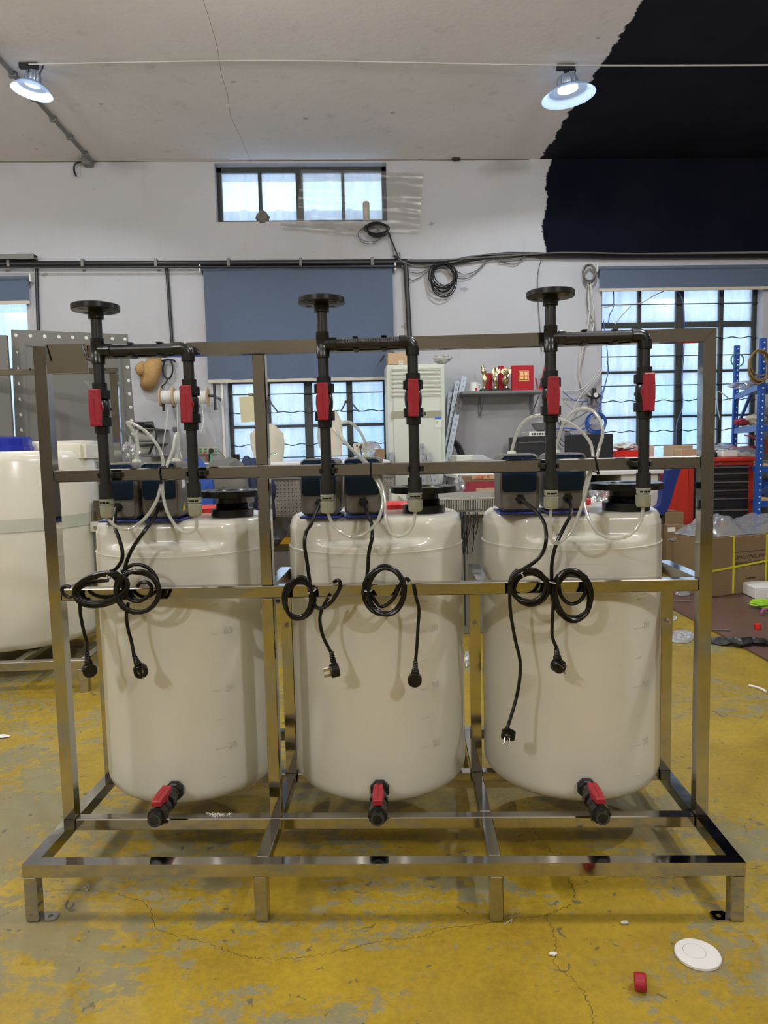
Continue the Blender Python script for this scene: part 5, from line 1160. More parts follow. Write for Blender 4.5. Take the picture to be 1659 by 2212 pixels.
for lab, pts, r, mt in (('white hose dropping in a bow from the small cable coil to the regulator', [(1270, 610), (1273, 680), (1262, 740), (1251, 800), (1256, 830), (1275, 855)], 0.006, m_wire2),
    ('second white hose dropping beside the first', [(1275, 610), (1283, 680), (1278, 720), (1256, 745), (1252, 810), (1262, 838), (1280, 858)], 0.006, m_wire2),
    ('dark thin cable straight down from the small coil', [(1270, 612), (1268, 660), (1283, 700), (1290, 740)], 0.004, m_wire),
    ('grey hose sweeping from the regulator up to the window edge', [(1215, 843), (1245, 844), (1270, 830), (1300, 795)], 0.006, m_wire2),
    ('grey hose sweeping below it from the shelf to the window edge', [(1235, 890), (1258, 850), (1290, 815), (1302, 800)], 0.006, m_wire2),
    ('blue cable sagging from the shelf end to the regulator', [(1216, 846), (1240, 865), (1268, 867), (1292, 872), (1300, 890)], 0.004, m_bluetube),
    ('blue cable falling from the right window edge into the hose coil', [(1311, 780), (1314, 800), (1305, 840), (1295, 880), (1285, 905)], 0.005, m_bluetube),
    ('thin blue cable along the left edge of the right window', [(1303, 690), (1312, 760), (1312, 810), (1300, 850), (1290, 888)], 0.004, m_bluetube),
    ('blue cable run from the hose coil towards the computer case', [(1280, 915), (1255, 928), (1225, 925), (1200, 927)], 0.007, m_bluetube),
    ('grey cable tangle loop right of the pipe above the monitor', [(1200, 905), (1215, 925), (1232, 945), (1228, 960), (1212, 950), (1206, 930), (1222, 915), (1250, 900), (1270, 888)], 0.006, m_wire),
    ('black cable tangle behind the right clear hoses', [(1204, 890), (1212, 915), (1205, 945), (1218, 965), (1233, 940), (1215, 930), (1200, 950)], 0.004, m_blk)):
    cable(lab, pts, r, Yr-0.01, mt)
for lab, pts in (('thin wire drooping across the upper panes of the right window', [(1300, 665), (1340, 658), (1383, 655), (1410, 640), (1440, 626)]),
                 ('blue cable passing down the upper left panes of the right window', [(1314, 700), (1317, 680), (1325, 662), (1325, 628)]),
                 ('pale hose rising behind the upper panes of the right window', [(1328, 700), (1345, 680), (1362, 662)]),
                 ('blue cable hanging between the thick mullions of the right window', [(1462, 626), (1476, 655), (1478, 740), (1473, 820), (1474, 880), (1462, 915), (1461, 960)]),
                 ('brown cord hanging over the thick mullion of the right window', [(1579, 865), (1552, 845), (1549, 860), (1550, 880), (1556, 906)])):
    cable(lab, pts, 0.005, YW+0.02, m_bluetube if 'blue' in lab else m_wire2)

# ------------------------------------------------------------------ middle bench (between the tanks)
Yb = 4.95; zb1 = P(620, 1036, Yb).z; zb0 = P(620, 1116, Yb).z; bx0, bx1 = P(400, 1036, Yb).x, P(850, 1036, Yb).x
t = thing('workbench', 'steel workbench with perforated grey panel seen between left and middle tank', 'workbench', ((bx0+bx1)/2, Yb, 0))
bm = B(); box(bm, (bx0, Yb-0.01, zb1), (bx1, YW-0.25, zb1+0.02), 0.003); part('worktop', bm, m_grey2, t)
m_perf, nt, b, ob = newmat('dirty_perforated_panel')
s = nt.nodes.new('ShaderNodeSeparateXYZ'); nt.links.new(ob, s.inputs[0]); pitch = 0.0262
fx = mth(nt, 'SUBTRACT', mth(nt, 'FRACT', mth(nt, 'DIVIDE', s.outputs[0], pitch)), 0.5); fz = mth(nt, 'SUBTRACT', mth(nt, 'FRACT', mth(nt, 'DIVIDE', s.outputs[2], pitch)), 0.5)
dd = mth(nt, 'ADD', mth(nt, 'MULTIPLY', fx, fx), mth(nt, 'MULTIPLY', fz, fz))
hm = ramp(nt, dd, 0.022, 0.035, 1, 0)
cc = mixrgb(nt, ramp(nt, tex(nt, ob, 4, 7, 0.7), 0.4, 0.65), (0.24, 0.225, 0.20, 1), (0.13, 0.12, 0.105, 1))
nt.links.new(mixrgb(nt, hm, cc, (0.012, 0.011, 0.010, 1)), b.inputs['Base Color']); b.inputs['Roughness'].default_value = 0.6
bm = B(); box(bm, (bx0, Yb, zb0), (bx1, Yb+0.003, zb1-0.001)); part('perforated_panel', bm, m_perf, t, smooth=False)
for x in (bx0, bx1-0.05):
    for y in (Yb+0.01, 6.1):
        bm = B(); box(bm, (x, y, 0), (x+0.05, y+0.05, zb1-0.001), 0.002); part('leg', bm, m_grey2, t)
bm = B(); box(bm, (bx0+0.05, Yb+0.02, zb0-0.30), (bx1-0.05, Yb+0.03, zb0-0.15)); part('shelf_front', bm, m_grey, t)
k = 0; x = bx0+0.05
z_t = P(615, 1162, Yb).z; z_b = P(615, 1190, Yb).z; z_m = P(615, 1176, Yb).z
for za, zb_, cols in ((z_m, z_t, (m_yel, m_yel)), (z_b, z_m-0.001, (M('dark_band', (0.06, 0.045, 0.01), 0.6), m_yel))):
    bm = B(); box(bm, (bx0+0.05, Yb+0.005, za), (bx1-0.05, Yb+0.05, zb_), 0.002); part('yellow_band', bm, cols[0], t, 'yellow painted rail')
bm = B(); box(bm, (bx0+0.05, Yb+0.012, 0.02), (bx1-0.05, Yb+0.03, z_b-0.002)); part('lower_panel', bm, m_grey2, t)
bm = B(); q = P(599, 1141, Yb+0.02); cyl(bm, (q.x, Yb-0.02, z_t+0.001), (q.x, Yb-0.02, z_t+0.06), 0.03, n=16); solo('tin', bm, M('rust_orange', (0.30, 0.09, 0.01), 0.6), 'small orange tin on the yellow rail of the workbench', 'tin')
zt2 = zb1+0.021
# white table by the middle window
q0, q1 = P(575, 1000, 5.4), P(840, 1000, 5.4)
t = thing('window_table', 'white table top in front of the middle window', 'table', ((q0.x+q1.x)/2, 5.4, 0))
bm = B(); box(bm, (q0.x-0.6, 5.3, q0.z-0.025), (q1.x, 6.46, q0.z), 0.003); part('tabletop', bm, m_sky, t)
for x in (q0.x-0.55, q1.x-0.05):
    for y in (5.9, 6.4): bm = B(); box(bm, (x, y, zb1+0.03 if y < 6.2 else 0), (x+0.04, y+0.04, q0.z-0.026)); part('leg', bm, m_grey2, t)
ztw = q0.z
# canvas sacks at the window
def sack(label, cx, y0, y1, wd, Yo, seed):
    a = P(cx, y1, Yo); h = P(cx, y0, Yo).z-a.z; bm = B(); n = 24; rings = []
    for k in range(9):
        u = k/8; r = wd/2*(0.9+0.25*math.sin(u*PI*0.8))*(1 if u < 0.75 else 1-(u-0.75)*2.2)
        rings.append([Vector((a.x+math.cos(2*PI*j/n)*r*(1+0.06*math.sin(5*2*PI*j/n+seed+u*3)), Yo+0.08+math.sin(2*PI*j/n)*r*0.55, a.z+0.001+u*h)) for j in range(n)])
    loft(bm, rings); return solo('canvas_bag', bm, m_cloth, label, 'bag')
s1 = sack('beige canvas bag at the middle window partly behind the middle post', 577, 915, 1003, 0.23, 5.7, 1)
sack('beige canvas bag at the middle window behind the middle pipe', 722, 886, 985, 0.13, 6.1, 2)
bm = B(); q = P(594, 984, 5.62); tube(bm, [q+Vector((-0.04, -0.01, 0)), q+Vector((-0.015, -0.01, 0.02)), q+Vector((0.01, -0.01, 0.012)), q+Vector((-0.01, -0.01, 0.002)), q+Vector((0.02, -0.01, 0.015))], 0.003, 5); part('green_print', bm, m_green, s1, 'thin green squiggle print')
# notes clipped at window, outlet strip, cups
bm = B(); q0, q1 = P(519, 912, YW-0.02), P(545, 856, YW-0.02); box(bm, (q0.x, YW-0.004, q0.z), (q1.x+0.02, YW-0.001, q1.z), 0, Matrix.Rotation(-0.05, 4, 'Y')); t = thing('clipboard_paper', 'yellowed paper sheet clipped up at the middle window', 'paper', q0); part('sheet', bm, M('aged_paper', (0.62, 0.56, 0.36), 0.8), t)
bm = B(); q = P(540, 852, YW-0.035); box(bm, (q.x-0.02, YW-0.010, q.z-0.008), (q.x+0.02, YW+0.072, q.z+0.012), 0.002); part('clip', bm, m_card, t)
a, b_, z0, z1 = rect_px(764, 955, 808, 978, 6.2); t = thing('power_strip', 'white power strip with a black plug at the middle window', 'power strip', (a, 6.2, z0)); bm = B(); box(bm, (a, 6.2, z0), (b_, 6.225, z1), 0.004, Matrix.Rotation(-0.15, 4, 'Y')); part('housing', bm, m_cloth, t)
bm = B(); q = P(779, 966, 6.19); cyl(bm, q, q+Vector((0, -0.03, 0)), 0.013); tube(bm, [q+Vector((0, -0.03, 0)), q+Vector((0, -0.035, -0.03)), q+Vector((0.01, -0.02, -0.09))], 0.005, 6); part('plug', bm, m_blk, t)
for k in range(4):
    bm = B(); q = P(771+k*10, 963-k*1.5, 6.195); box(bm, (q.x-0.008, 6.195, q.z-0.01), (q.x+0.008, 6.1985, q.z+0.01)); part('socket', bm, m_wire, t)
bm = B(); a, b_, z0, z1 = rect_px(812, 970, 832, 1003, 5.9); box(bm, (a, 5.9, ztw+0.001), (b_, 6.05, z1), 0.002); solo('brown_carton', bm, m_card, 'small brown carton on the window table beside the air conditioner', 'box')
bm = B(); q = P(805, 975, 6.0); blob(bm, (q.x, q.y, ztw+0.07), (0.08, 0.05, 0.068), 0.3, 2, 3, 6); solo('clear_bag', bm, m_bag, 'crumpled pinkish clear bag on the window table', 'bag')
bm = B(); q = P(1045-532, 1000, 5.2); zc = P(513, 981, 5.2).z; zl = zt2
t = thing('thermos_cup', 'black ribbed thermos cup on the workbench left of the middle post', 'cup', (q.x, 5.15, zl)); bm = B(); lathe(bm, [(0.023, 0), (0.024, 0.03), (0.022, 0.06), (0.024, (zc-zl)*0.75), (0.026, (zc-zl)*0.80), (0.026, zc-zl)], (q.x, 5.15, zl), n=24, ribs=0); part('body', bm, m_blk, t)
q = P(457, 1000, 5.1); zc = P(457, 980, 5.1).z; t = thing('green_bottle', 'small green glass bottle on the workbench before the socket panel', 'bottle', (q.x, 5.1, zt2)); bm = B(); hh = zc-zt2
lathe(bm, [(0.018, 0), (0.020, 0.02), (0.020, hh*0.55), (0.008, hh*0.8), (0.007, hh)], (q.x, 5.1, zt2), n=20); part('body', bm, m_green, t)
bm = B(); lathe(bm, [(0.0095, 0), (0.0095, 0.018)], (q.x, 5.1, zt2+hh), n=14); part('cap', bm, m_blk, t)

# clothes behind the left tank top
for lab, c_, rad, mt, sd_ in (('bright blue jacket heap behind the second left pipe', (418, 1070), (0.16, 0.14, 0.22), m_cblue, 1), ('grey work jacket draped behind the left flanged socket', (476, 1066), (0.22, 0.15, 0.20), m_cgrey, 2), ('dark navy jacket left of the perforated bench panel', (548, 1072), (0.13, 0.14, 0.22), m_cnavy, 3)):
    q = P(c_[0], c_[1], 4.2+0.1*sd_); bm = B(); blob(bm, q, rad, 0.22, 1.6, 4, sd_); solo('jacket', bm, mt, lab, 'jacket')
q = P(480, 1100, 4.3); t = thing('office_chair', 'dark office chair carrying the jackets behind the left tank', 'chair', (q.x, 4.4, 0))
bm = B(); box(bm, (q.x-0.45, 4.2, 0.50), (q.x+0.35, 4.65, 0.56), 0.02); part('seat', bm, m_blk, t)
bm = B(); cyl(bm, (q.x-0.05, 4.42, 0.06), (q.x-0.05, 4.42, 0.5), 0.03); part('column', bm, m_blk, t)
for k in range(4):
    a = PI/4+k*PI/2; bm = B(); cyl(bm, (q.x-0.05, 4.42, 0.07), (q.x-0.05+0.25*math.cos(a), 4.42+0.25*math.sin(a), 0.03), 0.02); part('foot', bm, m_blk, t)

# wall things left of the middle window
Yh = YW-0.06
q = P(318, 805, Yh)
t = thing('straw_hat', 'woven straw hat hanging on the wall above the cable spools', 'hat', q)
S = lambda pts: [P(x, y, Yh) for x, y in pts]
hat = S([(349, 772), (318, 774), (313, 782), (305, 780), (297, 785), (293, 797), (296, 808), (302, 814), (305, 820), (302, 832), (308, 842), (318, 845), (330, 842), (338, 832), (344, 818), (349, 800)])
ctr = P(328, 808, Yh-0.07); bm = B(); N_ = len(hat); v0 = [bm.verts.new(p) for p in hat]; mids = [bm.verts.new(p.lerp(ctr, 0.45)+Vector((0, -0.035, 0))) for p in hat]; cv = bm.verts.new(ctr); bk = [bm.verts.new(p.lerp(ctr, 0.02)+Vector((0, 0.006, 0))) for p in hat]
for i in range(N_):
    j = (i+1) % N_; bm.faces.new((v0[i], v0[j], mids[j], mids[i])); bm.faces.new((mids[i], mids[j], cv)); bm.faces.new((v0[i], bk[i], bk[j], v0[j]))
bm.faces.new(bk); part('brim', bm, m_straw, t, ang=80)
q = P(303, 797, Yh-0.05); bm = B(); blob(bm, q, (0.045, 0.045, 0.055), 0.06, 1, 3, 2); part('crown', bm, m_straw, t)
coil_px('cable_loop', 'black cable loop hanging behind the straw hat', 364, 798, 11, 21, 2, 0.007, Yh+0.02, m_blk, jit=3, seed=31)
cable('black wire from the hat hook to the wall hook', [(348, 780), (362, 777), (374, 778), (379, 782)], 0.009, Yh+0.02, m_blk)
cable('black lead with small connector under the cable loop', [(362, 818), (358, 828), (350, 834), (350, 845)], 0.006, Yh+0.02, m_blk)
# spool rod
Yq = YW-0.28
p0, p1 = P(342, 858, Yq), P(466, 855, Yq)
t = thing('spool_rack', 'rod rack with spools of white tube on the wall under the straw hat', 'rack', p0)
bm = B(); cyl(bm, p0, p1, 0.011); part('rod', bm, m_blk, t)
for px, y0, y1 in ((352, 845, 888), (374, 870, 880), (463, 829, 886)):
    bm = B(); cyl(bm, P(px, y0, Yq), P(px+2, y1, Yq), 0.012); part('upright', bm, m_blk, t)
bm = B(); q = P(463, 857, Yq); cyl(bm, q, (q.x, YW-0.002, q.z), 0.012); part('wall_arm', bm, m_blk, t)
bm = B(); q = P(352, 858, Yq); cyl(bm, q, (q.x, YW-0.002, q.z), 0.012); part('wall_arm', bm, m_blk, t)
for k, (xa, xb) in enumerate(((348, 374), (376, 404), (422, 449))):
    A, Bq = P(xa, 858, Yq), P(xb, 857, Yq); ts = thing('tube_spool', ('left spool of white tube on the rod', 'middle spool of white tube on the rod behind the red valve', 'right wooden spool on the rod')[k], 'spool', A, 'spools on the wall rod')
    for q, nm in ((A, 0), (Bq, 1)): bm = B(); lathe(bm, [(0.013, -0.004), (0.082, -0.004), (0.082, 0.004), (0.013, 0.004)], q, (1, 0, 0), 36); part('side_disc', bm, m_wood, ts)
    bm = B(); lathe(bm, [(0.052, 0.0)]+[(0.058 if j % 2 else 0.055, 0.004+(Bq.x-A.x-0.012)*j/12) for j in range(13)], (A.x+0.003, A.y, A.z), (1, 0, 0), 30); part('winding', bm, m_white, ts)
cable('thin white tube hanging from the left spool', [(364, 872), (360, 910), (354, 950), (348, 990)], 0.005, Yq, m_white)
cable('thin white tube hanging from the middle spool', [(383, 872), (384, 930), (388, 970), (392, 990)], 0.005, Yq, m_white)
cable('thin white tube bow hanging from the right spool', [(436, 870), (439, 900), (438, 920), (434, 932)], 0.005, Yq, m_white)
bm = B(); q = P(378, 927, YW-0.012); box(bm, (q.x-0.02, YW-0.02, q.z-0.02), (q.x+0.02, YW-0.002, q.z+0.02), 0.003); solo('wall_plate', bm, m_wire, 'small dark square plate on the wall below the spools', 'plate')
# black adapter over white rolls
a, b_, z0, z1 = rect_px(289, 911, 326, 925, 6.0); t = thing('power_adapter', 'black power adapter and plug hanging above the white rolls', 'adapter', (a, 6.0, z0)); bm = B(); box(bm, (a, 6.0, z0), (b_-0.05, 6.06, z1), 0.006); part('case', bm, m_blk, t)
bm = B(); cyl(bm, (b_-0.055, 6.03, (z0+z1)/2), (b_+0.01, 6.03, (z0+z1)/2), 0.028); part('plug', bm, m_blk, t)
bm = B(); tube(bm, [P(327, 918, 6.03), P(335, 926, 6.03), P(338, 940, 6.03), P(336, 955, 6.03), P(331, 962, 6.03)], 0.007, 6); part('lead', bm, m_blk, t)
for k, (y0, y1) in enumerate(((928, 955), (960, 984))):
    a, b_, z0, z1 = rect_px(292, y0, 326, y1, 6.05); ts = thing('paper_roll', ('upper white roll under the black adapter', 'lower white roll behind the left pumps')[k], 'roll', (a, 6.05, z0)); r = (z1-z0)/2
    bm = B(); lathe(bm, [(0.014, 0), (r*0.94, 0), (r, 0.006), (r, b_-a-0.006), (r*0.94, b_-a), (0.014, b_-a)], (a, 6.1+r, (z0+z1)/2), (1, 0, 0), 36, cap=False, closed=True); part('roll', bm, m_white, ts)
a, b_, z0, z1 = rect_px(287, 925, 332, 927.5, 6.0); bm = B(); box(bm, (a, 6.0, z0), (b_, YW-0.002, z1)); a, b_, z0, z1 = rect_px(288, 956.5, 331, 959, 6.0); box(bm, (a, 6.0, z0), (b_, YW-0.002, z1)); a, b_, z0, z1 = rect_px(288, 986, 331, 988, 6.0); box(bm, (a, 6.0, z0), (b_, YW-0.002, z1)); solo('small_rack', bm, m_grey2, 'small grey wall rack holding the white rolls', 'rack')
bm = B(); q = P(283, 982, 4.45); blob(bm, q, (0.055, 0.04, 0.075), 0.3, 2.4, 4, 15); cyl(bm, q+Vector((0, 0, 0.055)), q+Vector((0.0, 0, 0.115)), 0.018, 0.005, n=10); tube(bm, [q+Vector((0, 0, 0.11)), q+Vector((-0.03, -0.03, 0.15)), P(251, 930, 4.34)], 0.003, 5); solo('plastic_bag', bm, m_bag, 'knotted white plastic bag hanging behind the left pipe', 'bag')
cable('dark grey cable tail beside the white rolls', [(330, 962), (326, 972), (322, 980)], 0.010, 6.0, m_blk)
# socket panel
a, b_, z0, z1 = rect_px(427, 965, 470, 981, YW-0.04); t = thing('socket_board', 'beige socket panel with green sockets on the wall left of the middle window', 'socket panel', (a, YW-0.04, z0)); bm = B(); box(bm, (a, YW-0.04, z0), (b_, YW-0.002, z1), 0.004); part('panel', bm, m_cloth, t)
for k in range(4):
    bm = B(); x = a+0.014+k*0.045; box(bm, (x, YW-0.043, z0+0.012), (x+0.022, YW-0.0395, z0+0.028)); box(bm, (x, YW-0.043, z0+0.036), (x+0.022, YW-0.0395, z0+0.052)); part('socket', bm, m_green, t)
bm = B(); q = P(456, 974, YW-0.06); cyl(bm, q, q+Vector((0, 0.02, 0)), 0.022); tube(bm, [q, q+Vector((-0.01, -0.01, -0.05)), q+Vector((-0.01, -0.01, -0.10))], 0.012, 6); part('plug', bm, m_blk, t)
cable('red wire hanging from the socket panel', [(440, 976), (447, 990), (452, 1000)], 0.004, YW-0.05, m_redcap)
cable('brown cable from the socket panel to the window corner', [(470, 972), (480, 982), (492, 998)], 0.004, YW-0.05, m_card)
bm = B(); a, b_, z0, z1 = rect_px(480, 826, 485, 1003, YW-0.012); box(bm, (a, YW-0.014, z0), (b_, YW-0.002, z1)); tag(solo('trim_1', bm, m_white), kind='structure')

# ------------------------------------------------------------------ clutter seen between the middle and right tanks
Yc2 = 3.9
t = thing('plastic_crate', 'grey ribbed plastic crate behind the middle tank', 'crate', P(1010, 1104, Yc2))
a, b_, z0, z1 = rect_px(872, 1078, 1100, 1106, Yc2)
bm = B(); box(bm, (a, Yc2+0.004, z0), (b_, Yc2+0.010, z1)); part('front_wall', bm, m_grey, t, smooth=False)
bm = B(); box(bm, (a, Yc2-0.004, z1-0.006), (b_, Yc2+0.014, z1+0.004), 0.002); part('rim', bm, M('crate_grey', (0.34, 0.34, 0.31), 0.45), t)
x = a+0.01
while x < b_-0.01:
    bm = B(); box(bm, (x, Yc2-0.004, z0+0.012), (x+0.0045, Yc2+0.0045, z1-0.006)); part('rib', bm, MATS['crate_grey'], t, smooth=False); x += 0.0095
bm = B(); box(bm, (a, Yc2+0.004, z0-0.02), (b_, Yc2+0.45, z0), 0.003); part('floor_tray', bm, MATS['crate_grey'], t)
for x in (a, b_-0.006):
    bm = B(); box(bm, (x, Yc2+0.011, z0), (x+0.006, Yc2+0.45, z1+0.002)); part('side_wall', bm, MATS['crate_grey'], t)
a2, b2_, z02, z12 = rect_px(993, 1063, 1078, 1078, Yc2+0.42)
bm = B(); box(bm, (a, Yc2+0.44, z0), (b_, Yc2+0.446, z1+0.01)); part('rear_wall', bm, MATS['crate_grey'], t)
t = thing('crate_stand', 'grey steel cabinet carrying the plastic crate between middle and right tank', 'cabinet', ((a+b_)/2, Yc2, 0)); bm = B(); box(bm, (a, Yc2+0.06, 0), (b_, Yc2+0.5, z0-0.022), 0.004); part('body', bm, m_grey, t)
q = P(1006, 1150, Yc2); bm = B(); box(bm, (q.x-0.003, Yc2+0.055, 0.05), (q.x+0.003, Yc2+0.0595, z0-0.05)); part('door_gap', bm, m_blk, t)
for k in range(14):
    px = 992+random.uniform(0, 22) if k < 10 else 1020+random.uniform(0, 16); y1 = 1106; ln = random.uniform(50, 95) if k < 11 else random.uniform(35, 60); dx = random.uniform(-9, 6)
    bm = B(); tube(bm, [P(px, y1, Yc2-0.02), P(px+random.uniform(-3, 5), y1+ln*0.35, Yc2-0.03-random.random()*0.02), P(px+dx*0.6+random.uniform(-4, 4), y1+ln*0.7, Yc2-0.03), P(px+dx, y1+ln, Yc2-0.02)], 0.0028, 5, 4)
    solo('loose_wire', bm, m_blk, 'loose black wire end hanging in front of the grey cabinet', 'wire', 'black wires hanging from the crate')
Yx = 4.6; a, b_, z0, z1 = rect_px(1000, 1028, 1080, 1064, Yx)
t = thing('snack_carton', 'red and brown printed carton behind the plastic crate', 'box', ((a+b_)/2, Yx, z0)); bm = B(); box(bm, (a, Yx, z0-0.06), (b_, Yx+0.2, P(1040, 1041, Yx).z), 0.002); part('box', bm, m_redbox, t)
bm = B(); zt_ = P(1040, 1041, Yx).z; box(bm, (a, Yx, zt_), (b_, Yx+0.2, z1), 0.002); part('upper_band', bm, m_card, t, 'brown upper band')
bm = B(); box(bm, (a+0.06, Yx-0.004, P(1040, 1035, Yx).z), (b_-0.01, Yx-0.001, z1+0.004)); part('label', bm, m_card2, t, 'pale label with red print')
text('lettering', '人饭锅Y 圆', 0.020, m_redcap, t, (a+0.075, Yx-0.0045, P(1040, 1031, Yx).z-0.004), (PI/2, 0, 0)); text('lettering', '••••••Fk ■', 0.013, m_redcap, t, (a+0.075, Yx-0.0045, P(1040, 1035, Yx).z+0.001), (PI/2, 0, 0))
bm = B(); box(bm, (a+0.085, Yx-0.003, z0), (b_-0.035, Yx-0.001, z0+0.03)); part('lower_label', bm, m_card2, t)
bm = B(); box(bm, (P(985, 1080, Yx).x, Yx-0.1, 0), (P(1090, 1080, Yx).x, Yx+0.3, z0-0.062), 0.003); solo('side_cabinet', bm, m_cgrey, 'dark cabinet under the red printed carton', 'cabinet')
bm = B(); q = P(992, 1050, 4.45); blob(bm, q, (0.035, 0.05, 0.06), 0.4, 2.2, 3, 19); solo('foam_wrap', bm, m_bag, 'white crumpled wrap left of the red printed carton', 'wrap')
bm = B(); q = P(975, 1072, 4.35); box(bm, (q.x-0.06, 4.35, q.z-0.05), (q.x+0.05, 4.45, q.z+0.02), 0.004); solo('black_case', bm, m_blk, 'small black case inside the grey crate', 'case')
bm = B(); a, b_, z0, z1 = rect_px(846, 1062, 878, 1100, 4.3); box(bm, (a, 4.3, z0), (b_, 4.6, z1), 0.004); solo('instrument_box', bm, m_offw, 'pale instrument box behind the middle flanged socket', 'box')

# ------------------------------------------------------------------ right side: chair, chest, rack, cartons
Yk = 5.0; back = [(1475, 1004), (1470, 1015), (1452, 1018), (1442, 1040), (1432, 1075), (1424, 1100), (1412, 1116), (1422, 1120), (1436, 1112), (1450, 1082), (1462, 1045)]
q = P(1440, 1100, Yk)
t = thing('folding_chair', 'royal blue padded chair leaning between the desk and the red chest', 'chair', (q.x, Yk, 0))
bm = B(); pl = [P(1474, 1006, Yk), P(1444, 1016, Yk), P(1432, 1060, Yk), P(1427, 1090, Yk), P(1416, 1098, Yk), P(1402, 1100, Yk), P(1404, 1112, Yk), P(1432, 1112, Yk), P(1441, 1106, Yk), P(1449, 1085, Yk), P(1460, 1045, Yk)]
poly_extrude(bm, pl, (0, 0.07, 0)); part('backrest', bm, M('deep_blue_vinyl', (0.008, 0.025, 0.17), 0.45), t, ang=50)
for y in (Yk+0.01, Yk+0.06):
    bm = B(); cyl(bm, P(1418, 1112, Yk)+Vector((0, y-Yk, 0)), (P(1418, 1112, Yk).x-0.08, y, 0.0), 0.012); part('leg', bm, m_blk, t); bm = B(); cyl(bm, P(1436, 1108, Yk)+Vector((0, y-Yk, 0)), (P(1436, 1112, Yk).x+0.06, y, 0.0), 0.012); part('leg', bm, m_blk, t)
# tool chest
Yt = 5.3; a, b_, _, z1 = rect_px(1487, 998, 1626, 1140, Yt); z1 = P(1555, 997, Yt).z
t = thing('tool_chest', 'red tool chest with black drawers under the right window', 'tool chest', ((a+b_)/2, Yt, 0))
bm = B(); zb_ = P(1555, 1146, Yt).z
loft(bm, [[Vector((a, Yt, zb_)), Vector((b_, Yt, zb_)), Vector((b_, Yt, z1)), Vector((a, Yt, z1))], [Vector((a, Yt+0.55, zb_)), Vector((b_, Yt+0.55, zb_)), Vector((b_, Yt+0.55, z1)), Vector((a, Yt+0.55, z1))]]); part('body', bm, m_chest, t, smooth=False)
bm = B(); box(bm, (a-0.015, Yt-0.03, z1), (b_+0.015, Yt+0.57, z1+0.03), 0.006); part('top', bm, m_chest, t)
dx0, dx1 = a+0.045, b_-0.045
zA, zB = P(1555, 1128, Yt).z, P(1555, 1005, Yt).z; bm = B(); box(bm, (dx0-0.006, Yt-0.003, zA), (dx1+0.006, Yt-0.0004, zB)); part('drawer_recess', bm, m_blk, t, 'black recess behind the drawers', smooth=False)
ys = [(1006, 1016), (1020, 1034), (1038, 1052), (1056, 1070), (1074, 1096), (1099, 1126)]
for y0, y1 in ys:
    zb2, za2 = P(1555, y1, Yt).z, P(1555, y0+1, Yt).z; bm = B(); box(bm, (dx0, Yt-0.012, zb2), (dx1, Yt-0.0035, za2), 0.002); dr = part('drawer', bm, m_blk, t)
    bm = B(); box(bm, (dx0+0.002, Yt-0.030, za2-0.014), (dx1-0.002, Yt-0.0125, za2-0.002), 0.003); part('handle', bm, m_bolt, dr)
bm = B(); q = P(1554, 1002, Yt); cyl(bm, (q.x, Yt-0.002, q.z), (q.x, Yt-0.008, q.z), 0.010, n=16); part('lock', bm, m_bolt, t)
for sx_ in (a+0.06, b_-0.06):
    for sy_ in (Yt+0.06, Yt+0.48): bm = B(); cyl(bm, (sx_-0.015, sy_, 0.045), (sx_+0.015, sy_, 0.045), 0.045); cyl(bm, (sx_, sy_, 0.05), (sx_, sy_, zb_), 0.018); part('caster', bm, m_blk, t)
bm = B(); p_ = [P(1472, 1008, Yt-0.04), P(1487, 1010, Yt-0.04), P(1487, 1148, Yt-0.04), P(1450, 1118, Yt-0.04)]; poly_extrude(bm, p_, (0, 0.3, 0)); part('side_panel', bm, m_chest, t, smooth=False)
zt3 = z1+0.031
for k, (px, w_, d_, h_, mt, lab, nm) in enumerate(((1570, 0.12, 0.1, 0.05, m_white, 'white small box on top of the red tool chest', 'white_box'), (1603, 0.10, 0.08, 0.03, m_wire2, 'pale block at the right of the tool chest top', 'pale_block'), (1535, 0.10, 0.1, 0.035, m_blk, 'black tool case on the left of the chest top', 'black_case'))):
    q = P(px, 990, Yt+0.1); bm = B(); box(bm, (q.x-w_/2, Yt+0.05+0.02*k, zt3), (q.x+w_/2, Yt+0.05+d_+0.02*k, zt3+h_), 0.004); solo(nm, bm, mt, lab, 'box')
for k in range(7):
    rnd = random.Random(40+k); bm = B(); pts = []
    x0 = P(1550+k*9, 990, Yt+0.3).x
    for j in range(14): pts.append((x0+0.10*math.sin(j*1.3+k)+rnd.uniform(-.02, .02), Yt+0.28+0.06*math.cos(j*1.3+k*2), zt3+0.015+0.022*abs(math.sin(j*0.9+k))+0.006*k))
    tube(bm, pts, 0.006, 6, 4); solo('cable_heap', bm, (m_blk, m_wire, m_blk, m_wire2, m_blk, m_wire, m_redcap)[k], ('leftmost black cable loops on top of the tool chest', 'grey cable loops next to the leftmost black ones on the tool chest', 'black cable loops in the middle of the tool chest heap', 'pale cable loops in the middle of the tool chest heap', 'black cable loops right of the pale cable on the tool chest', 'grey cable loops near the right end of the tool chest heap', 'red cable loops at the right end of the tool chest heap')[k], 'cable', 'cables heaped on the tool chest')
bm = B(); q = P(1565, 965, Yt+0.4); blob(bm, (q.x, Yt+0.42, zt3+0.05), (0.12, 0.07, 0.05), 0.45, 2.2, 3, 22); solo('crumpled_bag', bm, m_bag, 'crumpled white bag behind the cables on the tool chest', 'bag')

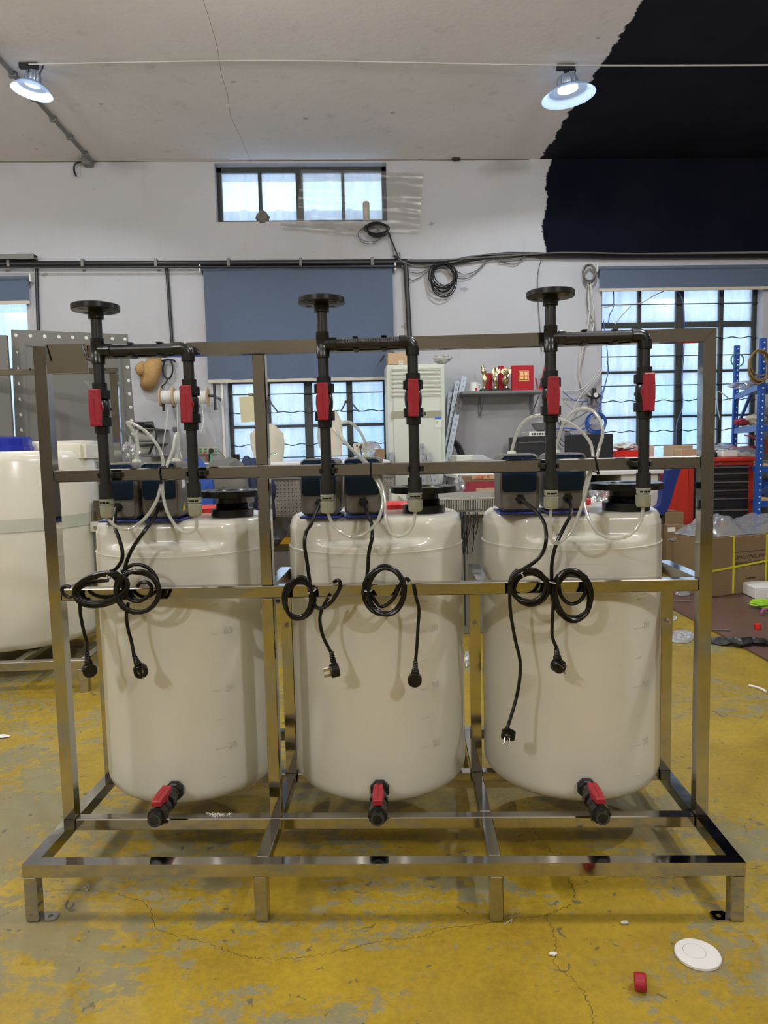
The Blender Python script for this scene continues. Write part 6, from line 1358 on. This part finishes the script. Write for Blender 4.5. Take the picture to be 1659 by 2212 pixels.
# blue boltless rack
t = thing('storage_rack', 'blue slotted storage rack at the right edge', 'rack', P(1600, 1160, 5.0))
def rpost(px0, y0, px1, y1, Yp, zb=0.0):
    p_t = P(px0, y0, Yp); p_b = P(px1, y1, Yp); dxdz = (p_t.x-p_b.x)/(p_t.z-p_b.z); xb = p_b.x+(zb-p_b.z)*dxdz; wd = 0.040
    bm = B(); loft(bm, [[Vector((x+dx, Yp+dy, z)) for dx, dy in ((-wd/2, 0.03), (-wd/2, 0), (wd/2, 0), (wd/2, 0.004), (-wd/2+0.004, 0.004), (-wd/2+0.004, 0.03))] for x, z in ((xb, zb), (p_t.x, p_t.z))]); pp = part('post', bm, m_rackb, t, smooth=False)
    z = p_t.z-0.03; k = 0
    while z > 0.2 and k < 34:
        x = xb+(z-zb)*dxdz+0.004; bm = B(); cyl(bm, (x, Yp-0.0006, z), (x, Yp+0.0006, z), 0.0062, n=10); part('punched_hole', bm, m_sky, pp); z -= 0.046; k += 1
    return p_t, xb
Ya, Yb2 = 5.05, 6.2
pa, xa_ = rpost(1651, 730, 1638, 1120, Ya); pb, xb_ = rpost(1594, 746, 1588, 965, Yb2)
shelf_ys = [(830, 842), (919, 932), (1008, 1020), (1083, 1096)]
for y0, y1 in shelf_ys:
    q0, q1 = P(1645, y0, Ya), P(1645, y1, Ya); bm = B(); box(bm, (q0.x, Ya+0.005, q1.z), (5.3, Ya+0.035, q0.z), 0.002); part('beam', bm, m_rackb, t)
    bm = B(); loft(bm, [[Vector((q0.x-0.02, Ya+0.02, q1.z)), Vector((q0.x+0.01, Ya+0.02, q1.z)), Vector((q0.x+0.01, Ya+0.02, q0.z)), Vector((q0.x-0.02, Ya+0.02, q0.z))], [Vector((pb.x-0.02, Yb2, q1.z)), Vector((pb.x+0.01, Yb2, q1.z)), Vector((pb.x+0.01, Yb2, q0.z)), Vector((pb.x-0.02, Yb2, q0.z))]]); part('side_beam', bm, m_rackb, t)
    bm = B(); poly_extrude(bm, [(q0.x, Ya+0.04, q0.z), (5.3, Ya+0.04, q0.z), (5.3, Yb2-0.01, q0.z), (pb.x, Yb2-0.01, q0.z)], (0, 0, 0.012)); part('shelf_board', bm, m_grey2 if y0 < 1000 else m_wood, t)
bm = B(); cyl(bm, P(1592, 923, Yb2-0.02), P(1648, 790, Ya+0.05), 0.014, n=8); part('brace', bm, m_rackb, t)
zs = [P(1645, y0, Ya).z+0.013 for y0, y1 in shelf_ys]
coil_px('wire_coil', 'coil of brown wire hung on the rack post at the right edge', 1640, 790, 24, 32, 7, 0.005, Ya-0.03, m_brass, jit=7, seed=41)
coil_px('green_hoop', 'thin green hoop hung on the far rack post', 1593, 778, 14, 14, 2, 0.005, Yb2-0.03, M('teal_wire', (0.05, 0.22, 0.20), 0.5), jit=1, seed=43)
def rblob(label, px, py, rad, mat, Yo, seed, name, cat):
    q = P(px, py, Yo); zz = max([z for z in zs if z <= q.z+0.02] or [zs[-1]]); bm = B(); blob(bm, (q.x, Yo, zz+rad[2]*1.05), rad, 0.3, 1.8, 3, seed); return solo(name, bm, mat, label, cat)
rblob('white plastic wrapped bundle on the upper rack shelf', 1607, 830, (0.11, 0.10, 0.035), m_bag, 5.75, 51, 'wrapped_bundle', 'bundle')
rblob('white clear-wrapped bundle on the second rack shelf', 1600, 945, (0.16, 0.13, 0.06), m_bag, 5.5, 52, 'wrapped_bundle', 'bundle')
rblob('dark red bundle lying on the second rack shelf', 1603, 925, (0.07, 0.06, 0.03), m_redbox, 5.75, 53, 'red_bundle', 'bundle')
rblob('beige cloth roll on the second rack shelf at the edge', 1632, 915, (0.07, 0.10, 0.045), m_cloth, 5.7, 54, 'cloth_roll', 'cloth')
rblob('blue plastic bag on the third rack shelf at the right edge', 1662, 1055, (0.09, 0.12, 0.07), m_bluetube, 5.3, 55, 'blue_bag', 'bag')
for k in range(3):
    q = P(1608+k*9, 940, 5.40); bm = B(); tube(bm, [q, q+Vector((0.05, -0.03, -0.02)), q+Vector((0.09, -0.04, -0.07)), q+Vector((0.10, -0.03, -0.14))], 0.006, 6); solo('hanging_lead', bm, (m_redbox, m_wire, m_redcap)[k], ('dark red lead hanging off the second rack shelf', 'grey lead hanging between the red leads off the second rack shelf', 'bright red lead hanging off the second rack shelf at the far right')[k], 'cable', 'leads hanging from the rack shelf')

# brown cartons by the chest
Y = 5.05; a, b_, z0, z1 = rect_px(1441, 1110, 1485, 1180, Y)
t = thing('brown_carton', 'upright brown carton with white sticker at the foot of the red chest', 'box', ((a+b_)/2, Y-0.1, 0)); zz = P(1460, 1134, Y-0.1).z
a, b_ = P(1441, 1150, Y-0.1).x, P(1482, 1150, Y-0.1).x
bm = B(); box(bm, (a, Y-0.1, 0.012), (b_, Y+0.12, zz), 0.002); part('carton', bm, m_card, t)
bm = B(); s0, s1 = P(1443, 1149, Y-0.105), P(1459, 1139, Y-0.105); box(bm, (s0.x, Y-0.103, s0.z), (s1.x, Y-0.1005, s1.z)); part('sticker', bm, m_white, t)
bm = B(); z2 = P(1463, 1106, Y-0.05).z; box(bm, (a+0.005, Y-0.06, zz+0.001), (b_+0.0, Y+0.12, z2), 0.002); solo('brown_carton', bm, m_card, 'flat brown carton stacked on the carton with the white sticker', 'box')
text('lettering', '一一 一一', 0.014, m_ink, t, (a+0.02, Y-0.1012, 0.10), (PI/2, 0, 0))
bm = B(); q = P(1431, 1130, 5.2); box(bm, (q.x-0.035, 5.2, 0.012), (q.x+0.03, 5.5, P(1431, 1112, 5.2).z), 0.003); solo('white_board', bm, m_offw, 'narrow white panel standing left of the brown cartons', 'panel')
for k, (y, c_) in enumerate(((1187, m_cloth), (1202, m_foil))):
    bm = B(); q0, q1 = PZ(1428, y, 0.02), PZ(1458, y+1, 0.02); cyl(bm, q0, q1, 0.012, n=8); solo('metal_strip', bm, c_, ('pale strip on the boards behind the right tank', 'shiny metal strip on the boards nearer the side arm')[k], 'strip')

# big strapped carton
e1 = PZ(1540, 1289, 0.012); e2 = PZ(1672, 1273, 0.012); dirx = (e2-e1).normalized(); left = e1; 
nrm2 = Vector((-dirx.y, dirx.x, 0)); nrm2 = nrm2 if nrm2.y > 0 else -nrm2
# near left corner hidden behind the right post
c0 = e1-dirx*0.045*1.0; L = 1.15; Dp = 0.42; hgt = 0.395
def cbox(bm, u0, u1, v0, v1, z0, z1):
    poly = [c0+dirx*u0+nrm2*v0, c0+dirx*u1+nrm2*v0, c0+dirx*u1+nrm2*v1, c0+dirx*u0+nrm2*v1]
    loft(bm, [[Vector((p.x, p.y, z)) for p in poly] for z in (z0, z1)])
t = thing('strapped_carton', 'large brown carton bound with yellow straps at the right', 'box', c0)
bm = B(); cbox(bm, 0, L, 0, Dp, 0.013, 0.013+hgt); part('carton', bm, m_card, t, smooth=False)
top = 0.013+hgt
u_s = (PZ(1572, 1282, 0.012)-c0).dot(dirx); 
for u in (u_s, u_s+0.30, u_s+0.62):
    bm = B(); cbox(bm, u, u+0.016, -0.003, 0, 0.02, top); cbox(bm, u, u+0.016, -0.003, Dp+0.003, top, top+0.003); part('strap', bm, m_strap, t, 'yellow packing strap', smooth=False)
bm = B(); zs_ = 0.013+hgt*0.42; loft(bm, [[c0+dirx*0+Vector((0, 0, zs_-0.012))-nrm2*0.002, c0+dirx*0+Vector((0, 0, zs_+0.001))-nrm2*0.002, c0+dirx*0+Vector((0, 0, zs_+0.001))-nrm2*0.005, c0+Vector((0, 0, zs_-0.012))-nrm2*0.005], [c0+dirx*L+Vector((0, 0, zs_+0.07))-nrm2*0.002, c0+dirx*L+Vector((0, 0, zs_+0.083))-nrm2*0.002, c0+dirx*L+Vector((0, 0, zs_+0.083))-nrm2*0.005, c0+dirx*L+Vector((0, 0, zs_+0.07))-nrm2*0.005]]); part('strap', bm, m_strap, t, 'yellow packing strap', smooth=False)
bm = B(); cbox(bm, u_s+0.02, L, -0.0012, 0, 0.013+hgt*0.72, 0.013+hgt*0.73); part('flap_edge', bm, m_ink, t, smooth=False)
ang = math.atan2(dirx.y, dirx.x)
for body, sz, u, zf in (('UPVC, CPVC, PPH, PVDF', 0.036, 0.018, 0.60), ('管路系统智造专家', 0.040, 0.022, 0.47), ('水油防腐阀', 0.018, 0.12, 0.235)):
    p = c0+dirx*(u_s+u)-nrm2*0.0014; text('lettering', body, sz, m_ink, t, (p.x, p.y, 0.013+hgt*zf), (PI/2, 0, ang))
# the other carton, its left face showing handling marks
p0, p1 = PZ(1458, 1256, 0.012), PZ(1500, 1268, 0.012)
a = P(1456, 1260, 4.9); b2 = P(1504, 1260, 4.9)
t = thing('marked_carton', 'brown carton with handling marks behind the right post', 'box', ((a.x+b2.x)/2, 4.9, 0)); zz = P(1480, 1172, 4.9).z
bm = B(); box(bm, (a.x, 4.9, 0.012), (b2.x+0.05, 5.0, zz), 0.002); part('carton', bm, m_card, t)
bm = B(); q = P(1497, 1230, 4.895); box(bm, (q.x-0.009, 4.893, 0.02), (q.x+0.009, 4.8985, zz+0.002)); part('strap', bm, m_strap, t, 'yellow packing strap')
for px in (1471, 1485):
    q = P(px, 1207, 4.895); bm = B(); w2 = 0.017
    for r_ in ((-w2, -0.021, -w2+0.002, 0.021), (w2-0.002, -0.021, w2, 0.021), (-w2, -0.021, w2, -0.019), (-w2, 0.019, w2, 0.021), ((-0.008, -0.012, -0.004, 0.012) if px < 1480 else (-0.010, 0.0, 0.010, 0.010)), ((0.004, -0.012, 0.008, 0.012) if px < 1480 else (-0.004, -0.012, 0.004, 0.002))):
        box(bm, (q.x+r_[0], 4.8965, q.z+r_[1]), (q.x+r_[2], 4.8995, q.z+r_[3]))
    part('handling_mark', bm, m_ink, t)
bm = B(); q = P(1480, 1168, 4.95); blob(bm, (q.x-0.02, 4.96, zz+0.022), (0.09, 0.05, 0.024), 0.4, 2, 3, 61); solo('white_wrap', bm, m_bag, 'white crumpled wrap on the carton with handling marks', 'wrap')
# plastic bags on the strapped carton
def sheet_heap(label, u0, u1, v0, v1, h, mat, seed, name='plastic_bag', cat='bag'):
    bm = B(); n = 26; g = []
    for j in range(n+1):
        row = []
        for i in range(n+1):
            u, v = i/n, j/n; e = min(1, 6*min(u, 1-u, v, 1-v)); p = c0+dirx*(u0+(u1-u0)*u)+nrm2*(v0+(v1-v0)*v)
            pk = math.exp(-((u-0.55)/0.30)**2)*0.75+0.25; ns = noise.noise(Vector((u*4+seed, v*4, seed)))*0.7+0.30*abs(noise.noise(Vector((u*15+v*6, v*13, seed+3))))-0.12*abs(noise.noise(Vector((u*31, v*27+u*9, seed))))
            row.append(bm.verts.new((p.x, p.y, top+0.004+h*e*max(0.05, pk+0.5*ns))))
        g.append(row)
    for j in range(n):
        for i in range(n): bm.faces.new((g[j][i], g[j][i+1], g[j+1][i+1], g[j+1][i]))
    bd = [g[0][i] for i in range(n+1)]+[g[j][n] for j in range(1, n+1)]+[g[n][i] for i in range(n-1, -1, -1)]+[g[j][0] for j in range(n-1, 0, -1)]
    bm.faces.new(bd[::-1]); return solo(name, bm, mat, label, cat, ang=40)
sheet_heap('large clear plastic bag heaped on the strapped carton', 0.0, 0.42, 0.03, 0.34, 0.13, m_bag, 5)
sheet_heap('second clear bag at the right edge on the strapped carton', 0.40, 0.85, 0.03, 0.36, 0.10, m_bag, 9)
bm = B(); a, b_, z0, z1 = rect_px(1641, 1270, 1720, 1290, 4.25); q = PZ(1641, 1296, 0.012); box(bm, (q.x, q.y, 0.012), (q.x+0.5, q.y+0.25, 0.012+0.075), 0.004, Matrix.Rotation(-0.12, 4, 'Z')); solo('white_carton', bm, m_sky, 'low white carton at the right edge before the strapped carton', 'box')
bm = B(); q = PZ(1650, 1306, 0.03); blob(bm, (q.x+0.02, q.y, 0.038), (0.11, 0.06, 0.026), 0.5, 2.2, 3, 71); solo('lime_wrapper', bm, m_lime, 'lime green wrapper on the boards at the right edge', 'wrapper')
bm = B(); tube(bm, [PZ(1644, 1326, 0.02), PZ(1648, 1319, 0.03), PZ(1656, 1316, 0.03), PZ(1666, 1317, 0.02)], 0.009, 6); solo('pink_strap', bm, m_pink, 'pink strap end beside the lime wrapper', 'strap')
q = PZ(1637, 1352, 0.03); bm = B(); lathe(bm, [(0.016, 0), (0.018, 0.002), (0.018, 0.028), (0.015, 0.031)], (q.x, q.y, 0.0125), n=24, ribs=12, ribd=0.001); solo('red_stopper', bm, m_redcap, 'bright red cap on the reddish boards at the right edge', 'cap')
bm = B(); cyl(bm, PZ(1540, 1360, 0.017), PZ(1578, 1361, 0.017), 0.004, n=8); solo('thin_rod', bm, m_wire, 'thin grey rod on the reddish boards right of the post', 'rod')
bm = B(); cyl(bm, PZ(1455, 1297, 0.017), PZ(1494, 1298, 0.017), 0.004, n=8); solo('thin_rod', bm, m_wire, 'thin dark rod on the boards left of the right post', 'rod')
def floor_film(label, cx, cy, rx, ry, mat, h, seed, name, cat='scrap', zb=0.003):
    ctr = PZ(cx, cy, zb); ex = PZ(cx+rx, cy, zb)-ctr; ey = PZ(cx, cy-ry, zb)-ctr; bm = B(); n = 30; rings = []; m_ = 8
    cv = bm.verts.new(ctr+Vector((0, 0, h))); prev = None; R0 = []
    for k in range(1, m_+1):
        ring = []
        for j in range(n):
            a = 2*PI*j/n; r = k/m_*(1+0.16*noise.noise(Vector((math.cos(a)*2, math.sin(a)*2, seed)))); p = ctr+ex*r*math.cos(a)+ey*r*math.sin(a)
            ring.append(bm.verts.new((p.x, p.y, zb+(h*(0.5+0.9*noise.noise(Vector((p.x*40, p.y*40, seed)))) if k < m_ else 0))))
        R0.append(ring)
    for j in range(n): bm.faces.new((cv, R0[0][j], R0[0][(j+1) % n]))
    for k in range(m_-1):
        for j in range(n): bm.faces.new((R0[k][j], R0[k+1][j], R0[k+1][(j+1) % n], R0[k][(j+1) % n]))
    bm.faces.new(R0[-1][::-1]); return solo(name, bm, mat, label, cat, ang=20)
floor_film('crumpled sheet of silvery foil on the yellow floor right of the right tank', 1472, 1374, 29, 14, m_foil, 0.010, 3, 'foil_sheet')
floor_film('small torn foil piece on the floor above the big foil sheet', 1458, 1337, 5, 4, m_foil, 0.008, 5, 'foil_piece')
bm = B(); pts = [PZ(1535, 1386, 0.008), PZ(1560, 1388, 0.012), PZ(1580, 1385, 0.025), PZ(1600, 1388, 0.028), PZ(1625, 1384, 0.030), PZ(1645, 1388, 0.028), PZ(1680, 1391, 0.02)]
tube(bm, pts, 0.022, 8, 6)
for v in bm.verts: v.co += Vector((0.014*noise.noise(v.co*30), 0.02*noise.noise(v.co*24+Vector((3, 0, 0))), 0.010*noise.noise(v.co*35))); v.co.z = max(v.co.z, 0.003)
solo('black_film_strip', bm, m_blk, 'crumpled strip of black film across the board edge at the right', 'scrap', ang=20)
floor_film('white plastic scraps on the boards under the carton edge', 1475, 1283, 18, 4, m_bag, 0.015, 8, 'plastic_scrap', zb=0.014)
floor_film('grey and white scrap on the floor between middle and right tank', 1008, 1423, 6, 16, m_foil, 0.02, 12, 'foil_scrap')

# ------------------------------------------------------------------ left side: big tank and panels
LX, LY, LR = -1.765, 3.78, 0.425
zb, ztl = 0.135, P(30, 975, LY-LR).z
t = thing('mixing_tank', 'large milky round tank with blue lid at the left edge', 'tank', (LX, LY, zb))
bm = B(); lathe(bm, [(LR-0.06, zb), (LR-0.015, zb+0.01), (LR, zb+0.045), (LR, ztl-0.05), (LR-0.01, ztl-0.02), (LR-0.03, ztl), (0.2, ztl+0.004), (0.001, ztl+0.004)], (LX, LY, 0), n=72); part('shell', bm, m_tank, t, ang=60)
bm = B(); q0, q1 = P(60, 952, LY-0.05), P(202, 976, LY-0.05); loft(bm, [[Vector((LX-0.30, LY-0.12, z)), Vector((q1.x-0.02, LY-0.12, z)), Vector((q1.x-0.01, LY+0.2, z)), Vector((LX-0.30, LY+0.28, z))] for z in (ztl-0.06, P(130, 952, LY-0.1).z)]); bmesh.ops.bevel(bm, geom=list(bm.edges), offset=0.02, segments=3, affect='EDGES'); part('raised_top', bm, m_tank, t, ang=60)
cz = ztl+0.004; cc_ = P(0, 960, LY-0.18); bm = B(); lathe(bm, [(0.148, 0), (0.148, 0.020), (0.142, 0.024), (0.142, 0.058), (0.134, 0.068), (0.05, 0.070), (0.001, 0.070)], (cc_.x, LY-0.18, cz), n=64, ribs=32, ribd=0.003); part('lid', bm, m_blue, t, 'glossy blue screw lid')
bm = B(); zst = 0.74; lathe(bm, [(LR+0.0005, zst-0.030), (LR+0.004, zst-0.030), (LR+0.004, zst+0.030), (LR+0.0005, zst+0.030)], (LX, LY, 0), n=72, cap=False, closed=True); part('strap', bm, M('translucent_strap', (0.47, 0.50, 0.44), 0.35), t, 'pale grey holding strap')
fy = 3.19; xr_ = -1.205
t = thing('tank_pedestal', 'stainless steel base frame under the large tank at the left', 'frame', (LX, fy, 0))
for ax_ in ((LX-0.55, fy, 0.108, xr_, fy+0.04, 0.148), (LX-0.55, fy+1.1, 0.108, xr_, fy+1.14, 0.148), (xr_-0.04, fy+0.041, 0.108, xr_, fy+1.099, 0.148), (LX-0.2, fy+0.041, 0.1075, LX-0.16, fy+1.099, 0.1345), (LX+0.2, fy+0.041, 0.1075, LX+0.24, fy+1.099, 0.1345), (LX-0.5, fy+0.5, 0.1075, LX-0.201, fy+0.54, 0.1345)):
    bm = B(); box(bm, ax_[:3], ax_[3:], 0.002); part('beam', bm, m_steel, t)
for x, y in ((xr_-0.04, fy), (xr_-0.04, fy+1.1), (LX-0.5, fy), (LX-0.5, fy+1.1)):
    bm = B(); box(bm, (x, y, 0.001), (x+0.04, y+0.04, 0.1075), 0.002); part('leg', bm, m_steel, t)
# stanchion and upper bar of that frame
xs_ = P(215, 1180, LY-0.05).x; ys_ = LY-0.05
bm = B(); box(bm, (xs_-0.02, ys_, 0.149), (xs_+0.02, ys_+0.04, 0.83), 0.002); part('stanchion', bm, m_steel, t)
bm = B(); q = P(208, 1116, ys_); box(bm, (xs_-0.055, ys_-0.006, q.z-0.025), (xs_-0.01, ys_-0.001, q.z+0.025)); part('strap_plate', bm, m_steel, t)
bm = B(); q = P(208, 1138, ys_-0.02); box(bm, (q.x-0.03, ys_-0.03, q.z-0.025), (q.x+0.02, ys_-0.02, q.z+0.028), 0.003); cl = part('strap_end', bm, MATS['translucent_strap'], t, 'pale strap end plate'); bm = B(); cyl(bm, (q.x, ys_-0.03, q.z-0.002), (q.x, ys_-0.042, q.z-0.002), 0.010, n=6); part('bolt', bm, m_bolt, cl)
# tall rear frame behind the big tank
yf = 4.32; q0, q1 = P(0, 803, yf), P(252, 798, yf)
t = thing('rear_gantry', 'tall steel frame with drilled bar behind the large left tank', 'frame', (q1.x-0.6, yf, 0))
bm = B(); box(bm, (q0.x-0.4, yf, q1.z-0.022), (q1.x, yf+0.03, q1.z+0.012), 0.002); part('top_bar', bm, m_steel, t)
bm = B(); box(bm, (q1.x-0.045, yf+0.0, 0), (q1.x, yf+0.03, q1.z-0.023), 0.002); part('upright', bm, m_steel, t)
bm = B(); box(bm, (q0.x-0.4, yf+0.0, 0), (q0.x-0.36, yf+0.03, q1.z-0.023), 0.002); part('upright', bm, m_steel, t)
for px in (65, 226):
    q = P(px, 798, yf); bm = B(); cyl(bm, (q.x, yf-0.0012, q.z), (q.x, yf-0.0002, q.z), 0.007, n=12); part('drilled_hole', bm, m_cord, t)
# grey punched enclosure panels
m_panel = m_grey
def panel(label, tl, tr, bl_x, Yl, Yr_, tilt_holes=True, holes_x=True):
    """leaning sheet panel with a folded border and a row of punched holes seen as light dots"""
    A = P(tl[0], tl[1], Yl); Bq = P(tr[0], tr[1], Yr_); A0 = Vector((P(bl_x, 1000, Yl).x+ (P(bl_x, 1000, Yl).x-A.x)*0.9, Yl, 0)); B0 = Vector((Bq.x+0.05, Yr_, 0))
    t_ = thing('sheet_enclosure', label, 'panel', (A+Bq)/2*Vector((1, 1, 0)) if False else Vector(((A.x+Bq.x)/2, (A.y+Bq.y)/2, 0)))
    ex = (Bq-A); nn = Vector((ex.y, -ex.x, 0)).normalized(); nn = nn if nn.y < 0 else -nn
    bm_ = B(); quad = [A0, B0, Bq, A]; loft(bm_, [quad, [p-nn*0.02 for p in quad]]); part('sheet', bm_, m_panel, t_, smooth=False)
    def at(u, v): return (A0*(1-u)+B0*u)*(1-v)+(A*(1-u)+Bq*u)*v
    for u0, u1, v0, v1 in ((0.0, 0.012, 0, 1), (0.10, 0.108, 0, 0.955), (0.92, 0.926, 0, 0.955), (0.10, 0.926, 0.947, 0.955)):
        bm_ = B(); q_ = [at(u0, v0), at(u1, v0), at(u1, v1), at(u0, v1)]; loft(bm_, [q_, [p+nn*0.008 for p in q_]]); part('fold', bm_, m_panel, t_, smooth=False)
    sheet = [c for c in bpy.data.objects if c.parent == t_][0]
    hs = [(0.03+0.94*k/8, 0.982) for k in range(9)]+[(0.972, 0.93-0.048*k) for k in range(9)]+[(0.045, 0.925-0.052*k) for k in range(9)]
    for u, v in hs:
        p = at(u, v)+nn*0.0012; bm_ = B(); cyl(bm_, p-nn*0.0015, p+nn*0.0006, 0.011, n=12); part('punched_hole', bm_, m_sky, t_, 'punched hole showing bright background')
    return t_, at, nn
t, at, nn = panel('large grey sheet steel enclosure panel behind the left tank', (25, 712), (276, 722), 36, 4.62, 5.02)
bm = B(); q_ = [at(0.40, 0.77), at(0.62, 0.77), at(0.62, 0.83), at(0.40, 0.83)]; loft(bm, [q_, [p+nn*0.004 for p in q_]]); part('name_recess', bm, M('grey_green_plate', (0.20, 0.215, 0.19), 0.45), t, smooth=False)
A = P(-60, 722, 4.4); Bq = P(14, 724, 4.5); t = thing('sheet_enclosure', 'narrow grey enclosure panel cut by the left edge of the picture', 'panel', (A.x, 4.45, 0))
bm = B(); quad = [Vector((A.x, 4.4, 0)), Vector((P(22, 980, 4.5).x+0.02, 4.5, 0)), Bq, A]; loft(bm, [quad, [p+Vector((0, 0.02, 0)) for p in quad]]); part('sheet', bm, m_panel, t, smooth=False)
